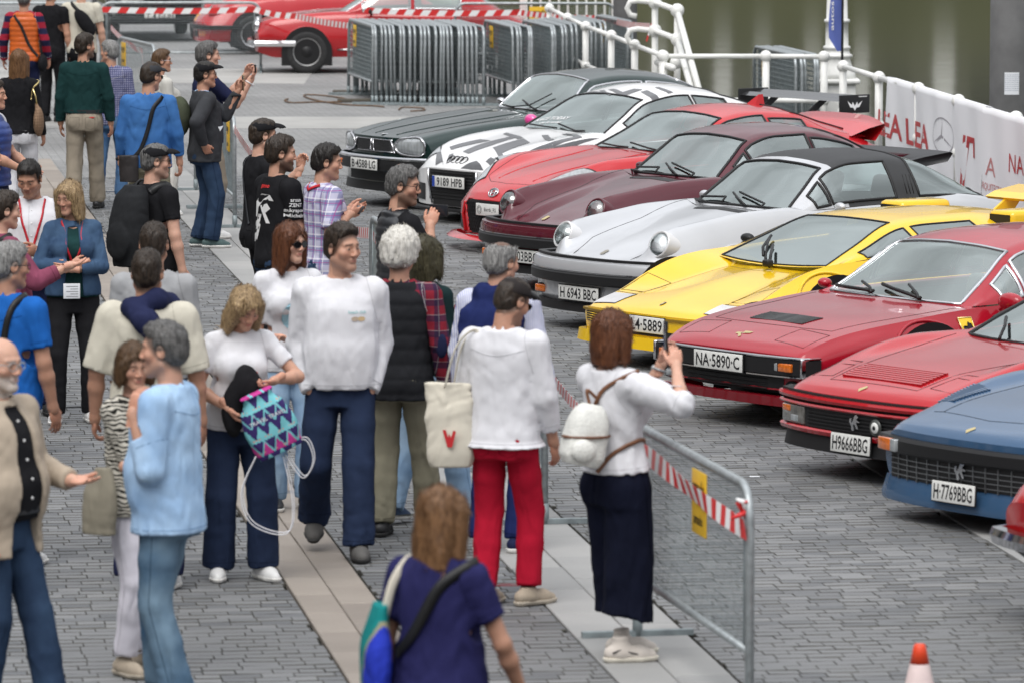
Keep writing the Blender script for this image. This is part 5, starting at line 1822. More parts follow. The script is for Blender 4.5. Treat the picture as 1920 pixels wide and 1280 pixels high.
# 6 yellow wedge -------------------------------------------------------------
m_yel = paint('yellow_paint', (.80, .50, .012), .22)
def make_wedge():
 sp = dict(L=4.14, hw=.93, nose=(.13, 2.6, 1.0), cabin=(1.42, 2.5), sharp=[1, 2],
  zc=[(0, .40), (.03, .425), (1.10, .685), (1.25, .70), (1.40, .70), (1.5, .5), (2.35, .5), (2.5, .95), (3.3, .95), (4.05, .85), (4.14, .78)],
  z1=[(0, .40), (.03, .42), (.5, .535), (1.10, .67), (1.25, .69), (1.4, .69), (1.5, .55), (2.35, .55), (2.5, .93), (3.3, .93), (4.14, .78)],
  zs=[(0, .395), (.03, .415), (.3, .50), (.6, .63), (.85, .715), (1.1, .755), (1.35, .77), (1.8, .80), (2.6, .86), (3.3, .90), (4.14, .78)],
  y1=[(0, .60), (.5, .50), (1.2, .40), (2, .5), (4.14, .5)], ys=[(0, .80), (.4, .79), (1, .77), (2, .80), (3.2, .84), (4.14, .8)],
  yo=[(0, .90), (.5, .945), (2, .95), (3.2, 1.0), (4.14, .95)], zo=[(0, .36), (.4, .43), (1, .50), (4.14, .55)], zb=[(0, .20), (.15, .16), (4.14, .2)],
  gh=[(1.17, .70, .66, .735, .70, .74), (1.5, .855, .60, .85, .74, .78), (1.93, 1.02, .52, 1.0, .77, .80), (2.2, 1.055, .50, 1.02, .775, .81), (2.7, 1.065, .48, 1.02, .78, .85), (3.2, 1.03, .44, .97, .76, .89), (3.6, .95, .4, .93, .7, .9)],
  ws=(1.19, 1.91), sw=[(1.45, 1.95, .10, .9), (2.02, 2.62, .10, .9)], trim=M_BLACK, trim_r=.008, pillar=.06, boxy=True, glass=M_TINT, side_glass=M_TINT, ws_bow=.12)
 c = Car('supercar', 'low yellow wedge-shaped supercar with huge flat windscreen and single wiper', 'car', loc_of(1216, 608, .33), ANG, m_yel, CARS, sp)
 for sg in (1, -1):
  lens = [(.10, sg*.52), (.10+.02, sg*.80), (.30, sg*.775), (.28, sg*.50)]
  c.patch([(a + (-.008 if a < .2 else .008), b*(1.012 if abs(b) > .7 else .985)) for a, b in lens], M_BLACK, None, .002, 'lamp_frame')
  c.patch(lens, mat('clear_lamp_cover', (.62, .60, .60), .08, coat=1.0, var=.12, scale=5), None, .005, 'lamp_cover')
  c.seam([(.36, sg*.51), (.36, sg*.775), (.60, sg*.765), (.60, sg*.49), (.36, sg*.51)])
  c.seam([(.30, sg*.51), (.33, sg*.775)])
  c.seam([(.045, sg*.58), (.5, sg*.485), (1.08, sg*.395)], r=.002)
  c.mirror(1.70, sg*1.0, .86, M_BLACK, (.07, .11, .06))
  c.side_int = c.patch([(2.55, .62), (2.95, .84), (3.2, .84), (2.9, .62)], M_BLACK, lambda a, b, off=.004, sg=sg: c.side(a, b, sg, off), .004, 'side_intake')
 c.seam([(1.08, .395), (.98, 0), (1.08, -.395)], r=.002)
 # nose edge, plate recess and bumper
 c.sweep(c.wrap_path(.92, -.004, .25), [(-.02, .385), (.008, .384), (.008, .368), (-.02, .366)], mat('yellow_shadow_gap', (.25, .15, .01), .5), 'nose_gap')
 c.sweep(c.wrap_path(.90, -.035, .25), [(-.02, .235), (.02, .235), (.035, .15), (-.02, .15)], m_yel, 'chin_spoiler')
 c.front_quad('air_intake', (-.72, .72), (.245, .285), M_GRILLE, .004)
 for sg in (1, -1):
  g = c.front_quad('corner_vent', tuple(sorted((sg*.66, sg*.86))), (.29, .36), M_GRILLE, .005)
  for k in range(4):
   z = .30 + k*.017
   MB().tube([c.front(sg*y, z, .008) for y in (.66, .76, .86)], .004, 5).build('vent_bar', [m_yel], g)
  c.front_quad('indicator', tuple(sorted((sg*.52, sg*.63))), (.30, .35), M_AMBER, .005)
 c.plate('L4·5889', .325, .40, .115, x=-.02, bold=.012)
 sh = [(.028, .016), (.028, -.016), (-.004, -.018), (-.03, 0), (-.004, .018)]
 c.patch([(.13 + a, b) for a, b in sh], M_BLACK, None, .004, 'badge')
 c.patch([(.13 + a*.7, b*.7) for a, b in sh], M_GOLD, None, .006, 'badge_centre')
 # the single pantograph wiper parked on the glass
 c.wiper([(1.05, -.10, .02), (1.13, -.02, .06), (1.30, .16, .04)], .012)
 c.wiper([(1.07, -.02, .03), (1.30, .22, .05), (1.36, .27, .05)], .009)
 c.wiper([(1.16, .10, .035), (1.28, .25, .03), (1.45, .36, .03)], .012)
 MB().bbox((1.01, -.13, .70), (1.07, -.06, .75), .012).build('wiper_base', [M_BLACK], c.root)
 # engine intake boxes and the rear wing
 for sg in (1, -1):
  MB().bbox((2.85, sg*.62-.14, .88), (3.35, sg*.62+.14, 1.06), .04).build('intake_box', [m_yel], c.root)
  MB().box((2.846, sg*.62-.11, .92), (2.852, sg*.62+.11, 1.03)).build('intake_mouth', [M_BLACK], c.root)
 w = MB(); vs = []
 prof = [(4.10, 1.02), (4.2, 1.06), (4.45, 1.10), (4.48, 1.08), (4.25, 1.02), (4.13, 1.0)]
 ys_ = [.93, .90, .35, 0, -.35, -.90, -.93]
 for y in ys_:
  dx = -.12*(1-abs(y)/.93)*0 + (.14 if abs(y) < .3 else 0)
  for x, z in prof: vs.append((x + dx, y, z))
 k = 6
 fs = [(i*k+j, i*k+(j+1) % k, (i+1)*k+(j+1) % k, (i+1)*k+j) for i in range(len(ys_)-1) for j in range(k)] + [tuple(range(k)), tuple((len(ys_)-1)*k+j for j in range(k-1, -1, -1))]
 w.add(vs, fs)
 wo = w.build('rear_wing', [m_yel], c.root)
 for sg in (1, -1):
  MB().prism([(4.15, 1.03), (4.3, 1.03), (4.1, .8), (3.8, .8)], -.012, .012, 0, frame((0, sg*.72, 0), (1, 0, 0), (0, 0, 1), (0, -1, 0))).build('wing_stay', [m_yel], wo)
 c.seats(2.3, .30, mat('black_leather', (.03, .03, .03), .5), .38, .44, True, .42, .5)
 for u, y in ((.98, .88), (3.45, .93)):
  for sg in (1, -1): c.wheel(u, sg*y, .325, .26)
make_wedge()

# 7 red four-seat coupe -------------------------------------------------------
m_red2 = paint('crimson_paint', (.34, .006, .018))
def make_four():
 sp = dict(L=4.80, hw=.90, nose=(.10, 2.6, 1.3), cabin=(1.6, 3.2), sharp=[2],
  zc=[(0, .515), (.03, .545), (.10, .58), (.42, .67), (.62, .70), (1.1, .74), (1.45, .775), (1.53, .775), (1.65, .42), (3.1, .42), (3.25, .88), (4.2, .82), (4.75, .74), (4.8, .65)],
  z1=[(0, .512), (.03, .542), (.10, .575), (.42, .662), (.62, .692), (1.1, .733), (1.45, .765), (1.53, .76), (1.65, .5), (3.1, .5), (3.25, .86), (4.2, .81), (4.8, .65)],
  zs=[(0, .505), (.03, .53), (.35, .635), (.9, .705), (1.5, .755), (2.6, .78), (3.6, .80), (4.8, .62)],
  ys=[(0, .69), (.3, .735), (.9, .79), (2, .82), (4, .8), (4.8, .72)], y1=[(0, .42), (4.8, .48)],
  yo=[(0, .75), (.4, .83), (.9, .88), (2, .91), (4, .9), (4.8, .82)], zo=[(0, .45), (.6, .56), (4.8, .6)], zb=[(0, .28), (.3, .22), (4.8, .28)],
  gh=[(1.44, .75, .73, .75, .77, .76), (1.75, .955, .66, .915, .795, .77), (2.02, 1.125, .60, 1.075, .80, .78), (2.35, 1.20, .57, 1.13, .805, .785), (2.8, 1.21, .56, 1.14, .805, .79), (3.3, 1.10, .54, 1.04, .79, .80), (3.9, .87, .50, .86, .70, .82)],
  ws=(1.47, 2.0), rw=(3.35, 3.75), sw=[(1.72, 1.90, .06, .92), (1.94, 2.66, .06, .92), (2.70, 3.25, .1, .92)], trim=M_CHROME, trim_r=.014, pillar=.06, boxy=True)
 sp['interior'] = mat('cream_trim', (.42, .37, .29), .6, var=.2, scale=5)
 c = Car('sports_car', 'crimson four-seat coupe with flat bonnet, black bonnet grille and chrome window frames', 'car', loc_of(1362, 676, .43), ANG, m_red2, CARS, sp)
 P = c.wrap_path(.755, -.035, .10)
 c.sweep(P, [(-.12, .505), (.0, .50), (.02, .485), (.02, .39), (.0, .375), (-.12, .37)], M_BLACK, 'bumper')
 c.sweep(P, [(.0, .508), (.022, .503), (.022, .495), (.0, .495)], M_CHROME, 'bumper_trim')
 c.sweep(P, [(.0, .385), (.022, .382), (.022, .374), (.0, .372)], M_CHROME, 'bumper_trim')
 for sg in (1, -1):
  x = float(c.nose_x(np.array(.755)))
  MB().bbox((x-.068, sg*.762-.012, .375), (x+.06, sg*.762+.012, .505), .010).build('bumper_corner', [M_CHROME], c.root)
  xx = float(c.nose_x(np.array(.62)))
  MB().bbox((xx-.064, sg*.62-.065, .41), (xx+.0, sg*.62+.065, .465), .006).build('indicator', [M_AMBER], c.root)
  MB().bbox((xx-.068, sg*.515-.038, .41), (xx-.01, sg*.515+.038, .465), .006).build('side_light', [M_LENS], c.root)
  # pop-up lamp lids
  c.seam([(.13, sg*.34), (.12, sg*.64), (.33, sg*.66), (.34, sg*.36), (.13, sg*.34)])
  c.seam([(.36, sg*.36), (.40, sg*.60), (1.38, sg*.72)])
  oval_lamp(c, sg*.635, .30, .05, .04, 'fog_lamp', ring=M_BLACK, rr=.01)
 c.seam([(.36, .36), (.34, 0), (.36, -.36)])
 c.front_quad('radiator_grille', (-.56, .56), (.225, .37), M_GRILLE, .004)
 for k in range(3):
  MB().tube([c.front(y, .285 + k*.03, .008) for y in np.linspace(-.41, .41, 11)], .004, 5).build('grille_bar', [M_BLACK], c.root)
 c.sweep(c.wrap_path(.72, .0, .3), [(-.03, .24), (.008, .235), (-.02, .17), (-.07, .16)], m_red2, 'front_valance')
 c.plate('NA·5890·C', .435, .50, .115, x=-.075)
 c.slots(.42, .61, -.27, .27, 8, M_GRILLE, mat('satin_black', (.03, .03, .03), .4), .55, name='bonnet_grille')
 q = [(.14, .03), (.14, .08), (.165, .08), (.165, .03)]
 c.patch(q, M_GOLD, None, .004, 'badge')
 c.patch([(.10, .0), (.14, .05), (.155, .035), (.115, -.01)], M_GOLD, None, .004, 'badge')
 c.patch([(.15, .02), (.19, .03), (.19, -.05), (.165, -.045)], M_GOLD, None, .004, 'badge_script')
 # flank shield with horse
 shf = lambda a, b, off=.004: c.side(a, b, -1, off)
 sh = [(-.065, .085), (.065, .085), (.062, 0), (.0, -.095), (-.062, 0)]
 so = c.patch([(1.34 + a*.85, .625 + b*.85) for a, b in sh], mat('shield_yellow', (.80, .55, .02), .3), shf, .006, 'shield_badge')
 c.patch([(1.34 + a*.11, .62 + b*.11) for a, b in horse_poly(.95)], M_BLACK, shf, .009, 'shield_horse', 2, so)
 MB().tube([c.side(1.34 + a*.85, .625 + b*.85, -1, .008) for a, b in sh + sh[:1]], .004, 5).build('shield_edge', [M_GOLD], so)
 for y0 in (.40, -.08):
  c.wiper([(1.34, y0-.30, .03), (1.40, y0-.22, .05), (1.48, y0-.05, .035)], .011)
  c.wiper([(1.38, y0-.28, .04), (1.42, y0+.05, .04), (1.46, y0+.20, .035)], .013)
 c.mirror(1.62, -.99, .80, m_red2, (.055, .115, .062), k=1); c.mirror(1.62, .97, .84, m_red2, (.08, .09, .06))
 cream = mat('cream_leather', (.50, .44, .34), .5)
 c.seats(2.6, .36, cream, .38, .48, True, .48, .25)
 c.seats(3.1, .36, cream, .36, .45, False, .42, .25)
 c.steering(1.95, -.38, .74)
 MB().bbox((1.63, -.70, .54), (1.82, .70, .72), .06).build('dashboard', [M_INT], c.root)
 for u in (1.0, 3.6):
  for y in (.845, -.845): c.wheel(u, y, .32, .21)
make_four()

# 8, 9 mid-engined pair -------------------------------------------------------
def mid_spec():
 return dict(L=4.25, hw=.865, nose=(.15, 2.6, 1.2), cabin=(1.6, 2.5), sharp=[],
  zc=[(0, .52), (.03, .555), (.07, .575), (.22, .62), (.42, .67), (.8, .715), (1.2, .75), (1.45, .765), (1.52, .765), (1.62, .40), (2.45, .40), (2.6, .95), (3.3, .92), (4.2, .85), (4.25, .75)],
  z1=[(0, .518), (.03, .552), (.07, .572), (.22, .615), (.42, .665), (.8, .715), (1.2, .75), (1.45, .762), (1.52, .755), (1.62, .45), (2.45, .45), (2.6, .93), (3.3, .91), (4.25, .75)],
  zs=[(0, .505), (.04, .535), (.3, .61), (.6, .70), (.85, .755), (1.1, .78), (1.5, .775), (2.2, .80), (3.0, .90), (3.6, .88), (4.25, .75)],
  ys=[(0, .70), (.3, .71), (.9, .715), (2, .76), (3.2, .76), (4.25, .7)], y1=[(0, .46), (.5, .50), (1.3, .54), (4.25, .5)],
  yo=[(0, .80), (.4, .85), (1, .87), (2, .865), (3.2, .89), (4.25, .82)], zo=[(0, .38), (.5, .46), (4.25, .55)], zb=[(0, .24), (.2, .19), (4.25, .22)],
  gh=[(1.43, .74, .68, .755, .72, .765), (1.8, .94, .62, .91, .755, .785), (2.15, 1.09, .55, 1.04, .765, .80), (2.4, 1.125, .53, 1.07, .77, .81), (2.7, 1.12, .52, 1.06, .77, .84), (3.2, 1.03, .5, .98, .76, .9), (3.7, .9, .48, .88, .7, .88)],
  ws=(1.47, 2.1), rw=(2.85, 3.05), sw=[(1.72, 2.55, .08, .92)], trim=M_BLACK, trim_r=.012, pillar=.055)
m_red3 = paint('scarlet_paint', (.42, .007, .014))
def make_mid_red():
 c = Car('sports_car', 'scarlet mid-engined coupe with red bonnet louvres and black front grille', 'car', loc_of(1604, 829, .25), ANG, m_red3, CARS, mid_spec())
 P = c.wrap_path(.84, -.02, .5)
 c.sweep(P, [(-.06, .505), (.012, .50), (.02, .485), (.012, .467), (-.06, .465)], m_red3, 'nose_bar')
 c.sweep(P, [(-.06, .516), (-.008, .516), (-.008, .50), (-.06, .50)], M_SEAM, 'nose_gap')
 c.sweep(P, [(-.06, .468), (-.014, .468), (-.014, .445), (-.06, .445)], M_SEAM, 'nose_gap')
 c.sweep(P, [(-.06, .452), (.006, .448), (.014, .438), (.006, .428), (-.06, .425)], m_red3, 'grille_surround')
 c.sweep(P, [(-.06, .305), (.0, .303), (.012, .292), (.0, .268), (-.06, .265)], m_red3, 'grille_surround')
 x0 = -.005
 c.sweep(c.wrap_path(.80, -.008, .03), [(-.03, .43), (.004, .43), (.004, .30), (-.03, .30)], M_GRILLE, 'grille')
 for k in range(5):
  c.sweep(c.wrap_path(.46, -.016, .01), [(0, .32 + k*.022), (.006, .317 + k*.022), (.006, .311 + k*.022), (0, .311 + k*.022)], M_BLACK, 'grille_bar')
 for sg in (1, -1):
  x = float(c.nose_x(np.array(.7)))
  M = frame((x-.034, sg*.63, .366), (0, -sg, 0), (0, 0, 1), (-1, 0, 0)) @ Matrix.Rotation(-.22, 4, 'Y')
  lo = MB().bbox((-.15, -.055, -.03), (.13, .055, .012), .008, 0, M).build('front_lamp', [mat('smoked_lens', (.13, .125, .115), .08, coat=1.0, var=.4, scale=20)], c.root)
  MB().bbox((-.14, .012, .008), (-.04, .05, .016), .004, 0, M).build('indicator', [M_AMBER], lo)
  MB().bbox((-.03, -.045, .008), (.06, -.005, .016), .004, 0, M).build('lamp_lens', [M_LENS], lo)
  c.seam([(.20, sg*.45), (.20, sg*.64), (.46, sg*.67), (.47, sg*.48), (.20, sg*.45)])
  c.seam([(.40, sg*.475), (.40, sg*.66)])
  if sg < 0: c.mirror(1.85, sg*.95, .90, m_red3, (.08, .09, .06))
  c.seam([(.46, sg*.42), (.9, sg*.52), (1.36, sg*.62)])
 c.seam([(.46, .42), (.14, .40), (.14, -.40), (.46, -.42)])
 c.slots(.20, .43, -.36, .36, 8, mat('red_louvre_base', (.30, .006, .012), .4), m_red3, .62, name='bonnet_louvre', raise_=.012)
 c.sweep(c.wrap_path(.76, .03, .4), [(-.03, .27), (.03, .265), (.05, .17), (-.03, .17)], M_BLACK, 'chin_spoiler')
 c.patch([(.03, .01), (.055, .035), (.10, .005), (.075, -.02)], M_GOLD, None, .004, 'badge')
 hp = MB();
 vs = [(-.033, -(x*.115) - .02, .375 + z*.10) for x, z in horse_poly()]
 hp.add(vs, [tuple(range(len(vs)))]); hp.add([(v[0]+.008, v[1], v[2]) for v in vs], [tuple(range(len(vs)))])
 hp.build('horse_emblem', [M_CHROME], c.root)
 M = frame((-.03, -.22, .362), (0, -1, 0), (0, 0, 1), (-1, 0, 0))
 b = MB().lathe([(.052, 0), (.05, .008), (.0, .010)], 24, 0, M, False).build('club_badge', [mat('badge_dark', (.05, .055, .05), .3)], c.root)
 MB().lathe([(.034, .0095), (.03, .014), (.0, .015)], 20, 0, M, False).build('badge_centre', [M_PLATE], b)
 MB().lathe([(.014, .0155), (.012, .017), (.0, .017)], 12, 0, M, False).build('badge_number', [M_BLACK], b)
 c.plate('H9666BBG', .245, .36, .115, x=-.045, tilt=.05)
 c.wiper([(1.36, .22, .03), (1.46, .28, .05), (1.60, .42, .03)], .011)
 c.wiper([(1.36, -.25, .03), (1.44, -.2, .05), (1.56, .05, .04)], .012)
 c.seats(2.3, .30, mat('black_leather', (.03, .03, .03), .5), .36, .44, True, .40, .35)
 for u in (.92, 3.25):
  for y in (.81, -.81): c.wheel(u, y, .31, .21)
make_mid_red()
m_blue1 = paint('steel_blue_paint', (.042, .098, .19), .2, .1)
def make_mid_blue():
 sp = mid_spec()
 c = Car('sports_car', 'steel blue mid-engined coupe with louvred wing and egg-crate grille', 'car', loc_of(1805, 920, .23), ANG, m_blue1, CARS, sp)
 P = c.wrap_path(.84, -.02, .35)
 c.sweep(P, [(-.06, .485), (.005, .48), (.02, .46), (.02, .40), (.005, .385), (-.06, .383)], M_BLACK, 'bumper')
 for sg in (1, -1):
  x = float(c.nose_x(np.array(.66)))
  M = frame((x-.048, sg*.655, .432), (0, -sg, 0), (0, 0, 1), (-1, 0, 0)) @ Matrix.Rotation(-.25, 4, 'Y')
  MB().bbox((-.13, -.036, -.02), (.02, .036, .016), .006, 0, M).build('indicator', [M_AMBER], c.root)
  MB().bbox((.022, -.036, -.02), (.085, .036, .016), .006, 0, M).build('side_light', [M_LENS], c.root)
  c.slots(.42, .71, min(sg*.55, sg*.69), max(sg*.55, sg*.69), 12, mat('blue_louvre_base', (.02, .05, .10), .5), m_blue1, .55, name='wing_louvre', raise_=.008)
  c.seam([(.10, sg*.66), (.24, sg*.655)])
  c.seam([(.26, sg*.46), (.26, sg*.54)])
  if sg < 0: c.mirror(1.85, sg*.95, .90, m_blue1, (.08, .09, .06))
  c.seam([(.26, sg*.46), (.9, sg*.50), (1.34, sg*.56)])
 c.seam([(.26, .46), (.20, 0), (.26, -.46)])
 # egg-crate grille
 c.sweep(c.wrap_path(.70, -.004, .03), [(-.03, .387), (.004, .387), (.004, .245), (-.03, .245)], M_GRILLE, 'grille')
 m_eg = mat('grille_alloy', (.28, .29, .30), .35, metal=.8)
 for k in range(4):
  c.sweep(c.wrap_path(.68, -.016, .01), [(0, .268 + k*.03), (.004, .268 + k*.03), (.004, .2635 + k*.03), (0, .2635 + k*.03)], m_eg, 'grille_bar')
 for k in range(13):
  y = -.60 + k*.10
  x = float(c.nose_x(np.array(y)))
  MB().box((x-.017, y-.0025, .24), (x-.004, y+.0025, .385)).build('grille_upright', [m_eg], c.root)
 vs = [(-.028, -(x*.12), .345 + z*.11) for x, z in horse_poly()]
 hp = MB(); hp.add(vs, [tuple(range(len(vs)))]); hp.add([(v[0]+.008, v[1], v[2]) for v in vs], [tuple(range(len(vs)))])
 hp.build('horse_emblem', [M_CHROME], c.root)
 c.sweep(c.wrap_path(.78, -.0, .4), [(-.04, .252), (.0, .25), (.035, .145), (.03, .11), (-.04, .11)], m_blue1, 'chin_spoiler')
 c.plate('H·7769BBG', .225, .36, .115, x=-.075, tilt=.05)
 c.patch([(.03, .01), (.055, .035), (.10, .005), (.075, -.02)], M_GOLD, None, .004, 'badge')
 c.wiper([(1.36, .22, .03), (1.46, .28, .05), (1.60, .42, .03)], .011)
 c.wiper([(1.36, -.25, .03), (1.44, -.2, .05), (1.56, .05, .04)], .012)
 c.seats(2.3, .30, mat('black_leather', (.03, .03, .03), .5), .36, .44, True, .40, .35)
 for u in (.92, 3.25):
  for y in (.81, -.81): c.wheel(u, y, .31, .21)
make_mid_blue()

# 10 red roundish classic, only its corner in the frame -----------------------
m_red4 = paint('signal_red_paint', (.42, .012, .015))
def make_corner():
 sp = dict(L=4.2, hw=.80, nose=(.16, 2.4, 1.2), cabin=(1.6, 2.8), sharp=[],
  zc=[(0, .62), (.06, .72), (.5, .82), (1.2, .90), (1.6, .93), (1.7, .55), (2.7, .55), (2.85, .92), (3.6, .88), (4.2, .7)],
  zs=[(0, .60), (.06, .68), (.3, .76), (.8, .84), (1.6, .88), (2.8, .90), (3.6, .85), (4.2, .68)],
  ys=[(0, .68), (.3, .69), (1.2, .68), (3.4, .64), (4.2, .55)], yo=[(0, .80), (.4, .81), (2, .80), (4.2, .72)], zo=[(0, .54), (4.2, .55)], zb=[(0, .36), (.3, .24), (4.2, .3)],
  gh=[(1.5, .90, .62, .88, .66, .89), (1.85, 1.12, .56, 1.08, .69, .90), (2.1, 1.27, .52, 1.22, .70, .9), (2.6, 1.30, .5, 1.24, .7, .9), (3.0, 1.18, .48, 1.13, .69, .9), (3.5, .92, .45, .9, .62, .87)],
  ws=(1.53, 2.05), rw=(2.8, 3.3), sw=[(1.8, 2.75, .06, .92)], trim=M_CHROME)
 p = at_z(1885, 1005, .42)
 r = math.radians(ANG)
 fx, fy = -math.cos(r), -math.sin(r)
 lx, ly = math.sin(r), -math.cos(r)
 loc = (p.x + lx*.74 + fx*.10, p.y + ly*.74 + fy*.10)
 c = Car('classic_car', 'signal red rounded classic car with a chrome bumper at the right edge', 'car', loc, ANG, m_red4, CARS, sp)
 P = c.wrap_path(.80, -.06, .30)
 c.sweep(P, [(-.02, .47), (.03, .465), (.045, .43), (.03, .385), (-.02, .38)], M_CHROME, 'bumper')
 for sg in (1, -1):
  c.round_lamp(.05, sg*.36, .64, .09, M_CHROME, .12, .05)
  MB().bbox((.0, sg*.30-.03, .36), (.10, sg*.30+.03, .54), .02).build('overrider', [M_CHROME], c.root)
 c.front_quad('grille', (-.35, .35), (.50, .60), M_GRILLE, .005)
 c.plate('H 2214 BBD', .30, .50, .11, x=-.09)
 for u in (.8, 3.2):
  for y in (.75, -.75): c.wheel(u, y, .30, .18)
make_corner()

# ------------------------------------------------------------------ cars in the distance
m_red5 = paint('saloon_red_paint', (.42, .015, .02))
def make_saloon():
 sp = dict(L=4.15, hw=.80, nose=(.10, 2.6, 1.0), cabin=(1.5, 3.0), sharp=[],
  zc=[(0, .66), (.06, .76), (.6, .86), (1.35, .93), (1.45, .93), (1.55, .6), (2.9, .6), (3.0, .93), (3.7, .9), (4.1, .78), (4.15, .7)],
  zs=[(0, .64), (.06, .74), (.4, .83), (1.4, .90), (2.8, .91), (3.7, .88), (4.15, .7)],
  ys=[(0, .64), (.3, .68), (3.5, .68), (4.15, .6)], yo=[(0, .74), (.4, .79), (3.6, .79), (4.15, .72)], zo=[(0, .58), (4.15, .6)], zb=[(0, .32), (.3, .24), (4.15, .3)],
  gh=[(1.35, .90, .64, .89, .67, .895), (1.7, 1.15, .59, 1.10, .69, .90), (1.95, 1.36, .55, 1.30, .70, .905), (2.5, 1.43, .54, 1.36, .70, .91), (3.0, 1.38, .53, 1.31, .70, .91), (3.5, 1.05, .5, 1.02, .66, .9), (3.7, .9, .48, .89, .62, .88)],
  ws=(1.38, 1.92), rw=(3.05, 3.5), sw=[(1.62, 2.35, .06, .92), (2.42, 3.1, .06, .92)], trim=M_CHROME)
 wpos = at_z(572, 139)
 # near flank looks at the camera; nose to the left
 loc = (wpos.x - .80, wpos.y + .80)
 c = Car('saloon_car', 'red old saloon with chrome hub rims parked sideways behind the barrier stack', 'car', loc, 2.0, m_red5, None, sp)
 P = c.wrap_path(.80, -.07, .55)
 c.sweep(P, [(-.02, .50), (.025, .495), (.04, .46), (.025, .41), (-.02, .40)], M_CHROME, 'bumper')
 for sg in (1, -1):
  c.round_lamp(.03, sg*.55, .70, .10, M_CHROME, .05, .05)
  c.mirror(1.75, sg*.86, .98, M_BLACK, (.05, .07, .06))
  c.seam([(1.55, .88), (1.52, .60), (1.55, .32)], lambda a, b, off=.003, sg=sg: c.side(a, b, sg, off), .005)
  c.seam([(2.40, .88), (2.40, .32)], lambda a, b, off=.003, sg=sg: c.side(a, b, sg, off), .005)
  MB().tube([c.side(u, .36, sg, .006) for u in np.linspace(1.25, 2.9, 12)], .012, 6).build('sill_trim', [M_CHROME], c.root)
  MB().bbox((2.25, sg*.80-.015, .74), (2.36, sg*.80+.015, .77), .006).build('door_handle', [M_CHROME], c.root)
 for u in (.80, 3.2):
  for y in (.745, -.745): c.wheel(u, y, .325, .17, mat('grey_rim', (.42, .42, .42), .35, metal=.4), M_BLACK)
 c.seats(2.3, .5, M_INT, .34)
make_saloon()
m_red6 = paint('coupe_red_paint', (.45, .012, .02))
def make_far_red():
 sp = dict(L=4.2, hw=.82, nose=(.22, 2.6, 1.2), cabin=(1.5, 2.7), sharp=[],
  zc=[(0, .52), (.06, .60), (.4, .70), (1.3, .90), (1.45, .91), (1.55, .55), (2.6, .55), (2.75, .95), (3.4, .93), (4.2, .6)],
  zs=[(0, .50), (.06, .60), (.3, .72), (.6, .83), (1.3, .90), (2.6, .93), (3.3, .94), (4.2, .6)],
  ys=[(0, .58), (.3, .62), (1.2, .66), (3.4, .70), (4.2, .55)], yo=[(0, .76), (.4, .81), (2, .81), (3.3, .85), (4.2, .74)], zo=[(0, .42), (4.2, .5)], zb=[(0, .2), (4.2, .24)],
  gh=[(1.35, .88, .64, .87, .68, .885), (1.7, 1.10, .58, 1.06, .70, .91), (2.0, 1.27, .53, 1.22, .70, .92), (2.4, 1.30, .52, 1.24, .70, .92), (2.9, 1.2, .5, 1.15, .7, .93), (3.6, .92, .45, .9, .62, .9)],
  ws=(1.38, 1.95), rw=(2.8, 3.4), sw=[(1.65, 2.5, .06, .92)], trim=M_BLACK)
 q = at_z(458, 104)
 c = Car('sports_car', 'red low coupe with amber indicator and chrome wheel behind the far tape', 'car', (q.x - .86, q.y + .95), 9.0, m_red6, None, sp)
 P = c.wrap_path(.81, -.03, .5)
 c.sweep(P, [(-.02, .47), (.03, .465), (.03, .40), (-.02, .395)], M_BLACK, 'bumper_strip')
 for sg in (1, -1):
  c.round_lamp(.22, sg*.58, .70, .10, m_red6, .35, .05, 0, .12)
  c.front_quad('indicator', tuple(sorted((sg*.42, sg*.66))), (.29, .37), M_AMBER, .008)
  c.front_quad('air_intake', tuple(sorted((sg*.12, sg*.38))), (.27, .37), M_GRILLE, .006)
 for u in (.88, 3.2):
  for y in (.79, -.79): c.wheel(u, y, .32, .2, mat('bright_rim', (.65, .65, .66), .2, metal=.9))
make_far_red()
def make_dark():
 sp = dict(L=4.1, hw=.80, nose=(.10, 2.6, 1.0), cabin=(1.4, 2.9), sharp=[],
  zc=[(0, .70), (.1, .85), (1.2, .95), (1.4, .6), (2.9, .6), (3.1, .95), (4.0, .9), (4.1, .75)], zs=[(0, .68), (.1, .82), (1.2, .9), (3.0, .92), (4.1, .75)],
  ys=[(0, .66), (4.1, .66)], yo=[(0, .76), (.4, .80), (4.1, .78)], zo=[(0, .6), (4.1, .6)], zb=[(0, .3), (4.1, .34)],
  gh=[(1.2, .92, .64, .9, .68, .9), (1.7, 1.3, .56, 1.25, .7, .91), (2.2, 1.4, .55, 1.34, .7, .91), (3.0, 1.36, .54, 1.3, .7, .92), (3.6, .95, .5, .93, .66, .9)], ws=(1.25, 1.65), rw=(3.05, 3.5), sw=[(1.5, 2.9, .06, .92)])
 q = at_z(310, 80)
 c = Car('parked_car', 'dark car with two yellow plates facing us beyond the far tape', 'car', (q.x - .1, q.y + .1), 100.0, paint('black_paint', (.012, .012, .013)), None, sp)
 for z, t in ((.44, 'T 4 GUH'), (.80, 'VINTAGE')):
  c.plate(t, z, .52, .14, x=-.06)
  c.root.children[-1].data.materials[0] = M_YELLOWSIGN
 P = c.wrap_path(.80, -.04, .4)
 c.sweep(P, [(-.02, .42), (.03, .41), (.03, .34), (-.02, .33)], M_BLACK, 'bumper')
 for u in (.75, 3.2):
  for y in (.75, -.75): c.wheel(u, y, .32, .18, M_CHROME)
make_dark()

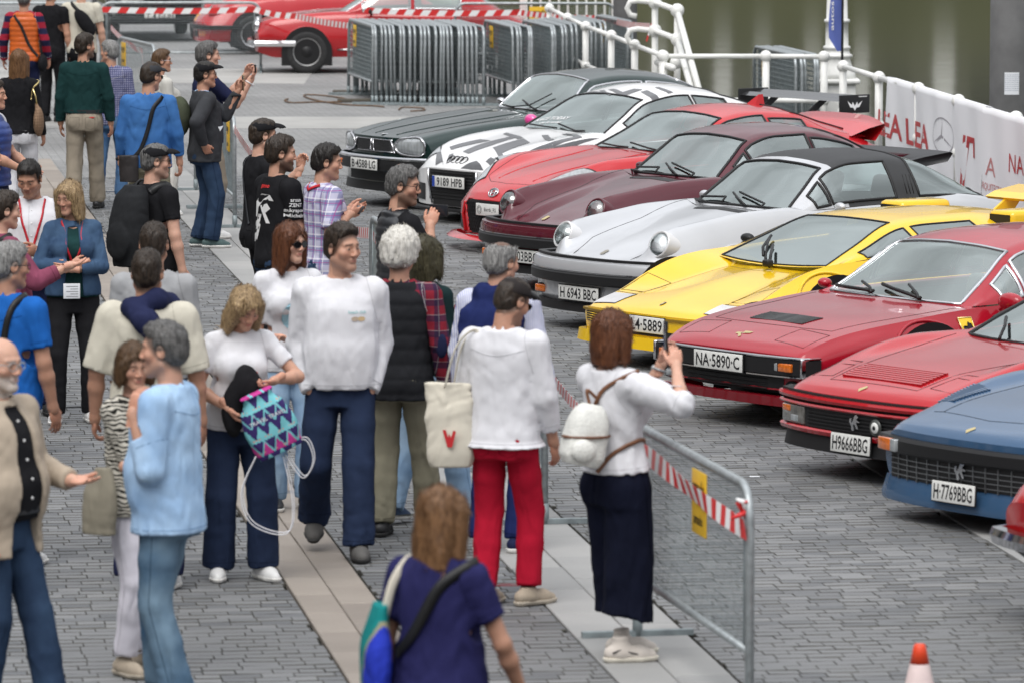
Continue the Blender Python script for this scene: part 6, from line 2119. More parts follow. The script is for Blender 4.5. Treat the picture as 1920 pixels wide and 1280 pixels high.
# ------------------------------------------------------------------ people: one blended surface per body or garment
class Field:
 """distance field on a grid; solids are blended in and the skin is drawn as one continuous mesh"""
 def __init__(s, lo, hi, h):
  s.lo = np.array(lo, float); s.h = h
  n = np.maximum(4, np.ceil((np.array(hi)-s.lo)/h).astype(int)+1)
  s.n = n
  s.ax = [s.lo[i] + h*np.arange(n[i]) for i in range(3)]
  s.d = np.full(n, 0.30, np.float32)
 def _sl(s, lo, hi):
  r = []
  for i in range(3):
   a = int(max(0, math.floor((lo[i]-s.lo[i])/s.h))); b = int(min(s.n[i], math.ceil((hi[i]-s.lo[i])/s.h)+1))
   if b <= a: return None
   r.append(slice(a, b))
  return tuple(r)
 def _p(s, sl):
  return (s.ax[0][sl[0]][:, None, None], s.ax[1][sl[1]][None, :, None], s.ax[2][sl[2]][None, None, :])
 def put(s, fn, lo, hi, k=0.02, sub=False):
  m = k + 2.5*s.h
  sl = s._sl(np.array(lo)-m, np.array(hi)+m)
  if sl is None: return s
  v = fn(*s._p(sl))
  a = s.d[sl]
  if sub:
   v = -v
   hh = np.clip(0.5 - 0.5*(v-a)/k, 0, 1)
   s.d[sl] = a*hh + v*(1-hh) + k*hh*(1-hh)
  else:
   hh = np.clip(0.5 + 0.5*(a-v)/k, 0, 1)
   s.d[sl] = a*(1-hh) + v*hh - k*hh*(1-hh)
  return s
 def cone(s, a, b, ra, rb, k=0.02, sub=False):
  a = np.array(a, float); b = np.array(b, float); ba = b-a
  L2 = max(1e-9, float(ba@ba)); r = max(ra, rb)
  def fn(x, y, z):
   t = np.clip(((x-a[0])*ba[0]+(y-a[1])*ba[1]+(z-a[2])*ba[2])/L2, 0, 1)
   return np.sqrt((x-a[0]-t*ba[0])**2+(y-a[1]-t*ba[1])**2+(z-a[2]-t*ba[2])**2) - (ra+(rb-ra)*t)
  return s.put(fn, np.minimum(a, b)-r, np.maximum(a, b)+r, k, sub)
 def chain(s, pts, rs, k=0.02):
  for i in range(len(pts)-1):
   s.cone(pts[i], pts[i+1], rs[i], rs[i+1], k)
  return s
 def ell(s, c, r, k=0.02, R=None, sub=False):
  c = np.array(c, float); r = np.array(r, float)
  R = np.eye(3) if R is None else np.array(R, float)
  ext = np.sqrt(((R*r[None, :])**2).sum(1))
  def fn(x, y, z):
   X, Y, Z = x-c[0], y-c[1], z-c[2]
   u = [(X*R[0, i]+Y*R[1, i]+Z*R[2, i]) for i in range(3)]
   k0 = np.sqrt((u[0]/r[0])**2+(u[1]/r[1])**2+(u[2]/r[2])**2)
   k1 = np.sqrt((u[0]/r[0]**2)**2+(u[1]/r[1]**2)**2+(u[2]/r[2]**2)**2)+1e-6
   return k0*(k0-1)/k1
  return s.put(fn, c-ext, c+ext, k, sub)
 def loft(s, rows, k=0.02, T=None, e=2.3, sub=False):
  """rows of (z, cx, cy, half width, half depth); T: (3x3, origin) frame"""
  A = np.array(rows, float)
  zs = A[:, 0]
  R, o = (np.eye(3), np.zeros(3)) if T is None else (np.array(T[0]), np.array(T[1]))
  m = max(A[:, 3].max(), A[:, 4].max()) + max(abs(A[:, 1]).max(), abs(A[:, 2]).max())
  ends = [R @ np.array((0, 0, zs[0])) + o, R @ np.array((0, 0, zs[-1])) + o]
  lo = np.minimum(*ends)-m; hi = np.maximum(*ends)+m
  def fn(x, y, z):
   X, Y, Z = x-o[0], y-o[1], z-o[2]
   u = X*R[0, 0]+Y*R[1, 0]+Z*R[2, 0]; v = X*R[0, 1]+Y*R[1, 1]+Z*R[2, 1]; w = X*R[0, 2]+Y*R[1, 2]+Z*R[2, 2]
   u, v, w = np.broadcast_arrays(u, v, w)
   g = [pchip(np.stack([zs, A[:, i]], 1), w) for i in range(1, 5)] if w.size < 4e6 else None
   q = ((np.abs((u-g[0])/g[2])**e + np.abs((v-g[1])/g[3])**e))**(1/e)
   d = (q-1)*np.minimum(g[2], g[3])
   return np.maximum(d, np.maximum(w-zs[-1], zs[0]-w))
  return s.put(fn, lo, hi, k, sub)
 def cut(s, p, n):
  """keep only the side the normal points away from"""
  p = np.array(p, float); n = np.array(n, float); n /= np.linalg.norm(n)
  x, y, z = s._p((slice(None),)*3)
  s.d = np.maximum(s.d, ((x-p[0])*n[0]+(y-p[1])*n[1]+(z-p[2])*n[2]).astype(np.float32))
  return s
 def cut_local(s, p, n, rad):
  p = np.array(p, float); n = np.array(n, float); n /= np.linalg.norm(n)
  sl = s._sl(p-rad, p+rad)
  if sl is None: return s
  x, y, z = s._p(sl)
  pl = (x-p[0])*n[0]+(y-p[1])*n[1]+(z-p[2])*n[2]
  rr = np.sqrt((x-p[0])**2+(y-p[1])**2+(z-p[2])**2)-rad
  s.d[sl] = np.maximum(s.d[sl], np.minimum(pl, -rr))
  return s
 def rough(s, amp, freq, seed=0, stretch=(1, 1, 1), mask=None):
  """folds and tufts: warped layered waves"""
  r = np.random.RandomState(seed)
  near = np.abs(s.d) < 0.05
  ix = np.nonzero(near)
  if len(ix[0]) == 0: return s
  p = np.stack([s.ax[i][ix[i]]*stretch[i] for i in range(3)], 1)
  q = p*freq
  v = np.zeros(len(p))
  w = np.zeros_like(q)
  for o in range(2):
   for i in range(3):
    d = r.normal(size=3); d /= np.linalg.norm(d)
    w[:, i] += np.sin(q@d*0.8 + r.uniform(0, 6.28))*1.1
  for o, a in ((1.0, 0.55), (1.9, 0.3), (3.7, 0.15)):
   for i in range(2):
    d = r.normal(size=3); d /= np.linalg.norm(d)
    t = np.sin((q+w)@d*o + r.uniform(0, 6.28))
    v += a*0.5*(1-2*np.abs(t)**0.7)
  a = amp if mask is None else amp*mask(*[s.ax[i][ix[i]] for i in range(3)])
  s.d[ix] += (v*a).astype(np.float32)
  return s
 def mesh(s):
  F = s.d
  ins = F < 0
  c = sum(ins[i:F.shape[0]-1+i, j:F.shape[1]-1+j, k:F.shape[2]-1+k].astype(np.int8) for i in (0, 1) for j in (0, 1) for k in (0, 1))
  act = (c > 0) & (c < 8)
  I = np.argwhere(act)
  if len(I) == 0: return np.zeros((0, 3)), np.zeros((0, 4), int)
  idx = -np.ones(act.shape, int)
  idx[act] = np.arange(len(I))
  acc = np.zeros((len(I), 3)); cnt = np.zeros(len(I))
  corners = [np.array((i, j, k)) for i in (0, 1) for j in (0, 1) for k in (0, 1)]
  for a in range(8):
   for ax in range(3):
    ca = corners[a]
    if ca[ax] == 1: continue
    cb = ca.copy(); cb[ax] = 1
    va = F[tuple((I+ca).T)]; vb = F[tuple((I+cb).T)]
    x = (va < 0) != (vb < 0)
    t = va/np.where(va == vb, 1, va-vb)
    p = ca[None, :] + t[:, None]*(cb-ca)[None, :]
    acc[x] += p[x]; cnt[x] += 1
  V = s.lo + s.h*(I + acc/cnt[:, None])
  Q = []
  for ax in range(3):
   sa = [slice(0, n) for n in F.shape]; sb = list(sa)
   sa[ax] = slice(0, F.shape[ax]-1); sb[ax] = slice(1, F.shape[ax])
   A, B = ins[tuple(sa)], ins[tuple(sb)]
   E = np.argwhere(A != B)
   o1, o2 = (ax+1) % 3, (ax+2) % 3
   ok = (E[:, o1] > 0) & (E[:, o2] > 0) & (E[:, o1] < F.shape[o1]-1) & (E[:, o2] < F.shape[o2]-1)
   E = E[ok]
   if len(E) == 0: continue
   fl = A[tuple(E.T)]
   q = []
   for d1, d2 in ((0, 0), (-1, 0), (-1, -1), (0, -1)):
    e = E.copy(); e[:, o1] += d1; e[:, o2] += d2
    q.append(idx[tuple(e.T)])
   q = np.stack(q, 1)
   q[~fl] = q[~fl][:, ::-1]
   Q.append(q)
  Q = np.concatenate(Q) if Q else np.zeros((0, 4), int)
  Q = Q[(Q >= 0).all(1)][:, ::-1]
  return V, Q

def np_mesh(name, V, Q, mats, mi=None, col=None):
 me = bpy.data.meshes.new(name)
 nv, nq = len(V), len(Q)
 me.vertices.add(nv); me.vertices.foreach_set('co', np.ascontiguousarray(V, dtype=np.float32).ravel())
 me.loops.add(nq*4); me.loops.foreach_set('vertex_index', np.ascontiguousarray(Q, dtype=np.int32).ravel())
 me.polygons.add(nq); me.polygons.foreach_set('loop_start', np.arange(0, nq*4, 4, dtype=np.int32))
 for m in mats: me.materials.append(m)
 if mi is not None: me.polygons.foreach_set('material_index', np.asarray(mi, dtype=np.int32))
 me.polygons.foreach_set('use_smooth', np.ones(nq, dtype=bool))
 me.update(calc_edges=True)
 if col is not None:
  at = me.color_attributes.new('tone', 'FLOAT_COLOR', 'POINT')
  c4 = np.ones((nv, 4), np.float32); c4[:, :3] = col
  at.data.foreach_set('color', c4.ravel())
 return me

def skin_mat():
 m = bpy.data.materials.new('skin')
 nt, b = nodes_of(m)
 a = nt.nodes.new('ShaderNodeVertexColor'); a.layer_name = 'tone'
 tc = nt.nodes.new('ShaderNodeTexCoord')
 nz = nt.nodes.new('ShaderNodeTexNoise'); nz.inputs['Scale'].default_value = 45; nz.inputs['Detail'].default_value = 3
 nt.links.new(tc.outputs['Object'], nz.inputs['Vector'])
 mr = nt.nodes.new('ShaderNodeMapRange'); mr.inputs['To Min'].default_value = 0.86; mr.inputs['To Max'].default_value = 1.12
 nt.links.new(nz.outputs['Fac'], mr.inputs['Value'])
 mx = nt.nodes.new('ShaderNodeMix'); mx.data_type = 'RGBA'; mx.blend_type = 'MULTIPLY'; mx.inputs['Factor'].default_value = 1
 nt.links.new(a.outputs['Color'], mx.inputs['A']); nt.links.new(mr.outputs['Result'], mx.inputs['B'])
 nt.links.new(mx.outputs['Result'], b.inputs['Base Color'])
 b.inputs['Roughness'].default_value = 0.5
 b.inputs['Specular IOR Level'].default_value = 0.35
 b.inputs['Subsurface Weight'].default_value = 0.08
 b.inputs['Subsurface Radius'].default_value = (0.01, 0.004, 0.002)
 return m
M_SKIN = skin_mat()
M_EYE = mat('eye_white', (.42, .38, .35), .35)
M_IRIS = mat('eye_iris', (.03, .018, .010), .2)

def hair_mat(name, c1, c2):
 if name in MATS: return MATS[name]
 m = bpy.data.materials.new(name)
 nt, b = nodes_of(m)
 tc = nt.nodes.new('ShaderNodeTexCoord')
 mp = nt.nodes.new('ShaderNodeMapping'); mp.inputs['Scale'].default_value = (150, 150, 9)
 nz = nt.nodes.new('ShaderNodeTexNoise'); nz.inputs['Scale'].default_value = 1.0; nz.inputs['Detail'].default_value = 3; nz.inputs['Distortion'].default_value = 0.6
 nt.links.new(tc.outputs['Object'], mp.inputs['Vector']); nt.links.new(mp.outputs['Vector'], nz.inputs['Vector'])
 mr = nt.nodes.new('ShaderNodeMapRange'); mr.inputs['From Min'].default_value = 0.3; mr.inputs['From Max'].default_value = 0.7
 nt.links.new(nz.outputs['Fac'], mr.inputs['Value'])
 mx = nt.nodes.new('ShaderNodeMix'); mx.data_type = 'RGBA'
 mx.inputs['A'].default_value = rgba(c1); mx.inputs['B'].default_value = rgba(c2)
 nt.links.new(mr.outputs['Result'], mx.inputs['Factor']); nt.links.new(mx.outputs['Result'], b.inputs['Base Color'])
 bp = nt.nodes.new('ShaderNodeBump'); bp.inputs['Strength'].default_value = 0.55; bp.inputs['Distance'].default_value = 0.006
 nt.links.new(nz.outputs['Fac'], bp.inputs['Height']); nt.links.new(bp.outputs['Normal'], b.inputs['Normal'])
 b.inputs['Roughness'].default_value = 0.48
 b.inputs['Specular IOR Level'].default_value = 0.35
 MATS[name] = m
 return m

def wrinkle(nt, b, strength=0.5, weave=260):
 """soft creases plus a fine weave, both as relief only"""
 L = nt.links.new
 tc = nt.nodes.new('ShaderNodeTexCoord')
 mp = nt.nodes.new('ShaderNodeMapping'); mp.inputs['Scale'].default_value = (1.0, 1.0, 0.38); mp.inputs['Rotation'].default_value = (0.25, 0.4, 0.2)
 nz = nt.nodes.new('ShaderNodeTexNoise'); nz.inputs['Scale'].default_value = 8; nz.inputs['Detail'].default_value = 3; nz.inputs['Distortion'].default_value = 1.4
 nz.noise_type = 'RIDGED_MULTIFRACTAL'
 L(tc.outputs['Object'], mp.inputs['Vector']); L(mp.outputs['Vector'], nz.inputs['Vector'])
 bp = nt.nodes.new('ShaderNodeBump'); bp.inputs['Strength'].default_value = min(1.0, strength*1.2); bp.inputs['Distance'].default_value = 0.026
 L(nz.outputs['Fac'], bp.inputs['Height'])
 n2 = nt.nodes.new('ShaderNodeTexNoise'); n2.inputs['Scale'].default_value = weave
 L(tc.outputs['Object'], n2.inputs['Vector'])
 b2 = nt.nodes.new('ShaderNodeBump'); b2.inputs['Strength'].default_value = 0.15; b2.inputs['Distance'].default_value = 0.004
 L(n2.outputs['Fac'], b2.inputs['Height']); L(bp.outputs['Normal'], b2.inputs['Normal'])
 L(b2.outputs['Normal'], b.inputs['Normal'])
def cloth(name, col, var=0.10, rough=0.85, scale=7, col2=None, wr=0.5):
 if name in MATS: return MATS[name]
 m = mat(name, col, rough, spec=0.08, var=var, scale=scale, col2=col2)
 wrinkle(m.node_tree, m.node_tree.nodes['Principled BSDF'], wr)
 return m
def denim(name, col, fade):
 if name in MATS: return MATS[name]
 m = mat(name, col, 0.85, spec=0.08, var=0.3, scale=4.0, col2=fade)
 wrinkle(m.node_tree, m.node_tree.nodes['Principled BSDF'], 0.6)
 return m

def pattern_cloth(name, base, layers, rough=0.85):
 """woven stripes: layers of (axis, period, width, phase, colour, strength)"""
 if name in MATS: return MATS[name]
 m = bpy.data.materials.new(name)
 nt, b = nodes_of(m)
 L = nt.links.new
 tc = nt.nodes.new('ShaderNodeTexCoord')
 sp = nt.nodes.new('ShaderNodeSeparateXYZ')
 L(tc.outputs['Object'], sp.inputs[0])
 cur = nt.nodes.new('ShaderNodeRGB'); cur.outputs[0].default_value = rgba(base)
 cur = cur.outputs[0]
 for ax, per, wid, ph, col, st in layers:
  if ax == 'h':   # round the body: x and y together
   ad = nt.nodes.new('ShaderNodeMath'); ad.operation = 'MULTIPLY_ADD'; ad.inputs[1].default_value = 0.6
   L(sp.outputs['Y'], ad.inputs[0]); L(sp.outputs['X'], ad.inputs[2]); src = ad.outputs[0]
  else:
   src = sp.outputs[{'x': 'X', 'y': 'Y', 'z': 'Z'}[ax]]
  a = nt.nodes.new('ShaderNodeMath'); a.operation = 'MULTIPLY_ADD'; a.inputs[1].default_value = 1/per; a.inputs[2].default_value = ph
  L(src, a.inputs[0])
  f = nt.nodes.new('ShaderNodeMath'); f.operation = 'FRACT'; L(a.outputs[0], f.inputs[0])
  g = nt.nodes.new('ShaderNodeMath'); g.operation = 'LESS_THAN'; g.inputs[1].default_value = wid; L(f.outputs[0], g.inputs[0])
  k = nt.nodes.new('ShaderNodeMath'); k.operation = 'MULTIPLY'; k.inputs[1].default_value = st; L(g.outputs[0], k.inputs[0])
  mx = nt.nodes.new('ShaderNodeMix'); mx.data_type = 'RGBA'; mx.inputs['B'].default_value = rgba(col)
  L(k.outputs[0], mx.inputs['Factor']); L(cur, mx.inputs['A']); cur = mx.outputs['Result']
 L(cur, b.inputs['Base Color'])
 b.inputs['Roughness'].default_value = rough
 b.inputs['Specular IOR Level'].default_value = 0.2
 wrinkle(nt, b, 0.45)
 MATS[name] = m
 return m

def rotx(a): c, s = math.cos(a), math.sin(a); return np.array(((1, 0, 0), (0, c, -s), (0, s, c)))
def roty(a): c, s = math.cos(a), math.sin(a); return np.array(((c, 0, s), (0, 1, 0), (-s, 0, c)))
def rotz(a): c, s = math.cos(a), math.sin(a); return np.array(((c, -s, 0), (s, c, 0), (0, 0, 1)))
D2R = math.pi/180
def hair_mesh(P, name, V, Q, m, ln=.03, lift=.006, n=900, seed=0):
 """a head of hair: the soft mass plus loose tapering locks lying over it"""
 r = np.random.RandomState(seed+17)
 k = r.randint(0, len(Q), n)
 q = V[Q[k]]
 c = q.mean(1)
 nn = np.cross(q[:, 2]-q[:, 0], q[:, 3]-q[:, 1]); nn /= np.linalg.norm(nn, axis=1, keepdims=True)+1e-9
 crown = P.hc + P.HR @ np.array((0, -.03, .13))
 g = (c-crown); g[:, 2] *= 1.0; g /= np.linalg.norm(g, axis=1, keepdims=True)+1e-9
 g = g*.6 + np.array((0, 0, -1.0))*.5 + r.normal(size=g.shape)*.18
 f = g - nn*(g*nn).sum(1, keepdims=True); f /= np.linalg.norm(f, axis=1, keepdims=True)+1e-9
 s_ = np.cross(f, nn)
 L = ln*r.uniform(.6, 1.3, (n, 1)); w = .0017*r.uniform(.7, 1.5, (n, 1)); li = lift*r.uniform(.2, 1.2, (n, 1))
 a = c - f*L*.45 - nn*.002; b = c + nn*(.0015+li*.25); e = c + f*L*.55 + nn*li*.8
 X = np.stack([a-s_*w, a+s_*w, b-s_*w, b+s_*w, e-s_*w*.25, e+s_*w*.25], 1).reshape(-1, 3)
 o = len(V) + 6*np.arange(n)[:, None]
 F2 = np.concatenate([o+np.array((0, 1, 3, 2)), o+np.array((2, 3, 5, 4))])
 return np_mesh(name, np.concatenate([V, X]), np.concatenate([Q, F2]), [m])
def unit(v):
 v = np.array(v, float); return v/(np.linalg.norm(v)+1e-9)
def ik(S, T, a, b, hint):
 S, T = np.array(S, float), np.array(T, float)
 d = T-S; L = np.linalg.norm(d); Lc = min(max(L, abs(a-b)+0.01), (a+b)*0.999)
 d = d/(L+1e-9); T = S + d*Lc
 x = (a*a-b*b+Lc*Lc)/(2*Lc); h = math.sqrt(max(0, a*a-x*x))
 n = np.array(hint, float); n = n-d*(n@d); n = unit(n)
 return S+d*x+n*h, T

class Person:
 """x to the person's right, y forwards, z up; standing height h"""
 def __init__(s, label, px, py, h=1.74, z=None, yaw=0, group=None, female=False, lean=0, twist=0, head=(0, 0), skin=(.50, .27, .185),
                 armL=None, armR=None, feet=None, fat=0.0, sway=0.0, hips=0.0, roll=0.0, y=None, world=None):
  s.k = h/1.75
  s.fem = female
  zz = h if z is None else z
  p = world if world is not None else (at_z(px, py, zz) if y is None else at_y(px, py, y))
  s.loc = Vector((p.x, p.y, 0))
  s.yaw = yaw
  s.name = 'person'
  s.lean, s.fat, s.skin = lean*D2R, fat, skin
  # facing: yaw 0 looks away from the camera, 90 to the right of the picture, 180 at the camera
  s.root = empty('person', label, 'person', s.loc, -yaw*D2R, group or 'visitors looking at the cars')
  s.root.scale = (s.k,)*3
  sw = 0.150 if female else 0.176
  s.hipz = 0.92
  s.hip = np.array((hips, 0, s.hipz))
  s.R = rotz(-twist*D2R) @ rotx(-s.lean) @ roty(roll*D2R)
  T = lambda x, y, z: s.R @ np.array((x, y, z-s.hipz)) + s.hip
  s.T = T
  s.sh = {1: T(sw, -0.005, 1.405), -1: T(-sw, -0.005, 1.405)}   # 1 is the right arm
  s.neck0 = T(0, -0.02, 1.455)
  hy, hp = head[0]*D2R, head[1]*D2R
  s.HR = rotz(-hy) @ rotx(hp)                                     # head in body space (torso lean not inherited)
  nt = s.neck0 + np.array((0, 0.012, 0.055))
  s.hc = nt + s.HR @ np.array((0, 0.02, 0.125))
  hk = 0.925 if female else 0.965
  s.hk = hk
  s.arm = {}
  for sg, a in ((1, armR), (-1, armL)):
   a = dict(a or {})
   S = s.sh[sg]
   if 'px' in a: a['w'] = s.local(*a['px'])
   if 'exy' in a:
    a['hint'] = np.array(s.local(*a['exy'])) - (np.array(S)+np.array(a['w']))/2
   if 'w' in a:
    el, w = ik(S, np.array(a['w']), 0.29, 0.255, a.get('hint', (sg*0.6, -0.5, -0.6)))
   else:
    out, fw, bend = a.get('out', 10)*D2R, a.get('fwd', 0)*D2R, a.get('bend', 14)*D2R
    d = np.array((sg*math.sin(out), math.sin(fw)*math.cos(out), -math.cos(fw)*math.cos(out)))
    el = S + d*0.29
    d2 = np.array((sg*math.sin(out*0.3), math.sin(fw+bend)*math.cos(out*.3), -math.cos(fw+bend)*math.cos(out*.3)))
    w = el + unit(d2)*0.255
   fd = unit(w-el) if 'dir' not in a else unit(a['dir'])
   pn = np.array(a.get('palm', (-sg, 0.25, 0)), float)          # the way the palm looks
   pn = unit(pn - fd*(pn@fd))
   s.arm[sg] = dict(S=S, E=el, W=w, f=fd, n=pn, curl=a.get('curl', 0.45), hide=a.get('hide', False), thumb=a.get('thumb', 0.35), spread=a.get('spread', 0.0))
  ft = feet or ((0.10, 0.0, 0, 8), (-0.10, 0.0, 0, -8))            # x, y, lift, toe-out: right then left
  s.leg = {}
  for sg, (fx, fy, fz, ty) in ((1, ft[0]), (-1, ft[1])):
   H = s.hip + np.array((sg*0.088, 0, 0.0))
   A = np.array((fx, fy, 0.085+fz))
   K, A2 = ik(H, A, 0.43, 0.42, (sg*0.12, 1, 0))
   s.leg[sg] = dict(H=H, K=K, A=A, toe=ty*D2R, lift=fz)
  s.meshes = {}
 def local(s, px, py, dy=0.0):
  """a point seen at a pixel, dy metres behind the person, in the person's own frame"""
  p = at_y(px, py, s.loc.y + dy) - s.loc
  r = Matrix.Rotation(s.yaw*D2R, 4, 'Z')
  return tuple((r @ p)/s.k)
 # -------------------------------------------------------------- body
 def face_cols(s, V, beard=None, brow=(.05, .03, .02), lips=(.42, .13, .11), stub=None, scalp=None):
  loc = (V - s.hc) @ s.HR / s.hk
  x, y, z = loc[:, 0], loc[:, 1], loc[:, 2]
  col = np.tile(np.array(s.skin), (len(V), 1))
  def mixin(w, c):
   nonlocal col
   w = np.clip(w, 0, 1)[:, None]; col = col*(1-w) + np.array(c)*w
  g = lambda v, c, r: np.exp(-((v-c)/r)**2)
  fr = (y > 0.02)
  mixin(0.30*g(np.abs(x), .045, .025)*g(z, -.032, .028)*fr, (s.skin[0]*1.05, s.skin[1]*0.72, s.skin[2]*0.66))
  mixin(0.3*g(x, 0, .018)*g(z, -.035, .02)*(y > .09), (s.skin[0]*1.05, s.skin[1]*0.72, s.skin[2]*0.66))
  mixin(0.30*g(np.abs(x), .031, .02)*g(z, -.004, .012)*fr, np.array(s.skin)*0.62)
  if beard is not None:
   w = (y > -.02)*np.clip((-.038 - z + .35*np.maximum(0, .03-y))/.022, 0, 1)*(z > -.16)
   w = np.maximum(w, g(x, 0, .034)*g(z, -.050, .009)*(y > .07))
   mixin(w*(stub or .75), beard)
  if scalp is not None:
   a = .014 - ((y-.080)*.83 - (z-.070)*.56)
   b = .55*y - .83*z; b = .012 - ((y+.02)*.55 - (z+.062)*.83)
   mixin(.8*np.clip(np.minimum(a, b)/.020, 0, 1)*((np.abs(x) < .072) | (z > .0)), scalp)
  mixin(.65*g(x, 0, .021)*g(z, -.0655, .0075)*(y > .075), lips)
  mixin(.9*(np.clip(1-np.abs(np.abs(x)-.032)/.022, 0, 1) > .12)*g(z, .0235+.004*np.cos(np.abs(x)*60), .0055)*(y > .05), brow)
  return col
 def body(s, beard=None, brow=(.05, .03, .02), stub=None, lips=None, hands=True, scalp=None):
  parts = []
  # torso, neck and arms (mostly under the clothes)
  pts = [s.arm[g][k] for g in (1, -1) for k in ('S', 'E', 'W')] + [s.hc, s.hip]
  lo = np.min(pts, 0)-0.14; hi = np.max(pts, 0)+0.14; lo[2] = s.hipz-0.08; hi[2] = max(hi[2]-.12, s.neck0[2]+0.06)
  lo[2] = min(lo[2], min(s.arm[g]['W'][2] for g in (1, -1))-0.06)
  f = Field(lo, hi, 0.0095)
  f.loft([(.86, 0, 0, .145, .095), (1.08, 0, 0, .125, .085), (1.3, 0, 0, .145, .095), (1.42, 0, -.01, .12, .075)], .03, (s.R, s.hip - s.R @ np.array((0, 0, s.hipz))))
  for g in (1, -1):
   A = s.arm[g]
   b = 0.86 if s.fem else 1.0
   f.chain([s.T(g*.06, -.02, 1.43), A['S']], [.034, .046*b], .04)
   m1 = A['S']*.55 + A['E']*.45
   f.chain([A['S'], m1, A['E']], [.054*b, .048*b, .040*b], .03)
   m2 = A['E']*.68 + A['W']*.32
   f.chain([A['E'], m2, A['W'], A['W'] + A['f']*.02], [.040*b, .042*b, .027*b, .027*b], .02)
  f.cone(s.neck0 - np.array((0, 0, .04)), s.hc + s.HR @ np.array((0, -.025, -.09)), .061 if not s.fem else .052, .053 if not s.fem else .044, .05)
  V, Q = f.mesh()
  parts.append((V, Q, np.tile(np.array(s.skin), (len(V), 1))))
  # head at a finer grain
  h = s.hk
  W = lambda x, y, z: s.hc + s.HR @ (np.array((x, y, z))*h)
  f = Field(s.hc-.165, s.hc+np.array((.165, .165, .15)), .0046)
  E = lambda c, r, k=.02, sub=False, R=None: f.ell(W(*c), np.array(r)*h, k, s.HR if R is None else s.HR @ R, sub)
  C = lambda a, b, ra, rb, k=.015, sub=False: f.cone(W(*a), W(*b), ra*h, rb*h, k, sub)
  E((0, -.014, .038), (.0755, .095, .078))
  E((0, .025, -.020), (.062, .066, .088), .03)
  jw = .043 if s.fem else .051
  for g in (1, -1):
   C((g*jw, -.004, -.062), (g*.012, .066, -.105), .026, .021, .03)
   E((g*.044, .056, -.024), (.026, .026, .024), .02)
   C((g*.012, .083, .024), (g*.044, .066, .022), .0125, .010, .014)
  E((0, .072, -.103), (.016, .017, .015) if s.fem else (.022, .020, .018), .015)
  C((0, .085, .014), (0, .104, -.026), .0085, .0105, .010)
  E((0, .104, -.031), (.0105, .0115, .0095), .006)
  for g in (1, -1):
   E((g*.013, .098, -.035), (.0095, .012, .008), .006)
   E((g*.031, .099, .002), (.019, .016, .0095), .010, True)
   E((g*.031, .074, .002), (.0150, .0148, .0140), .004)
   E((g*.031, .0935, .001), (.0125, .0095, .0052), .003, True)
  C((-.017, .085, -.0605), (.017, .085, -.0605), .0068, .0068, .008)
  C((-.014, .085, -.0715), (.014, .085, -.0715), .0078, .0078, .008)
  C((-.021, .0945, -.066), (.021, .0945, -.066), .0022, .0022, .004, True)
  for g in (1, -1):
   E((g*.080, -.010, -.006), (.010, .021, .033), .008, False, rotz(-g*.35) @ rotx(-.18))
   E((g*.090, -.004, -.002), (.007, .011, .018), .006, True, rotz(-g*.35))
  f.cone(s.neck0 - np.array((0, 0, .02)), W(0, -.025, -.085), .060 if not s.fem else .050, .054 if not s.fem else .044, .03)
  V, Q = f.mesh()
  col = s.face_cols(V, beard, brow, lips or ((.40, .14, .12) if not s.fem else (.45, .10, .10)), stub, scalp if scalp is not None else brow)
  parts.append((V, Q, col))
  s.headV = V
  # hands with five fingers
  if hands:
   for g in (1, -1):
    A = s.arm[g]
    if A['hide']: continue
    parts.append(s.hand(g, A))
  off = 0; VV, QQ, CC = [], [], []
  for V, Q, c in parts:
   VV.append(V); QQ.append(Q+off); CC.append(c); off += len(V)
  V, Q, Cc = np.concatenate(VV), np.concatenate(QQ), np.concatenate(CC)
  me = np_mesh('body', V, Q, [M_SKIN], None, Cc)
  o = link('body', me, s.root)
  for g in (1, -1):
   c = W(g*.031, .0752, .001)
   e = MB().sphere(c, .0125*h, 0, 10, 8)
   e.sphere(c + s.HR @ np.array((0, .0070, -.0010))*h, .0068*h, 1, 8, 6)
   e.build('eye', [M_EYE, M_IRIS], o)
  return o
 def hand(s, g, A):
  W, f_, n = A['W'], A['f'], A['n']
  u = np.cross(f_, n)*(1 if g == 1 else -1)     # towards the thumb
  u = unit(u)
  hs = .86 if s.fem else .94
  P = lambda a, b, c: W + (u*a + f_*b + n*c)*hs
  c0 = P(0, .09, 0)
  F = Field(c0-.135, c0+.135, .0042)
  F.cone(W - f_*.055, P(0, .012, 0), .0275*hs, .026*hs, .02)
  R = np.stack([u, f_, n], 1)
  F.ell(P(.002, .055, .0), (.041*hs, .052*hs, .0165*hs), .015, R)
  F.cone(P(.026, .03, .008), P(.03, .055, .006), .014*hs, .012*hs, .015)
  cu = A['curl']
  for i, (a, ln, r) in enumerate(((.030, .074, .0092), (.0105, .082, .0095), (-.0095, .077, .009), (-.028, .060, .008))):
   b = P(a, .092 - abs(a-.005)*.25, 0)
   ang = cu*(.55 + .12*i)
   sp = (a*6)*(.25 + A['spread'])
   p = b; th = ang*.75
   for sgm, fr in ((0, .45), (1, .32), (2, .27)):
    d = f_*math.cos(th) + n*math.sin(th) + u*sp*.35
    q = p + unit(d)*ln*fr*hs
    F.cone(p, q, r*(1-.10*sgm)*hs, r*(1-.10*(sgm+1))*hs, .0035)
    p = q; th += ang*1.15
  t0 = P(.030, .022, .004); th = A['thumb']
  t1 = t0 + (u*math.cos(th)*.55 + f_*.75 + n*math.sin(th)*.6)*.042*hs
  t2 = t1 + unit(u*.25*math.cos(th) + f_*.9 + n*(.25+.5*math.sin(th)))*.036*hs
  t3 = t2 + unit(f_*.9 + n*(.3+.5*math.sin(th)))*.026*hs
  F.chain([t0, t1, t2, t3], [.0145*hs, .0115*hs, .0100*hs, .0082*hs], .008)
  V, Q = F.mesh()
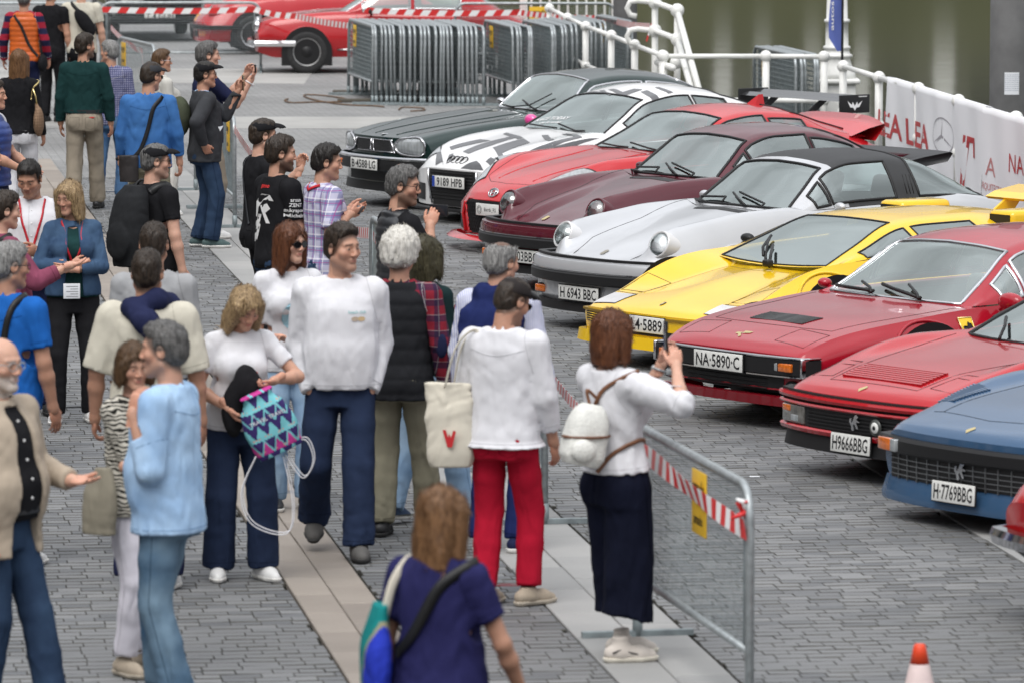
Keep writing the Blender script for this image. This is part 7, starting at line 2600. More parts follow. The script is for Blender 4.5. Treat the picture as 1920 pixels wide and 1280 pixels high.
  c = np.tile(np.array(s.skin)*np.array((1.03, .94, .92)), (len(V), 1))
  return V, Q, c
 # -------------------------------------------------------------- clothes
 def arms_cloth(s, f, upto, r0, r1, r2, k=.035, sides=(1, -1)):
  for g in sides:
   A = s.arm[g]
   f.chain([s.T(g*.062, -.022, 1.440), A['S'] + np.array((0, 0, -.004))], [.040, r0*.92], .045)
   if upto <= 1:
    e = A['S'] + (A['E']-A['S'])*min(1.0, upto)
    f.chain([A['S'], e + (A['E']-A['S'])*.06], [r0, r1], .018)
    f.cut_local(e, A['E']-A['S'], .115)
   else:
    t = upto-1
    e = A['E'] + (A['W']-A['E'])*t
    d = unit(A['W']-A['E'])
    f.chain([A['S'], A['E']], [r0, r1], .018)
    f.chain([A['E'], e + d*.02], [r1, r2], .012)
    f.cut_local(e, d, .075)
 def torso_rows(s, ease, hem, flare=0.0, length_top=1.475):
  F_ = s.fat
  if s.fem:
   R = [(.80, 0, -.01, .178, .128), (.90, 0, -.012, .178, .130), (.99, 0, -.005, .160, .112), (1.10, 0, 0, .136, .098), (1.20, 0, .004, .140, .103), (1.29, 0, .008, .146, .110), (1.36, 0, -.004, .138, .094), (1.42, 0, -.015, .100, .070), (1.465, 0, -.02, .060, .054)]
  else:
   R = [(.80, 0, -.005, .172, .122), (.90, 0, -.008, .172, .124), (.99, 0, 0, .162, .112), (1.10, 0, .004, .157, .108), (1.20, 0, .006, .160, .111), (1.30, 0, .008, .168, .118), (1.37, 0, -.002, .158, .105), (1.425, 0, -.015, .112, .075), (1.47, 0, -.02, .066, .058)]
  out = []
  for z, cx, cy, a, b in R:
   bl = F_*math.exp(-((z-1.07)/.14)**2)
   out.append((z, cx, cy + bl*.45, a + ease + bl*.75, b + ease + bl*.75))
  A = np.array(out)
  z0 = hem
  rows = [tuple([z0] + [float(np.interp(z0, A[:, 0], A[:, i])) + (flare if i > 2 else 0) for i in range(1, 5)])]
  rows += [tuple(r) for r in out if r[0] > z0 + .03]
  return rows
 def top(s, name, m, sleeve=.55, hem=.88, ease=.016, loose=0.0, folds=.007, seed=0, collar=None, neck=.072, flare=0.0, cuffs=None, h=.0115, open_front=None, vneck=0.0, sr=None, pat=None):
  """sleeve: 0 none, .5 to mid upper arm, 1 elbow, 2 wrist"""
  pts = [s.sh[1], s.sh[-1], s.T(0, 0, hem), s.T(0, .0, 1.5)]
  for g in (1, -1):
   A = s.arm[g]
   if sleeve > 0: pts.append(A['S'] + (A['E']-A['S'])*min(1, sleeve))
   if sleeve > 1: pts.append(A['E'] + (A['W']-A['E'])*(sleeve-1))
  pts += [s.T(x, y, hem) for x in (-.2, .2) for y in (-.15, .2)]
  lo = np.min(pts, 0)-.13; hi = np.max(pts, 0)+.13; hi[2] = max(s.neck0[2]+.09, np.max(pts, 0)[2]+.09); lo[2] = np.min(pts, 0)[2]-.08
  f = Field(lo, hi, h)
  TT = (s.R, s.hip - s.R @ np.array((0, 0, s.hipz)))
  f.loft(s.torso_rows(ease*.75-.002, hem, flare), .03, TT)
  if s.fem:
   for g in (1, -1): f.ell(s.T(g*.072, .085+ease, 1.265), (.072, .062, .070), .05, s.R)
  b = .90 if s.fem else 1.0
  if sleeve > 0:
   r = sr or (.062, .056, .043)
   f.arms_ = None
   s.arms_cloth(f, sleeve, (r[0]+loose*.7+ease*.2-.003)*b, (r[1]+loose*.7+ease*.2-.005)*b, (r[2]+loose*.4-.002)*b)
  else:
   for g in (1, -1):
    f.cone(s.T(g*.06, -.02, 1.435), s.T(g*.150*b, -.008, 1.408), .042, .045, .04)
  # drape and creases: stronger in the waist and the bends of the arms
  f.rough(folds*.9, 17, seed+3, (1.0, 1.0, .55))
  f.rough(folds*.8, 38, seed+9, (1.0, 1.0, .6))
  # neck opening
  nk = s.neck0 + s.R @ np.array((0, .012, .045))
  f.ell(nk, (neck, neck*.95, .050), .012, s.R, True)
  if vneck:
   f.cone(s.T(0, .11, 1.46), s.T(0, .16, 1.46-vneck), .05, .012, .01, True)
  if collar:
   for i in range(14):
    a = math.pi*(-1.40 + 2.80*i/13) - math.pi/2
    p = s.neck0 + s.R @ np.array((math.cos(a)*(neck-.002), math.sin(a)*(neck-.006) + .008, .022 + .014*(-math.sin(a))))
    q = p + s.R @ np.array((math.cos(a)*.016, math.sin(a)*.016, -collar*.7))
    f.cone(p, q, .008, .009, .006)
  if open_front:
   w, z0, z1 = open_front
   f.put(lambda x, y, z: np.maximum(np.maximum(np.abs(x*s.R[0, 0]+(y)*s.R[1, 0]+(z-s.hipz)*s.R[2, 0]-s.hip[0]) - (w[0] + (w[1]-w[0])*np.clip((z-z0)/(z1-z0), 0, 1)), -(y-.0) + .01), np.maximum(z0-.2-z, z-z1)),
                  (-.4, 0, z0-.2), (.4, .5, z1), .008, True)
  V, Q = f.mesh()
  ms = m if isinstance(m, list) else [m]
  mi = None
  if pat is not None:
   mi = pat(V[Q].mean(1))
  o = link(name, np_mesh(name, V, Q, ms, mi), s.root)
  s.meshes[name] = (V, Q, o)
  if not isinstance(m, list) and not open_front and 'quilt' not in name and 'vest' not in name: s.stitch_top(name, m, hem, sleeve, bool(collar) and sleeve > 0)
  return o
 def trousers(s, m, ease=.008, wide=0.0, ankle=.06, hem=.06, folds=.006, seed=0, top=1.0, h=.012, culotte=False, name='trousers', flat=False):
  pts = [s.hip + np.array((0, 0, top-s.hipz))]
  for g in (1, -1): pts += [s.leg[g]['H'], s.leg[g]['K'], s.leg[g]['A']]
  lo = np.min(pts, 0)-.18; hi = np.max(pts, 0)+.18; lo[2] = max(.0, min(s.leg[g]['A'][2] for g in (1, -1))-.09); hi[2] = top+.06
  f = Field(lo, hi, h)
  F_ = s.fat*.35
  hw = .176 if s.fem else .166
  f.loft([(.80, s.hip[0], -.010, hw-.01+ease, .112+ease), (.90, s.hip[0], -.014, hw+ease, .118+ease), (top, s.hip[0], -.004, hw-.016+ease+F_, .104+ease+F_)], .03)
  for g in (1, -1):
   G = s.leg[g]
   f.ell(s.hip + np.array((g*.072, -.060, -.045)), (.088, .078, .088), .04)
   th = .088 if s.fem else .086
   a0 = G['H'] + np.array((0, 0, -.02))
   md = G['K']*.5 + a0*.5
   d = unit(G['A']-G['K'])
   e = G['A'] - d*(hem-.06)
   mid = G['K']*.55 + e*.45
   f.chain([a0, md, G['K'], mid, e + d*.03], [th+ease-.004, .074+ease+wide*.3, .058+ease+wide*.6, .056+ease+wide*.7, ankle+wide*.8-.004], .016)
   if culotte:
    f.chain([a0 + np.array((0, 0, -.05)), e], [th+.02, ankle+wide], .05)
   f.cut_local(e, d, .30 if culotte else .13)
  f.rough(folds*1.5, 14, seed+5, (1.0, 1.0, .55), lambda x, y, z: .35 + 1.1*np.exp(-((z-.46)/.14)**2) + 1.3*np.exp(-((z-.13)/.12)**2) + .5*np.exp(-((z-.86)/.08)**2))
  f.rough(folds*1.0, 28, seed+8, (1.0, 1.0, 1.4), lambda x, y, z: .3 + 1.0*np.exp(-((z-.12)/.13)**2))
  V, Q = f.mesh()
  o = link(name, np_mesh(name, V, Q, [m]), s.root)
  s.meshes[name] = (V, Q, o)
  s.stitch_trousers(name, m, not culotte)
  return o
 def belt(s, m, z=.985, r=.004):
  rows = s.torso_rows(.018, z-.02)
  a, b, cy = [float(np.interp(z, [q[0] for q in rows], [q[i] for q in rows])) for i in (3, 4, 2)]
  mb = MB(); N = 28
  vs = []
  for i in range(N):
   t = 2*math.pi*i/N
   c, q = math.cos(t), math.sin(t)
   x = s.hip[0] + a*math.copysign(abs(c)**.87, c); y = cy + b*math.copysign(abs(q)**.87, q)
   vs += [(x, y, z-.018), (x, y, z+.018)]
  mb.add(vs, [(2*i, 2*((i+1) % N), 2*((i+1) % N)+1, 2*i+1) for i in range(N)], 0, True)
  return mb.build('belt', [m], s.root)
 def shoes(s, m, sole, k=1.0, high=0.0, ms=None):
  for g in (1, -1):
   G = s.leg[g]
   A = G['A']; t = G['toe']
   pitch = min(.9, G['lift']*3.2)
   R = rotz(-t) @ rotx(-pitch)
   o = A - R @ np.array((0, .0, .085))
   P = lambda x, y, z: o + R @ np.array((x, y, z))
   f = Field(A-np.array((.20, .26, .14)), A+np.array((.20, .28, .12)), .0068)
   f.chain([P(0, -.055, .048), P(0, .0, .052)], [.037*k, .040*k], .03)
   f.chain([P(0, .0, .052), P(-g*.004, .09, .036), P(-g*.008, .15, .028)], [.040*k, .041*k, .030*k], .03)
   f.cone(P(0, -.01, .06), P(0, -.008, .095+high), .036, .040, .025)
   f.cut(P(0, 0, .104+high), R @ np.array((0, -.1, 1)))
   f.cut(P(0, 0, .012), R @ np.array((0, 0, -1)))
   V, Q = f.mesh()
   link('shoe', np_mesh('shoe', V, Q, [m]), s.root)
   so = Field(A-np.array((.20, .26, .14)), A+np.array((.20, .28, .06)), .0068)
   so.chain([P(0, -.055, .03), P(-g*.002, .03, .03), P(-g*.004, .09, .03), P(-g*.008, .155, .03)], [.042*k, .040*k, .047*k, .036*k], .025)
   so.cut(P(0, 0, .028), R @ np.array((0, 0, 1)))
   so.cut(P(0, 0, .002), R @ np.array((0, 0, -1)))
   V, Q = so.mesh()
   link('shoe_sole', np_mesh('shoe_sole', V, Q, [sole]), s.root)
 # -------------------------------------------------------------- hair, caps, glasses
 def _hf(s, lo, hi, h=.0062):
  c = [s.hc + s.HR @ (np.array(p)*s.hk) for p in [(x, y, z) for x in (lo[0], hi[0]) for y in (lo[1], hi[1]) for z in (lo[2], hi[2])]]
  f = Field(np.min(c, 0)-.02, np.max(c, 0)+.02, h)
  W = lambda x, y, z: s.hc + s.HR @ (np.array((x, y, z))*s.hk)
  E = lambda c, r, k=.02, sub=False, R=None: f.ell(W(*c), np.array(r)*s.hk, k, s.HR if R is None else s.HR @ R, sub)
  C = lambda a, b, ra, rb, k=.015, sub=False: f.cone(W(*a), W(*b), ra*s.hk, rb*s.hk, k, sub)
  cut = lambda p, n: f.cut(W(*p), s.HR @ np.array(n))
  return f, W, E, C, cut
 def hair_short(s, m, vol=.010, seed=0, front=.0, top=.0, bald=0.0, nape=-.055, name='hair', ears=True):
  f, W, E, C, cut = s._hf((-.125, -.16, -.13), (.125, .13, .18))
  v2 = vol if vol > .02 else vol*.4
  E((0, -.017, .040+top*.5), (.0765+v2, .098+v2, .080+vol*.7+top))
  E((0, .012, .088+top), (.056+v2*.5, .072, .030+vol), .03)
  E((0, -.055, -.02), (.062+v2, .058+v2, .055), .03)
  f.rough(.0055+vol*.25, 60, seed, (1, 1, .5))
  f.rough(.003, 130, seed+2, (1, 1, .35))
  cut((0, .079+front, .080), (0, .80, -.60))
  cut((0, .030, .0), (0, .96, -.25)) if False else None
  f.put(lambda x, y, z: np.maximum(-((x-s.hc[0])*s.HR[0, 1]+(y-s.hc[1])*s.HR[1, 1]+(z-s.hc[2])*s.HR[2, 1])+.034, ((x-s.hc[0])*s.HR[0, 2]+(y-s.hc[1])*s.HR[1, 2]+(z-s.hc[2])*s.HR[2, 2])-.058),
              s.hc-.17, s.hc+.17, .012, True)
  f.cut(W(0, -.02, nape), s.HR @ np.array((0, .55, -.83)))
  for g in (1, -1):
   if ears: E((g*.088, -.006, -.006), (.022, .026, .036), .006, True)
  if bald:
   E((0, -.005+bald*.0, .115), (.052+bald*.02, .075+bald*.02, .06), .015, True)
  V, Q = f.mesh()
  return link(name, hair_mesh(s, name, V, Q, m, .028+vol*.5, .006+vol*.25, 800 if vol > .004 else 200, seed), s.root)
 def hair_long(s, m, length=.22, vol=.012, seed=0, fringe=.0, part=0.0, width=.0, straight=False, front_l=.04, back=0.0):
  f, W, E, C, cut = s._hf((-.15, -.17, -length-.06), (.15, .13, .15), .0068)
  E((0, -.017, .040), (.0775+vol, .098+vol, .080+vol))
  rows = [(-length, 0, -.050+back, .088+width, .045), (-length*.6, 0, -.045+back*.5, .098+width, .066), (-.07, 0, -.03, .096+vol*.5+width*.5, .088), (.0, 0, -.022, .090+vol*.5, .094), (.07, 0, -.015, .07, .085)]
  f.loft([(z*s.hk, cx*s.hk, cy*s.hk, a*s.hk, b*s.hk) for z, cx, cy, a, b in rows], .03, (s.HR, s.hc), 2.4)
  for g in (1, -1):
   C((g*.082, .025, .03), (g*.090, .022, -min(length*.75, .19)), .022, .020 if straight else .026, .03)
   C((g*.078, .045, .05), (g*.086, front_l, -min(length*.6, .14)), .018, .014, .02)
  f.rough(.007, 26, seed, (1, 1, .28))
  f.rough(.003, 70, seed+4, (1, 1, .14))
  # the face opening
  E((part*.01, .125, -.035), (.060, .098, .104), .012, True)
  E((part*.012, .105, .030), (.048, .050, .040-fringe), .012, True)
  if straight: cut((0, 0, -length+.012), (0, .12, -1))
  V, Q = f.mesh()
  return link('hair', hair_mesh(s, 'hair', V, Q, m, .085, .009, 1500, seed), s.root)
 def cap(s, m, m2=None, seed=0, brim=True, back=False):
  f, W, E, C, cut = s._hf((-.10, -.13, .0), (.10, .125, .15))
  E((0, -.010, .048), (.0865, .104, .079), .01)
  f.cut(W(0, 0, .040), s.HR @ np.array((0, .12, -1)))
  f.rough(.002, 40, seed)
  V, Q = f.mesh()
  o = link('cap', np_mesh('cap', V, Q, [m]), s.root)
  if brim:
   b, W, E, C, cut = s._hf((-.10, .03, -.02), (.10, .22, .09), .005)
   E((0, .095, .045), (.074, .092, .050), .01)
   E((0, .090, .026), (.080, .110, .060), .004, True)
   b.cut(W(0, .058, 0), s.HR @ np.array((0, -1, 0)))
   b.cut(W(0, .0, .036), s.HR @ np.array((0, -.1, -1)))
   V, Q = b.mesh()
   link('cap_brim', np_mesh('cap_brim', V, Q, [m2 or m]), s.root)
   MB().sphere(W(0, -.012, .129), .008*s.hk).build('cap_button', [m], s.root)
  return o
 def glasses(s, dark=False, m=None, up=0.0, size=.023):
  W = lambda x, y, z: s.hc + s.HR @ (np.array((x, y, z))*s.hk)
  fr = MB(); ln = MB()
  for g in (1, -1):
   P = []
   for i in range(14):
    t = 2*math.pi*i/14
    P.append(W(g*.032 + size*math.cos(t)*1.12, .106 - .010*abs(g*.032+size*math.cos(t))/.05, .000 + up + size*.82*math.sin(t)))
   fr.tube(P, .0022, 5, closed=True)
   k = [p + s.HR @ np.array((0, .0005, 0)) for p in P]
   ln.add(k, [tuple(range(14))])
   fr.tube([W(g*.057, .096, .006+up), W(g*.078, .04, .008+up), W(g*.084, -.012, .004+up)], .0022, 5)
  fr.tube([W(-.008, .107, .004+up), W(.008, .107, .004+up)], .0022, 5)
  o = fr.build('glasses', [m or M_BLACK], s.root)
  if dark: ln.build('lens', [mat('dark_lens', (.008, .008, .009), .08, coat=.5)], o)
  return o
 # -------------------------------------------------------------- seams, hems and pockets
 def _line(s, b, pairs, r, m, name, closed=False, maxd=.25):
  P = []
  for o, d in pairs:
   h = b.ray_cast(Vector(o), Vector(d).normalized(), 1.0)
   if h[0] is not None and (not P or (h[0]-P[-1]).length < maxd): P.append(h[0] - Vector(d).normalized()*.0008)
  if len(P) > 3: MB().tube(P, r, 4, closed=closed and len(P) > .9*len(pairs)).build(name, [m], s.root)
 def seam_mat(s, m):
  c = m.node_tree.nodes['Principled BSDF'].inputs['Base Color'].default_value
  k = .62 if max(c[:3]) > .3 else .45
  return mat(m.name + '_seam', (c[0]*k, c[1]*k, c[2]*k), .9, spec=.05)
 def stitch_trousers(s, name, m, pockets=True):
  b = s.bvh(name); sm = s.seam_mat(m)
  for g in (1, -1):
   G = s.leg[g]
   ps = []
   for i in range(22):
    t = i/21
    c = (G['H'] + np.array((0, 0, .06)))*(1-t*2) + G['K']*t*2 if t < .5 else G['K']*(2-2*t) + G['A']*(2*t-1)
    ps.append((c + np.array((g*.3, 0, 0)), (-g, 0, 0)))
   s._line(b, ps, .0016, sm, 'side_seam')
   e = G['A'] + (G['K']-G['A'])*.06
   s._line(b, [(e + np.array((.25*math.cos(a), .25*math.sin(a), 0)), (-math.cos(a), -math.sin(a), 0)) for a in np.linspace(0, 6.28, 22)[:-1]], .0016, sm, 'hem_stitch', True)
   if pockets:
    q = [(-.048, .05), (.048, .05), (.046, -.05), (0, -.07), (-.046, -.05), (-.048, .05)]
    P2 = []
    for (x0, z0), (x1, z1) in zip(q[:-1], q[1:]):
     P2 += [(x0+(x1-x0)*k/5, z0+(z1-z0)*k/5) for k in range(5)]
    P2.append(q[-1])
    s._line(b, [(s.hip + np.array((g*.078+x, -.45, -.04+z)), (0, 1, 0)) for x, z in P2], .0017, sm, 'pocket_stitch')
  s._line(b, [(s.hip + np.array((0, -.45, .07 - i*.012)), (0, 1, 0)) for i in range(12)], .0016, sm, 'seat_seam')
 def stitch_top(s, name, m, hem, sleeve, shirt=False):
  b = s.bvh(name); sm = s.seam_mat(m)
  c = s.T(0, 0, hem+.022)
  s._line(b, [(c + s.R @ np.array((.5*math.cos(a), .5*math.sin(a), 0)), s.R @ np.array((-math.cos(a), -math.sin(a), 0))) for a in np.linspace(0, 6.28, 46)[:-1]], .0015, sm, 'hem_stitch', True, .09)
  for g in (1, -1):
   A = s.arm[g]
   if sleeve > 0:
    t = sleeve-.10 if sleeve <= 1 else sleeve-.14
    p0, p1 = (A['S'], A['E']) if t < 1 else (A['E'], A['W'])
    t = t if t < 1 else t-1
    p = p0 + (p1-p0)*t; d = unit(p1-p0)
    u = unit(np.cross(d, (0.3, 1, .2))); v = np.cross(d, u)
    s._line(b, [(p + (u*math.cos(a)+v*math.sin(a))*.13, -(u*math.cos(a)+v*math.sin(a))) for a in np.linspace(0, 6.28, 20)[:-1]], .0015, sm, 'cuff_stitch', True, .06)
    # armhole seam
    q = A['S'] + np.array((-g*.018, 0, -.01)); d = np.array((g*1.0, 0, .25)); d = s.R @ unit(d)
    u = s.R @ np.array((0, 1.0, 0)); v = np.cross(d, u)
    s._line(b, [(q + (u*math.cos(a)+v*math.sin(a))*.22, -(u*math.cos(a)+v*math.sin(a))) for a in np.linspace(-1.5, 4.6, 24)], .0014, sm, 'armhole_seam', False, .06)
  if shirt:
   s._line(b, [(s.T(x, -.5, 1.365 - .02*math.cos(x*14)), s.R @ np.array((0, 1, 0))) for x in np.linspace(-.155, .155, 18)], .0015, sm, 'yoke_seam')
   s._line(b, [(s.T(.018, .5, z), s.R @ np.array((0, -1, 0))) for z in np.linspace(1.43, hem+.02, 20)], .0015, sm, 'placket_seam')
   for k in range(6):
    h = b.ray_cast(Vector(s.T(0, .5, 1.40 - k*.085)), Vector(s.R @ np.array((0, -1, 0))))
    if h[0] is not None: MB().sphere(h[0], .0055, 0, 8, 5).build('button', [M_WHITE], s.root)
 # -------------------------------------------------------------- accessories laid on the clothes
 def bvh(s, name):
  V, Q, o = s.meshes[name]
  return BVHTree.FromPolygons([Vector(v) for v in V], Q.tolist())
 def strap(s, on, pts, w=.035, th=.006, m=None, name='strap', parent=None):
  """a flat band over the clothing through rough points; each is pushed out on to the surface from the body's axis"""
  b = s.bvh(on)
  P, N = [], []
  pts = smooth_pts([Vector(p) for p in pts], 5)
  for p in pts:
   axis = Vector(s.T(0, 0, 0)); ax = Vector(s.T(0, -.005, p.z))
   cx = Vector((s.T(0, 0, min(p.z, 1.40))[0], s.T(0, 0, min(p.z, 1.40))[1], min(p.z, 1.38)))
   d = (p - cx); d.normalize()
   h = b.ray_cast(cx + d*.6, -d)
   if h[0] is None: h = (p, d)
   P.append(h[0] + d*.006); N.append(d)
  vs, fs = [], []
  n = len(P)
  for i in range(n):
   t = (P[min(i+1, n-1)] - P[max(i-1, 0)]).normalized()
   sd = t.cross(N[i]).normalized()*w/2
   vs += [P[i]-sd, P[i]+sd, P[i]+sd+N[i]*th, P[i]-sd+N[i]*th]
  for i in range(n-1):
   for j in range(4):
    fs.append((i*4+j, i*4+(j+1) % 4, (i+1)*4+(j+1) % 4, (i+1)*4+j))
  fs += [(0, 1, 2, 3), tuple((n-1)*4+j for j in (3, 2, 1, 0))]
  return link(name, new_mesh(name, vs, fs, m or M_BLACK, smooth=True), parent or s.root)
 def decal(s, on, verts, faces, m, origin, right, up, name='print', off=.004):
  """flat print pressed on to a garment"""
  b = s.bvh(on)
  o, r, u = Vector(origin), Vector(right), Vector(up)
  n = r.cross(u).normalized()
  V = []
  for v in verts:
   p = o + r*v[0] + u*v[1]
   h = b.ray_cast(p + n*.5, -n)
   V.append((h[0] + n*off) if h[0] is not None else p)
  return link(name, new_mesh(name, V, faces, m), s.root)
 def text(s, on, txt, size, m, origin, right, up, bold=.01, name='lettering', xs=1.0):
  vs, fs = text_mesh(txt, size, bold, 0.0, xs=xs)
  return s.decal(on, vs, fs, m, origin, right, up, name)
 def world(s, p):
  r = Matrix.Rotation(-s.yaw*D2R, 4, 'Z')
  return s.loc + (r @ (Vector(p)*s.k))
 def thing(s, name, label, cat, group=None):
  """a separate object that this person carries, set up in the person's own frame"""
  o = empty(name, label, cat, s.loc, -s.yaw*D2R, group)
  o.scale = (s.k,)*3
  return o
 def phone(s, label, g, m=None, tilt=0.0, off=(.0, .10, .02), wide=False, up=None, face=None):
  A = s.arm[g]
  o = s.thing('phone', label, 'phone')
  c = A['W'] + A['f']*off[1] + A['n']*off[2] + np.cross(A['f'], A['n'])*off[0]
  fc = unit(face) if face is not None else np.array((0, -1.0, 0))
  upv = unit(up if up is not None else (0, 0, 1)); upv = unit(upv - fc*(upv@fc))
  rt = np.cross(upv, fc)
  M = frame(c, rt, upv, fc)
  w, hh = (.075, .036) if wide else (.036, .075)
  mb = MB().bbox((-w, -hh, -.004), (w, hh, .004), .006, 0, M)
  mb.build('case', [m or M_BLACK], o)
  MB().bbox((-w*.92, -hh*.92, .0041), (w*.92, hh*.92, .0046), .0002, 0, M).build('screen', [mat('phone_screen', (.02, .022, .028), .08)], o)
  MB().bbox((w*.2, hh*.45, -.0065), (w*.85, hh*.9, -.0042), .001, 0, M).build('camera_lens', [mat('lens_glass', (.05, .05, .06), .1)], o)
  return o
def blob_thing(root, name, m, solids, h=.010, folds=.004, seed=0, mats=None, pat=None, freq=18):
 """soft goods (bags and so on) as one blended solid; solids: list of functions applied to a field"""
 lo, hi, fn = solids
 f = Field(lo, hi, h)
 fn(f)
 if folds: f.rough(folds, freq, seed)
 V, Q = f.mesh()
 mi = pat(V[Q].mean(1)) if pat else None
 return link(name, np_mesh(name, V, Q, mats or [m], mi), root)

# ------------------------------------------------------------------ the visitors
HD = hair_mat('dark_brown_hair', (.010, .007, .005), (.045, .030, .020))
HB = hair_mat('black_hair', (.006, .005, .005), (.022, .018, .015))
HM = hair_mat('brown_hair', (.035, .018, .008), (.15, .085, .042))
HBL = hair_mat('blonde_hair', (.10, .06, .028), (.52, .37, .20))
HCH = hair_mat('chestnut_hair', (.06, .028, .012), (.26, .135, .062))
HAU = hair_mat('auburn_hair', (.045, .014, .006), (.17, .062, .026))
HG = hair_mat('grey_hair', (.09, .09, .088), (.34, .335, .325))
HSG = hair_mat('salt_and_pepper_hair', (.03, .03, .03), (.17, .165, .16))
HW = hair_mat('white_hair', (.38, .36, .32), (.74, .72, .67))
HOL = hair_mat('olive_brown_hair', (.022, .020, .010), (.085, .075, .04))
WHT = cloth('white_cotton', (.66, .66, .69), .05, wr=.28)
CRM = cloth('cream_cotton', (.56, .53, .445), .05)
BLK = cloth('black_cotton', (.014, .014, .016), .2)
CHR = cloth('charcoal_cloth', (.045, .047, .052), .2)
NVY = cloth('navy_cloth', (.018, .022, .060), .2)
NVB = cloth('deep_blue_knit', (.016, .024, .095), .15)
CHI = cloth('navy_chino', (.020, .031, .066), .2)
BEI = cloth('beige_chino', (.30, .26, .205), .12)
KHK = cloth('khaki_chino', (.235, .22, .16), .12)
GRY = cloth('grey_knit', (.33, .335, .345), .08)
GRN = cloth('dark_green_shirt_cloth', (.012, .040, .040), .2)
MAR = cloth('plum_shirt_cloth', (.21, .055, .095), .15)
BLP = cloth('royal_blue_pique', (.015, .115, .42), .12)
RDT = cloth('red_chino', (.40, .010, .030), .12)
TNJ = cloth('tan_jacket_cloth', (.42, .35, .275), .12)
TEA = cloth('dark_teal_cloth', (.012, .028, .030), .2)
DKJ = denim('dark_jeans', (.015, .027, .058), (.040, .072, .13))
MDJ = denim('mid_blue_jeans', (.030, .085, .20), (.12, .22, .37))
LTJ = denim('light_jeans', (.19, .31, .48), (.40, .54, .68))
FDJ = denim('faded_jeans', (.045, .095, .165), (.19, .28, .36))
DNS = denim('blue_denim_shirt', (.030, .105, .30), (.060, .175, .42))
LDS = denim('pale_denim_shirt', (.26, .42, .66), (.43, .60, .80))
DNJ = denim('denim_jacket_cloth', (.025, .050, .105), (.070, .125, .21))
ORV = mat('orange_quilt', (.55, .105, .012), .45, var=.1, scale=9)
BKV = mat('black_quilt', (.024, .026, .030), .36, var=.2, scale=9)
BLV = mat('blue_quilt', (.022, .050, .21), .45, var=.1, scale=9)
LEA = mat('brown_leather', (.17, .07, .032), .5, var=.2, scale=20)
SOLE = mat('white_sole', (.70, .69, .66), .6)
DSOLE = mat('dark_sole', (.02, .02, .02), .7)
SW = mat('white_leather_shoe', (.72, .72, .71), .5, var=.05)
SB = mat('black_shoe', (.018, .018, .02), .5)
SG = mat('grey_suede_shoe', (.085, .082, .078), .85, var=.2)
ST = mat('beige_suede_shoe', (.36, .30, .23), .85, var=.2)
SE = mat('off_white_suede_shoe', (.55, .50, .45), .8, var=.1)
CHK = pattern_cloth('navy_check_cloth', (.30, .31, .42), [('h', .024, .5, 0, (.045, .05, .15), .75), ('z', .024, .5, 0, (.045, .05, .15), .75)])
PLD = pattern_cloth('pastel_plaid_cloth', (.48, .47, .60), [('h', .085, .40, 0, (.11, .13, .30), .55), ('z', .085, .40, .2, (.11, .13, .30), .55), ('h', .085, .09, .6, (.70, .69, .74), .8), ('z', .085, .09, .75, (.70, .69, .74), .8), ('h', .085, .07, .85, (.33, .05, .24), .7), ('z', .085, .07, .05, (.33, .05, .24), .7)])
RPL = pattern_cloth('red_plaid_cloth', (.23, .016, .030), [('h', .09, .42, 0, (.014, .015, .045), .72), ('z', .09, .42, .1, (.014, .015, .045), .72), ('h', .09, .05, .68, (.35, .30, .30), .5), ('z', .09, .05, .7, (.35, .30, .30), .5)])
STR = pattern_cloth('fine_striped_cloth', (.66, .67, .75), [('h', .013, .42, 0, (.19, .22, .48), .7)])
RST = pattern_cloth('rugby_striped_cloth', (.30, .015, .035), [('z', .15, .5, 0, (.018, .018, .055), 1)])
def zebra_mat():
 m = cloth('zebra_print_cloth', (.55, .52, .46))
 nt = m.node_tree; b = nt.nodes['Principled BSDF']
 tc = nt.nodes.new('ShaderNodeTexCoord')
 w = nt.nodes.new('ShaderNodeTexWave'); w.bands_direction = 'Z'
 w.inputs['Scale'].default_value = 14; w.inputs['Distortion'].default_value = 9; w.inputs['Detail'].default_value = 2; w.inputs['Detail Scale'].default_value = 1.0
 nt.links.new(tc.outputs['Object'], w.inputs['Vector'])
 r = nt.nodes.new('ShaderNodeValToRGB'); r.color_ramp.elements[0].position = .44; r.color_ramp.elements[1].position = .52
 r.color_ramp.elements[0].color = (.02, .019, .017, 1); r.color_ramp.elements[1].color = (.56, .53, .46, 1)
 nt.links.new(w.outputs['Fac'], r.inputs['Fac']); nt.links.new(r.outputs['Color'], b.inputs['Base Color'])
 return m
ZEB = zebra_mat()
SK1, SK2, SK3 = (.52, .29, .205), (.44, .235, .16), (.58, .34, .25)
def quilt(P, name, m, sleeve=0, hem=.90, ease=.034, pitch=.062, puff=.009, **k):
 """padded garment: rings of stitched quilting"""
 o = P.top(name, m, sleeve, hem, ease, folds=.004, **k)
 V, Q, _ = P.meshes[name]
 loc = (V - P.hip) @ P.R
 ph = (loc[:, 2] % pitch)/pitch
 d = puff*(np.sin(np.pi*ph)**.6 - .75)
 n = V - (P.hip + (loc*np.array((0, 0, 1))) @ P.R.T); n[:, 2] *= .1
 n /= np.linalg.norm(n, axis=1, keepdims=True)+1e-6
 V2 = V + n*d[:, None]
 o.data.vertices.foreach_set('co', V2.astype(np.float32).ravel()); o.data.update()
 P.meshes[name] = (V2, Q, o)
 return o
def lanyard(P, on, m, badge=None):
 P.strap(on, [(.075, .03, 1.46), (.065, .12, 1.36), (.03, .16, 1.22), (.0, .17, 1.12)], .016, .003, m, 'lanyard')
 P.strap(on, [(-.075, .03, 1.46), (-.065, .12, 1.36), (-.03, .16, 1.22), (.0, .17, 1.12)], .016, .003, m, 'lanyard')
LAN = mat('red_lanyard', (.50, .012, .025), .6)
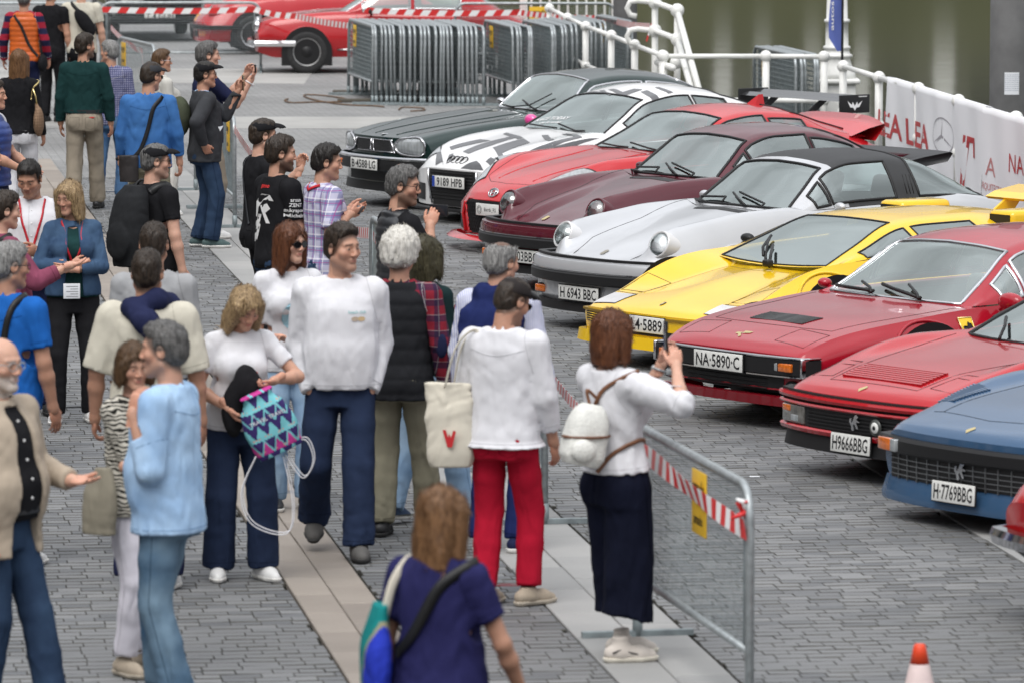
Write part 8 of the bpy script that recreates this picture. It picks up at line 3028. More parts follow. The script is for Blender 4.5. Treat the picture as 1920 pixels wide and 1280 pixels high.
def watch(P, g, m=None):
 A = P.arm[g]
 c = A['W'] - A['f']*.03
 a = A['n']; b = np.cross(A['f'], a)
 mb = MB().tube([Vector(c + (a*math.cos(t)+b*math.sin(t))*.031) for t in [2*math.pi*i/16 for i in range(16)]], .006, 6, closed=True)
 mb.sphere(c - a*.034, .017)
 mb.build('watch', [m or M_BLACK], P.root)
DN = dict(out=9, fwd=0, bend=12)

def far_left():
 P = Person('man in an orange quilted vest over striped sleeves, seen from behind at top left', 45, -19, 1.75, yaw=5, armL=dict(out=16, bend=20), armR=dict(out=16, bend=25))
 P.body(); P.top('striped_shirt', RST, 2.0, .94, .012); quilt(P, 'quilted_vest', ORV, hem=.86); P.trousers(NVY); P.shoes(SB, DSOLE); P.hair_short(HSG)
 P.strap('quilted_vest', [(-.12, -.1, 1.44), (-.02, -.2, 1.3), (.10, -.2, 1.1), (.2, -.1, .93)], .035, m=M_BLACK, name='bag_strap')
 b = P.thing('shoulder_bag', 'black shoulder bag at the hip of the orange vest man', 'bag')
 blob_thing(b, 'bag_body', BLK, ((.10, -.25, .68), (.36, .12, 1.0), lambda f: f.ell((.235, -.05, .84), (.055, .12, .11))))
 P = Person('man in black standing between the orange vest and the cream tee', 95, -30, 1.76, yaw=20)
 P.body(); P.top('tee', BLK, .55, .88); P.trousers(BLK); P.shoes(SB, DSOLE); P.hair_short(HD)
 P = Person('man in a cream tee with black sling bag, seen from behind at top edge', 152, -36, 1.80, yaw=-4, armL=dict(out=13, bend=12), armR=dict(out=14, bend=14), skin=SK3)
 P.body(); P.top('tee', CRM, .6, .86, .024, loose=.012); P.trousers(BLK, wide=.01); P.shoes(SW, SOLE); P.hair_short(HD)
 P.strap('tee', [(-.10, -.03, 1.46), (-.03, -.2, 1.36), (.06, -.2, 1.25), (.13, -.2, 1.12)], .045, m=M_BLACK, name='sling_strap')
 b = P.thing('sling_bag', 'black sling bag across the back of the cream tee man', 'bag')
 R = rotz(0) @ roty(.62)
 blob_thing(b, 'bag_body', BLK, ((-.16, -.34, .95), (.28, -.04, 1.45), lambda f: f.ell((.045, -.185, 1.24), (.085, .055, .19), .02, roty(-.62))), .011)
 P = Person('woman with long light brown hair, black top and white trousers, seen from behind', 35, 95, 1.66, yaw=8, female=True, armL=dict(out=10, bend=15), armR=dict(out=12, bend=20), fat=.02)
 P.body(); P.top('top', BLK, 2.0, .90, .02); P.trousers(WHT); P.shoes(SW, SOLE); P.hair_long(HCH, .24, .012, 3, straight=True)
 P.strap('top', [(.12, .03, 1.42), (.15, -.06, 1.38), (.2, -.1, 1.25)], .02, m=M_GOLD, name='chain_strap')
 b = P.thing('handbag', 'tan quilted handbag on the shoulder of the woman in black', 'bag')
 QT = pattern_cloth('quilted_tan_leather', (.24, .155, .10), [('h', .03, .12, 0, (.11, .065, .04), .8), ('z', .03, .12, 0, (.11, .065, .04), .8)])
 blob_thing(b, 'bag_body', QT, ((.10, -.28, .82), (.36, .12, 1.28), lambda f: (f.ell((.225, -.09, 1.02), (.05, .10, .15)), f.cone((.225, -.09, 1.1), (.20, -.07, 1.2), .03, .015))))
 MB().tube([(.205, -.07, 1.17), (.20, -.10, 1.27), (.17, -.10, 1.36)], .009, 6).build('chain', [M_GOLD], b)
 P = Person('man in a dark green shirt and beige trousers walking away', 157, 65, 1.76, yaw=4, head=(48, 0), armL=dict(out=11, bend=12), armR=dict(out=13, bend=10), feet=((.10, .18, 0, 8), (-.10, -.12, 0, -8)), fat=.02)
 P.body(beard=(.05, .04, .035), stub=.7); P.top('shirt', GRN, 1.92, .97, .02, collar=.03, loose=.006); P.trousers(BEI, wide=.012, top=1.0); P.belt(SB, .985); P.shoes(SB, DSOLE); P.hair_short(HD, .012, 2)
 MB().box((.07, -.142, .925), (.12, -.134, .935)).build('red_pocket_tag', [M_RED], P.root)
 P = Person('grey-haired man in a navy checked shirt and jeans beside the green shirt man', 208, 78, 1.64, yaw=12, head=(-70, 0), armR=dict(out=8, bend=20), feet=((.10, .0, 0, 8), (-.12, -.15, 0, -8)), fat=.03)
 P.body(brow=(.2, .2, .2)); P.top('shirt', CHK, 1.6, .84, .022, collar=.03, seed=4); P.trousers(MDJ); P.shoes(SG, SOLE); P.hair_short(HG, .012, 5)
 P = Person('man in a blue denim shirt and dark grey cap with a crossbody strap', 278, 118, 1.78, yaw=2, head=(38, -8), armL=dict(out=12, bend=16), armR=dict(out=14, bend=12, curl=.9), fat=.03)
 P.body(); P.top('shirt', DNS, 1.72, .84, .026, collar=.03, seed=7, flare=.006); P.trousers(KHK); P.shoes(SB, DSOLE); P.hair_short(HD, .004); P.cap(CHR); P.glasses(True); watch(P, -1)
 P.strap('shirt', [(.10, -.05, 1.44), (.07, -.2, 1.34), (.0, -.2, 1.15), (-.08, -.2, 1.0), (-.16, -.16, .92)], .036, m=M_BLACK, name='bag_strap')
 b = P.thing('crossbody_bag', 'black crossbody bag at the left hip of the denim shirt man', 'bag')
 blob_thing(b, 'bag_body', mat('black_leather_bag', (.022, .018, .018), .5, var=.3, scale=12), ((-.34, -.32, .66), (-.0, .04, 1.02), lambda f: f.loft([(.72, -.16, -.15, .08, .05), (.95, -.16, -.16, .085, .05)], .02)), .010)
 P = Person('woman with sunglasses and tied brown hair in a cream jacket', 302, 94, 1.64, yaw=62, female=True, head=(20, 0))
 P.body(); P.top('jacket', cloth('pale_jacket', (.52, .51, .47)), 2.0, .84, .03, collar=.03); P.trousers(cloth('ivory_trousers', (.62, .60, .56)), wide=.02); P.shoes(SW, SOLE); P.hair_short(HM, .010, 3, nape=-.07); P.glasses(True, WHT)
 P = Person('grey-haired man in a navy tee raising a phone behind the charcoal jacket', 388, 80, 1.84, yaw=72, head=(5, 0), armR=dict(px=(470, 150, -.12), hint=(0, 0, -1), palm=(0, 0, 1), curl=1.2), armL=dict(px=(462, 140, .1), hint=(0, 0, -1), curl=1.2), skin=SK3)
 P.body(); P.top('tee', NVY, .7, .86, .022); P.trousers(BEI, wide=.012); P.shoes(SW, SOLE); P.hair_short(HSG, .011, 4); watch(P, 1, SW)
 P.phone('black phone held up by the grey-haired man in navy', 1, face=(0, -1, 0), off=(0, .10, .03), wide=True)
 P = Person('man in a charcoal jacket and black cap holding up a phone at arm length', 383, 117, 1.705, yaw=74, head=(6, 0), armR=dict(w=(.24, -.06, .98), hint=(1, -1.0, 0), hide=False, dir=(-.3, .5, -.8), curl=.8), armL=dict(px=(446, 172, .12), hint=(0, 0, -1), curl=1.0, palm=(1, 0, .2)), feet=((.09, .04, 0, 14), (-.10, -.04, 0, 0)), fat=.02)
 P.body(); P.top('shirt', LDS, 0, .86, .012, collar=.03); P.top('jacket', CHR, 1.93, .82, .034, collar=.04, seed=8, open_front=((.03, .02), .82, 1.42), loose=.008)
 P.trousers(DKJ, wide=.012); P.shoes(mat('green_suede_shoe', (.06, .10, .10), .8), SOLE); P.hair_short(HB, .003); P.cap(BLK); P.glasses()
 P.phone('gold phone in the raised hand of the charcoal jacket man', -1, mat('gold_phone', (.5, .38, .22), .3, metal=.6), face=(0, -1, 0), off=(0, .10, .03))
 MB().prism([(0, 0), (.05, .01), (.02, -.04)], 0, .004, 0, frame(Vector(P.T(.215, .08, 1.15)), (0, 1, 0), (0, 0, 1), (1, 0, 0))).build('folded_paper', [M_PAPER], P.root)
 b = P.thing('backpack', 'olive backpack on the back of the charcoal jacket man', 'backpack')
 blob_thing(b, 'bag_body', cloth('olive_canvas', (.060, .068, .045)), ((-.25, -.45, .95), (.25, -.08, 1.52), lambda f: (f.ell((-.02, -.235, 1.24), (.15, .10, .19)), f.ell((-.02, -.31, 1.16), (.11, .05, .11)))), .011)
 P = Person('man in a blue quilted vest with white sleeves at the left edge', -14, 152, 1.76, yaw=100, armL=dict(w=(-.1, .30, 1.02)), armR=dict(w=(.12, .28, 1.02)))
 P.body(); P.top('shirt', WHT, .75, .92, .016); quilt(P, 'quilted_vest', BLV, hem=.88); P.trousers(NVY); P.shoes(SB, DSOLE); P.hair_short(HD); watch(P, -1, M_STEEL)
 P = Person('dark-haired person in denim at the left edge above the plum shirt', -24, 268, 1.62, yaw=90, female=True, armR=dict(w=(.12, .26, 1.25)))
 P.body(); P.top('shirt', DNS, 2.0, .85); P.trousers(BLK); P.shoes(SB, DSOLE); P.hair_long(HD, .2)
far_left()

def mid_left():
 P = Person('man in a black tee and black cap with sunglasses and a black backpack', 288, 272, 1.72, yaw=48, head=(28, -2), armL=dict(out=12, bend=12), armR=dict(out=13, bend=12), skin=SK3)
 P.body(stub=.3, beard=(.2, .15, .12)); P.top('tee', BLK, .62, .86, .022); P.trousers(cloth('stone_chino', (.42, .39, .34))); P.shoes(SB, DSOLE); P.hair_short(HSG, .003); P.cap(BLK); P.glasses(True)
 b = P.thing('backpack', 'black backpack worn by the capped man in a black tee', 'backpack')
 blob_thing(b, 'bag_body', cloth('black_nylon', (.02, .021, .023)), ((-.26, -.48, .82), (.26, -.06, 1.55), lambda f: (f.loft([(.90, 0, -.21, .15, .09), (1.15, 0, -.225, .165, .115), (1.38, 0, -.20, .145, .085), (1.47, 0, -.17, .09, .05)], .03), f.ell((0, -.33, 1.08), (.12, .035, .13)))), .011, .005)
 for g in (1, -1):
  P.strap('tee', [(g*.10, -.12, 1.43), (g*.115, .0, 1.46), (g*.115, .12, 1.34), (g*.15, .14, 1.18), (g*.18, .02, 1.05)], .05, .01, M_BLACK, 'backpack_strap')
 vs, fs = text_mesh('SALOMON', .075, .01, 0.0)
 link('lettering', new_mesh('lettering', [(-.115 + v.y*.9, -.36, 1.12 + v.x) for v in vs], fs, GRY), b)
 P = Person('man in a white polo with a red lanyard looking down at his phone', 60, 297, 1.72, yaw=178, head=(14, -24), armL=dict(w=(-.05, .30, 1.14), curl=.9), armR=dict(w=(.10, .28, 1.12), curl=.9), fat=.03, skin=SK2)
 P.body(stub=.25, beard=(.12, .08, .07)); P.top('polo', WHT, .62, .90, .024, collar=.04); P.trousers(NVY); P.shoes(SB, DSOLE); P.hair_short(HB, .008, 6, top=.0); lanyard(P, 'polo', LAN)
 P.phone('silver phone in the hands of the white polo man', 1, M_STEEL, face=(0, .5, .8), off=(0, .09, .03), up=(0, 1, 0))
 P = Person('blonde woman in a denim jacket with crossed arms and red lanyard', 135, 340, 1.60, yaw=172, female=True, head=(38, -10), armL=dict(w=(.02, .22, 1.13), hint=(-1, -.3, -.5), dir=(1, -.1, .12), palm=(0, -1, 0)), armR=dict(w=(.02, .20, 1.16), hint=(1, -.3, -.5), dir=(-1, .0, .1), palm=(0, -1, 0)), fat=.03, feet=((.13, .05, 0, 14), (-.12, .0, 0, -14)), skin=SK1)
 P.body(); P.top('top', GRN, 0, .92, .010); P.top('denim_jacket', DNJ, 1.95, .93, .026, collar=.035, open_front=((.07, .035), .9, 1.42), seed=5)
 P.trousers(BLK, wide=-.004); P.shoes(SW, SOLE); P.hair_long(HBL, .20, .012, 8, part=1); lanyard(P, 'top', LAN)
 q = P.T(.02, .20, .97)
 b = MB().bbox((q[0]-.06, q[1], q[2]-.055), (q[0]+.06, q[1]+.004, q[2]+.055), .003)
 for k in range(5): b.box((q[0]-.045, q[1]+.0042, q[2]+.03-k*.018), (q[0]+.04-(k % 2)*.03, q[1]+.0048, q[2]+.036-k*.018), 1)
 b.build('badge_card', [M_PAPER, mat('grey_ink2', (.3, .3, .32), .6)], P.root)
 P = Person('person in a plum shirt gesturing with open hand at left edge', 4, 362, 1.66, yaw=62, female=True, armR=dict(px=(132, 498, -.12), hint=(.3, -.3, -1), dir=(-.25, 1, .12), palm=(0, -.2, 1), curl=.25, spread=.4), fat=.05, head=(8, -5), skin=SK3)
 P.body(); P.top('shirt', MAR, 1.62, .80, .03, loose=.012, seed=6, flare=.02, collar=.03); P.trousers(MDJ); P.shoes(SW, SOLE); P.hair_short(HD, .020, 3, nape=-.08)
 P.strap('shirt', [(.09, .02, 1.45), (.08, -.15, 1.36), (.02, -.2, 1.2), (-.1, -.2, 1.0)], .04, m=M_BLACK, name='bag_strap')
 P = Person('man in a royal blue polo with grey hair and glasses, black strap on his back', 12, 458, 1.74, yaw=28, head=(34, -4), armL=dict(out=10, bend=12), armR=dict(out=12, bend=14), skin=SK2, fat=.02)
 P.body(brow=(.15, .14, .13)); P.top('polo', BLP, .72, .86, .024, collar=.035, loose=.006); P.trousers(LTJ); P.shoes(SW, SOLE); P.hair_short(HG, .014, 7); P.glasses()
 P.strap('polo', [(.08, .03, 1.45), (.10, -.1, 1.42), (.10, -.2, 1.25), (.08, -.2, 1.08), (.12, -.16, .95)], .035, m=M_BLACK, name='bag_strap')
 P = Person('bald man with white beard in tan jacket and black shirt holding out his palm', -4, 632, 1.74, yaw=122, head=(4, -4), armL=dict(px=(133, 900, .10), hint=(-.6, -.5, -1), dir=(.1, 1, .0), palm=(.2, .1, 1), curl=.28, spread=.5, thumb=.1), armR=dict(out=12, bend=20), fat=.055, feet=((.10, -.05, 0, 10), (-.10, .22, 0, -6)), skin=SK3)
 P.body(beard=(.52, .50, .47), brow=(.25, .22, .2), scalp=SK3); P.top('shirt', BLK, 0, .94, .014, collar=.045); P.top('jacket', TNJ, 1.95, .78, .036, collar=.035, open_front=((.10, .05), .8, 1.44), seed=9, loose=.008, flare=.02)
 P.trousers(DKJ, wide=.01); P.belt(SB); P.shoes(SW, SOLE); P.glasses(m=M_STEEL)
 V, Q, o = P.meshes['shirt']; bb = P.bvh('shirt')
 for k in range(5):
  z = 1.38 - k*.085
  h = bb.ray_cast(Vector(P.T(0, .6, z)), Vector((0, -1, 0)))
  if h[0]: MB().sphere(h[0], .007, 0, 8, 6).build('button', [M_WHITE], P.root)
mid_left()

def centre():
 P = Person('man in a grey sweater with dark hair seen from behind, past the cream tee', 288, 420, 1.74, yaw=2, armL=DN, armR=DN)
 P.body(); P.top('sweater', GRY, 2.0, .88, .022); P.trousers(NVY); P.shoes(SB, DSOLE); P.hair_short(HD, .005, 3)
 P = Person('man in a cream tee with a navy sweater over his right shoulder, seen from behind', 275, 470, 1.78, yaw=4, head=(4, 0), armL=dict(out=17, bend=16, curl=.8), armR=dict(out=15, bend=12), skin=SK2)
 P.body(); P.top('tee', CRM, .95, .82, .036, loose=.026, seed=2, flare=.015); P.trousers(NVY, wide=.014); P.shoes(SW, SOLE); P.hair_short(HD, .005, 9)
 f = Field((-.2, -.32, 1.0), (.30, .28, 1.62), .011)
 f.chain([P.T(-.07, -.10, 1.46), P.T(.02, -.165, 1.40), P.T(.10, -.17, 1.28), P.T(.13, -.165, 1.12)], [.045, .055, .055, .035], .03).chain([P.T(-.06, -.09, 1.47), P.T(.06, -.06, 1.50), P.T(.11, .05, 1.47), P.T(.10, .13, 1.34)], [.04, .05, .045, .04], .03)
 f.rough(.012, 20, 3); V, Q = f.mesh(); link('draped_sweater', np_mesh('draped_sweater', V, Q, [NVY]), P.root)
 P = Person('brown-haired woman in a zebra print jacket and white trousers with a hand at her face', 250, 645, 1.565, yaw=128, female=True, head=(30, -6), armR=dict(w=(-.10, .22, 1.10), hint=(1, -.2, -.6), dir=(-1, .1, .2), palm=(0, -1, .2)), armL=dict(w=(-.02, .19, 1.40), hint=(-.5, .2, -1), dir=(.1, -.15, 1), palm=(0, -1, 0), curl=.7), feet=((.11, .02, 0, 18), (-.11, -.04, 0, -14)), skin=SK1)
 P.body(); P.top('tee', WHT, 0, .90, .008); P.top('jacket', ZEB, 1.75, .86, .032, open_front=((.06, .03), .86, 1.4), loose=.014, seed=4); P.trousers(cloth('white_jeans', (.62, .60, .66)), wide=-.004, hem=.10); P.shoes(ST, mat('beige_sole', (.42, .37, .30), .8)); P.hair_long(HM, .10, .016, 5, part=1)
 b = P.thing('handbag', 'khaki cloth bag hanging at the side of the zebra jacket woman', 'bag')
 blob_thing(b, 'bag_body', cloth('khaki_bag_cloth', (.22, .20, .155)), ((.12, -.12, .72), (.46, .20, 1.20), lambda f: f.loft([(.78, .30, .02, .055, .10), (.95, .29, .02, .05, .11), (1.12, .26, .02, .03, .05)], .02)), .010)
 P = Person('grey-haired man in pale blue denim shirt and faded jeans facing left, hand at chin', 312, 607, 1.76, yaw=-74, head=(-4, -2), armL=dict(px=(250, 778, -.16), exy=(218, 870, -.18), dir=(.1, -.15, 1), palm=(.8, -.3, 0), curl=.8), armR=dict(w=(-.02, .19, 1.10), hint=(1, -.3, -.6), dir=(-1, .0, .1), hide=True), fat=.045, feet=((.10, .06, 0, 8), (-.10, -.08, 0, -8)), skin=SK1)
 P.body(brow=(.10, .09, .08), stub=.25, beard=(.25, .22, .2)); P.top('denim_shirt', LDS, 1.55, .82, .03, collar=.045, loose=.010, seed=5, flare=.012); P.trousers(FDJ, wide=.012); P.shoes(ST, SOLE); P.hair_short(HSG, .012, 8, front=-.004)
 P = Person('blonde woman in a white v-neck tee looking into a patterned drawstring bag', 447, 527, 1.585, yaw=168, female=True, head=(-16, -34), armR=dict(px=(428, 765, -.24), hint=(1, -.6, -.4), dir=(-.5, .3, -.7), curl=.9), armL=dict(px=(515, 712, -.26), hint=(-1, -.4, -.5), dir=(.8, .3, -.4), curl=1.3), fat=.045, lean=5, feet=((.13, .0, 0, 12), (-.13, .05, 0, -22)), skin=SK1)
 P.body(); P.top('v_neck_tee', WHT, .62, .90, .012, vneck=.10, seed=3); P.trousers(CHI, wide=.030, ankle=.062); P.shoes(SW, SOLE); P.hair_long(HBL, .20, .014, 12, part=-1, width=.005)
 MB().sphere(P.T(-.075, .175, 1.25), .006).build('shirt_emblem', [M_RED], P.root)
 b = P.thing('drawstring_bag', 'teal and purple zigzag drawstring bag with white cords held by the blonde woman', 'bag')
 c = np.array(P.local(505, 795, -.36))
 m1, m2, m3, m4 = cloth('teal_print', (.18, .50, .55)), cloth('purple_print', (.045, .03, .13)), cloth('magenta_print', (.50, .05, .26)), cloth('coral_print', (.60, .30, .22))
 RB = roty(.42)
 def zig(C):
  q = (C - c) @ RB
  u, w = q[:, 0], q[:, 2]
  r = np.zeros(len(C), int)
  tri = np.abs(((u/.075) % 1) - .5)*2
  row = np.floor((w + .4)/.085)
  fr = ((w + .4)/.085) % 1
  r = np.where(fr > tri, 1, np.where(row % 2 == 0, 0, 2)).astype(int)
  r[(fr < .25) & (fr > tri*.4)] = 3
  r[(np.abs(w - .055) < .034)] = 1
  r[np.abs(fr-tri) < .14] = 0
  return r
 blob_thing(b, 'bag_body', m1, (c-.28, c+.28, lambda f: f.loft([(-.17, 0, 0, .125, .05), (-.05, 0, 0, .15, .075), (.10, 0, 0, .13, .07), (.17, 0, 0, .085, .05), (.20, 0, 0, .10, .06)], .03, (RB, c), 3)), .0085, .006, 2, [m1, m2, m3, m4], zig)
 vs, fs = text_mesh('TRAVEL TRAVEL', .032, .01, 0.0)
 link('lettering', new_mesh('lettering', [tuple(c + RB @ np.array((-v.x, .092, .055 + v.y))) for v in vs], fs, WHT), b)
 for pts in (((.07, 0, -.17), (.16, .02, -.38), (.10, .04, -.56), (-.10, .04, -.62), (-.14, .02, -.45), (-.09, 0, -.17)), ((-.10, 0, -.16), (-.20, .02, -.30), (-.26, .03, -.20), (-.22, .02, -.08), (-.13, 0, -.10))):
  for o in (0, .012):
   MB().tube(smooth_pts([c + np.array(p) + np.array((o, o, -o)) for p in pts]), .0036, 6).build('cord', [WHT], b)
 j = P.thing('folded_jacket', 'crumpled black jacket held against the blonde woman above her bag', 'jacket')
 c2 = np.array(P.local(462, 735, -.22))
 blob_thing(j, 'cloth', BLK, (c2-.30, c2+.30, lambda f: (f.ell(c2 + np.array((0, -.01, .05)), (.07, .06, .11), .04), f.ell(c2 + np.array((.07, -.02, -.10)), (.06, .05, .16), .04), f.ell(c2 + np.array((-.04, 0, .0)), (.06, .06, .10), .04))), .011, .016, 5)
 P = Person('redhead woman with round sunglasses in a white tee with a pale blue print', 540, 420, 1.665, yaw=164, female=True, head=(-30, -3), armL=dict(px=(545, 640, -.25), hint=(-1, -.3, -.5), dir=(.8, .2, .5), curl=.9), armR=DN, feet=((.10, .0, 0, 5), (-.10, .05, 0, -5)), skin=SK3)
 P.body(lips=(.5, .08, .09)); P.top('tee', WHT, .9, .86, .016, loose=.008); P.trousers(LTJ, wide=.012); P.shoes(SB, SOLE); P.hair_long(HAU, .24, .012, 6, part=-1, straight=True); P.glasses(True, size=.026)
 pb = [(.075*math.cos(t), .085*math.sin(t)) for t in [2*math.pi*i/18 for i in range(18)]]
 o_ = P.T(.0, .14, 1.20)
 P.decal('tee', [(x, z, 0) for x, z in pb], [list(range(18))], mat('pale_blue_print', (.30, .52, .62), .8), o_, (-1, 0, 0), (0, 0, 1))
 P.decal('tee', [(x*.28+.03, z*.25-.02, 0) for x, z in pb], [list(range(18))], mat('cream_print', (.6, .5, .36), .8), o_, (-1, 0, 0), (0, 0, 1), off=.006)
 P = Person('man in a white sweatshirt and navy trousers walking with hands in his pockets', 637, 423, 1.81, yaw=176, head=(-40, -2), feet=((.13, -.26, .10, 8), (-.09, .16, 0, -6)), armL=dict(w=(-.160, .04, .90), hint=(-.55, -1, 0), dir=(.3, .5, -1), hide=True), armR=dict(w=(.160, .04, .90), hint=(.55, -1, 0), dir=(-.3, .5, -1), hide=True), fat=.03, skin=SK1)
 P.body(beard=(.16, .10, .08), stub=.35, brow=(.03, .02, .015)); P.top('sweatshirt', WHT, 2.06, .90, .024, loose=.010, seed=11, folds=.009); P.trousers(CHI, wide=.018, ankle=.068, seed=3); P.shoes(SG, DSOLE, 1.05); P.hair_short(HD, .010, 4, front=-.010, top=.004)
 for k, (a, t, w_, c_) in enumerate(((.022, 0, .010, (.55, .40, .22)), (-.012, 0, .012, (.45, .36, .28)))):
  P.decal('sweatshirt', [(a + .02*math.cos(q), .012*math.sin(q), 0) for q in [2*math.pi*i/12 for i in range(12)]], [list(range(12))], mat('chest_print_%d' % k if False else ('chest_print' if k == 0 else 'chest_print_tan'), c_, .8), P.T(-.085, .15, 1.27), (-1, 0, 0), (0, 0, 1))
 P.text('sweatshirt', 'beach club', .022, mat('teal_ink', (.25, .5, .5), .8), P.T(-.085, .15, 1.305), (-1, 0, 0), (0, 0, 1))
centre()

def watchers():
 P = Person('man in a black cap and black tee raising one hand, behind the bearded man', 490, 225, 1.74, yaw=66, head=(4, -2), armL=dict(px=(562, 318, .10), hint=(0, .2, -1), dir=(-.1, .35, 1), curl=1.2), armR=dict(out=10, bend=14), skin=SK3)
 P.body(); P.top('tee', BLK, .7, .86, .022); P.trousers(BLK); P.shoes(SB, DSOLE); P.hair_short(HD, .004); P.cap(BLK)
 P.strap('tee', [(-.09, .0, 1.45), (-.06, -.2, 1.36), (.02, -.2, 1.15), (.10, -.2, .98)], .016, m=CHR, name='bag_strap')
 P = Person('bearded man in a black tee with a large white print on his back', 522, 257, 1.76, yaw=58, head=(22, -4), armR=dict(out=10, fwd=8, bend=20), armL=dict(out=8, fwd=12, bend=24), fat=.04, skin=SK1)
 P.body(beard=(.045, .03, .022), stub=.85); tb = P.top('tee', BLK, .78, .84, .026, loose=.010); P.trousers(DKJ, wide=.01); P.shoes(SW, SOLE); P.hair_short(HM if False else HD, .014, 6)
 WP = mat('white_print', (.72, .72, .72), .7)
 back = [[(-.16, -.04), (-.10, .05), (.0, .10), (.10, .095), (.13, .06), (.03, .065), (-.05, .02), (-.08, -.04)], [(-.02, .03), (.07, .045), (.10, .015), (.05, -.01), (.10, -.07), (.06, -.07), (.0, .0)], [(-.17, -.07), (-.09, -.06), (-.05, -.02), (.0, -.02), (-.02, -.06), (-.07, -.11), (-.17, -.12)], [(-.17, -.14), (-.08, -.13), (-.04, -.07), (-.01, -.08), (-.06, -.17), (-.17, -.19)]]
 for g in back:
  P.decal('tee', [(x*.95, y*1.2, 0) for x, y in g], [list(range(len(g)))], WP, P.T(0, -.17, 1.24), (1, 0, 0), (0, 0, 1), 'back_print')
 for k, t in enumerate(('arsan', 'ZENT', 'akrapov', 'Michelin')):
  P.text('tee', t, .036, WP, P.T(.20, -.01, 1.325 - k*.036), (0, 1, 0), (0, 0, 1), .015, 'sleeve_lettering', .9)
 P.text('tee', 'gazoo', .04, M_RED, P.T(.02, -.12, 1.415), (1, 0, 0), (0, 0, 1), .02)
 P = Person('dark-haired man in a pastel plaid shirt looking at his phone', 607, 273, 1.72, yaw=66, head=(20, -6), armR=dict(px=(655, 402, -.10), hint=(.4, -.3, -1), dir=(-.25, 1, .15), palm=(-1, 0, .4), curl=.8), armL=dict(px=(652, 395, .12), hint=(-.5, -.3, -1), dir=(.25, 1, .15), palm=(1, 0, .4), curl=.8), skin=SK1)
 P.body(stub=.2, beard=(.1, .07, .06)); P.top('shirt', PLD, .85, .82, .026, collar=.04, loose=.008); P.trousers(DKJ); P.shoes(SB, SOLE); P.hair_short(HB, .014, 7, front=.002)
 P.strap('shirt', [(.07, -.05, 1.45), (.0, -.12, 1.44), (-.07, -.05, 1.45)], .02, .004, LAN, 'lanyard')
 P.phone('dark phone in both hands of the plaid shirt man', 1, face=(0, -.7, .6), off=(.0, .10, .03), wide=True)
 P = Person('bearded man with glasses in a black puffer vest photographing with one hand', 750, 313, 1.78, yaw=66, head=(34, -6), armR=dict(px=(806, 425, -.10), hint=(.4, .1, -1), dir=(-.15, .45, 1), palm=(-.8, .4, 0), curl=.9, thumb=.5), armL=dict(out=10, fwd=12, bend=40), skin=SK1)
 P.body(beard=(.06, .042, .03), stub=.7, brow=(.03, .02, .015)); P.top('tee', BLK, .85, .92, .014); quilt(P, 'puffer_vest', BKV, 0, .86, .040, .058, .012, collar=.05); P.trousers(DKJ); P.shoes(SB, DSOLE); P.hair_short(HSG, .013, 8, front=-.002); P.glasses(size=.025)
 P.phone('black phone held sideways by the man in the black puffer vest', 1, face=(.5, -1, 0), off=(-.02, .125, .035), wide=True)
 P = Person('woman with olive brown hair and a dark teal top beside the white-haired person', 797, 446, 1.63, yaw=40, female=True, armR=dict(out=8, bend=25), feet=((.12, .22, 0, 8), (-.09, -.22, .03, -4)))
 P.body(); P.top('top', TEA, 2.0, .88, .018); P.trousers(LTJ, wide=.01); P.shoes(mat('blue_shoe', (.03, .06, .12), .7), SOLE); P.hair_long(HOL, .16, .016, 9)
 P = Person('white-haired person in a black padded vest over red plaid sleeves, seen from behind', 750, 438, 1.70, yaw=14, armL=dict(out=11, bend=14), armR=dict(out=13, bend=14), feet=((.13, .16, 0, 10), (-.10, -.05, 0, -6)), skin=SK1)
 P.body(); P.top('shirt', RPL, 1.97, .90, .016, loose=.006); quilt(P, 'padded_vest', cloth('black_padded_cloth', (.020, .021, .024)), 0, .80, .036, .085, .008, collar=.05); P.trousers(KHK, wide=.012); P.shoes(SB, DSOLE); P.hair_short(HW, .034, 5, top=.006, nape=-.085, ears=False)
 A = P.arm[1]; MB().sphere(A['E'] + np.array((.02, -.05, -.01)), 1.0, 0, 12, 8, (.035, .02, .07)).build('elbow_patch', [NVY], P.root)
 P = Person('balding grey-haired man with a navy sweater over a striped shirt, seen from behind', 935, 453, 1.71, yaw=24, head=(22, -6), armL=dict(out=12, bend=12), armR=dict(out=11, fwd=8, bend=16), fat=.03, feet=((.10, .05, 0, 10), (-.10, 0, 0, -6)), skin=SK1)
 P.body(); P.top('striped_shirt', STR, 1.95, .88, .026, loose=.008); P.trousers(NVB, wide=.01); P.shoes(NVY, SOLE); P.hair_short(HG, .013, 6, bald=1.0, nape=-.07); watch(P, 1)
 f = Field((-.36, -.40, .95), (.36, .34, 1.66), .011)
 f.loft([(1.0, -.02, -.10, .15, .06), (1.2, -.01, -.10, .185, .075), (1.36, 0, -.06, .185, .105), (1.43, 0, -.03, .13, .10), (1.50, 0, -.02, .085, .085)], .03, (P.R, P.hip - P.R @ np.array((0, 0, P.hipz))))
 for g in (1, -1): f.chain([P.T(g*.06, -.08, 1.47), P.T(g*.12, .02, 1.44), P.T(g*.09, .12, 1.33), P.T(g*.04, .17, 1.16)], [.045, .05, .04, .035], .03)
 f.ell(P.T(0, .012, 1.525), (.066, .064, .06), .012, None, True); f.rough(.010, 18, 7); f.rough(.005, 36, 8)
 V, Q = f.mesh(); link('draped_sweater', np_mesh('draped_sweater', V, Q, [NVB]), P.root)
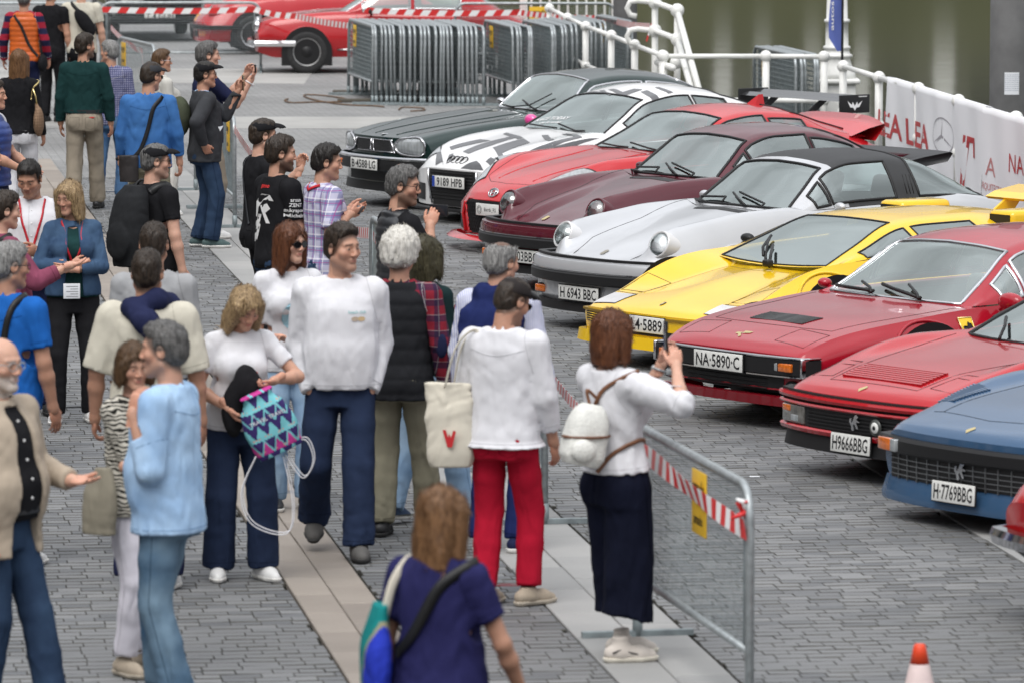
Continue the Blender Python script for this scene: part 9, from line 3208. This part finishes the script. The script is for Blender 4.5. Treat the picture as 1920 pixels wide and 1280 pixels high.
 P = Person('man in white shirt, red trousers and dark mesh cap, seen from behind with tote', 945, 520, 1.69, yaw=22, head=(26, -22), armL=dict(out=12, fwd=6, bend=24), armR=dict(out=10, fwd=4, bend=16), fat=.02, feet=((.12, .06, 0, 30), (-.10, -.04, 0, 8)), skin=SK2)
 P.body(stub=.5, beard=(.10, .06, .045)); P.top('shirt', WHT, 1.72, .86, .030, collar=.03, loose=.010, seed=14, flare=.026, folds=.006); P.trousers(RDT, wide=.004, hem=.09, ankle=.056); P.shoes(ST, mat('beige_sole', (.42, .37, .30), .8)); P.hair_short(HD, .002)
 P.cap(cloth('dark_mesh_cap', (.03, .026, .026)), M_BLACK); P.glasses(True)
 b = P.thing('tote_bag', 'off-white canvas tote with a small red print on the shoulder of the red trousers man', 'bag')
 cv = cloth('natural_canvas', (.62, .58, .49), .06)
 c = np.array(P.local(842, 795, -.02))
 blob_thing(b, 'bag_body', cv, (c-np.array((.25, .25, .32)), c+np.array((.25, .25, .36)), lambda f: f.loft([(-.22, .01, 0, .095, .045), (-.14, .01, 0, .118, .058), (.1, 0, 0, .112, .045), (.22, 0, 0, .105, .025)], .02, (rotz(.30), c), 2.6)), .010, .010, 3, freq=13)
 for o in (-.06, .06):
  MB().tube(smooth_pts([c + np.array((0, o, .20)), c + np.array((.06, o*.7, .42)), P.T(-.14, o*.5 - .03, 1.47), P.T(-.10, o, 1.36)]), .012, 6, squash=.35).build('strap', [cv], b)
 vv = [(-.03, .03), (-.015, .03), (-.005, .0), (.0, .015), (.008, .0), (.018, .03), (.03, .025), (.012, -.04), (-.008, -.04)]
 for pl_ in (vv,):
  q = c + np.array((.03, -.070, -.06))
  link('print', new_mesh('print', [tuple(q + np.array((x*1.3, -.0, z*1.3))) for x, z in pl_], [list(range(len(pl_)))], m_rp), b)
 P = Person('auburn-bobbed woman in a white blouse and navy culottes photographing with a phone', 1158, 583, 1.683, yaw=52, lean=-5, female=True, head=(12, -4), armR=dict(px=(1268, 688, -.06), exy=(1262, 745, -.22), dir=(-.35, .25, 1), palm=(-.8, .4, 0), curl=.8), armL=dict(px=(1240, 682, .16), hint=(-.3, 0, -1), dir=(.1, .3, 1), palm=(.9, .3, 0), curl=.8), feet=((.09, -.04, 0, 24), (-.10, .12, 0, 16)), skin=SK3)
 P.body(); P.top('blouse', WHT, 1.12, .965, .022, loose=.024, seed=12, flare=.008, folds=.009); P.trousers(cloth('navy_crepe', (.006, .0075, .018), .2), culotte=True, ankle=.118, hem=.21, folds=.009, name='culottes'); P.shoes(SE, mat('cream_sole', (.66, .62, .53), .7), 1.04, .03)
 P.hair_long(HAU, .165, .014, 11, straight=True, width=.004); watch(P, -1, M_STEEL)
 for g in (1, -1):
  G = P.leg[g]; R = rotz(-G['toe'])
  MB().tube([G['A'] + R @ np.array((g*.043, y, z)) for y, z in ((-.06, -.030), (-.01, -.012), (.03, -.030), (.07, -.040))], .004, 5).build('shoe_stripe', [M_BLACK], P.root)
 P.phone('black phone held upright by the woman in the white blouse', 1, face=(-.5, -1, 0), off=(.045, .165, .02))
 b = P.thing('backpack', 'small white textured backpack with brown leather straps', 'backpack')
 wt_ = mat('white_textured_leather', (.70, .70, .66), .6, var=.10, scale=60, bump=.6, bscale=90)
 Rz = rotz(.5)
 c = np.array(P.local(1098, 815, -.20))
 RB = np.array(Matrix.Rotation(P.yaw*D2R, 3, 'Z')) @ rotz(.35) @ roty(.20)
 blob_thing(b, 'bag_body', wt_, (c-.27, c+.27, lambda f: (f.loft([(-.15, 0, 0, .088, .075), (-.10, 0, 0, .112, .09), (.04, 0, 0, .105, .085), (.12, 0, 0, .082, .065), (.155, 0, 0, .05, .04)], .02, (RB, c), 2.8), f.ell(c + RB @ np.array((-.03, -.09, -.075)), (.062, .035, .058), .008, RB))), .0075, .003, 4)
 for z, w_ in ((.0, .118), (-.005, .119)):
  MB().tube([Vector(c + RB @ np.array((w_*math.cos(t), .095*math.sin(t), z + .02*math.cos(t)))) for t in [math.pi + math.pi*i/14 for i in range(15)]], .010, 6, squash=.4).build('belt_strap', [LEA], b)
 MB().tube(smooth_pts([c + RB @ np.array((0, .02, .15)), c + RB @ np.array((-.03, .02, .22)), c + RB @ np.array((.03, .03, .19))]), .009, 6).build('carry_loop', [LEA], b)
 P.strap('blouse', [(.10, .03, 1.44), (.08, -.15, 1.38), (.0, -.2, 1.25), (-.06, -.2, 1.18)], .020, .006, LEA, 'leather_strap')
 P.strap('blouse', [(.14, .1, 1.1), (.17, .0, 1.12), (.13, -.15, 1.05), (.05, -.2, .96)], .020, .006, LEA, 'leather_strap')
 P = Person('woman with chestnut hair in a navy tee walking off at the bottom edge', 822, 915, 1.62, yaw=24, female=True, head=(26, -6), armR=dict(out=22, fwd=10, bend=20), armL=dict(out=16, fwd=0, bend=26), fat=.035, skin=SK2)
 P.body(); P.top('tee', cloth('navy_tee', (.022, .022, .085), .15), .62, .84, .020, loose=.010, seed=13); P.trousers(BLK); P.shoes(SB, DSOLE); P.hair_long(HCH, .215, .014, 14, part=1, width=.006)
 P.strap('tee', [(.11, .0, 1.44), (.09, -.12, 1.40), (.02, -.2, 1.30), (-.07, -.2, 1.20), (-.16, -.12, 1.10)], .045, m=M_BLACK, name='black_strap')
 b = P.thing('tote_bag', 'teal and blue striped tote on the shoulder of the navy tee woman', 'bag')
 c = np.array(P.local(704, 1222, -.02))
 tl, bl_, gd = cloth('teal_bag_cloth', (.012, .20, .20)), cloth('blue_bag_cloth', (.025, .045, .42)), cloth('ochre_bag_cloth', (.30, .28, .18))
 def strp(C):
  u = (C - c) @ np.array((.75, -.45, -.42))
  return np.where(u > .035, 1, np.where(u > .02, 2, 0)).astype(int)
 blob_thing(b, 'bag_body', tl, (c-np.array((.25, .25, .32)), c+np.array((.25, .25, .32)), lambda f: f.loft([(-.22, 0, 0, .045, .14), (0, 0, 0, .055, .13), (.19, .02, 0, .02, .07)], .02, (rotz(.6), c), 2.6)), .009, .006, 5, [tl, bl_, gd], strp)
 MB().tube(smooth_pts([c + np.array((.02, -.02, .16)), P.T(-.19, -.13, 1.2), P.T(-.15, -.10, 1.38), P.T(-.115, -.01, 1.465), P.T(-.12, .09, 1.38), P.T(-.17, .12, 1.2)]), .020, 6, squash=.3).build('strap', [cv], b)
watchers()
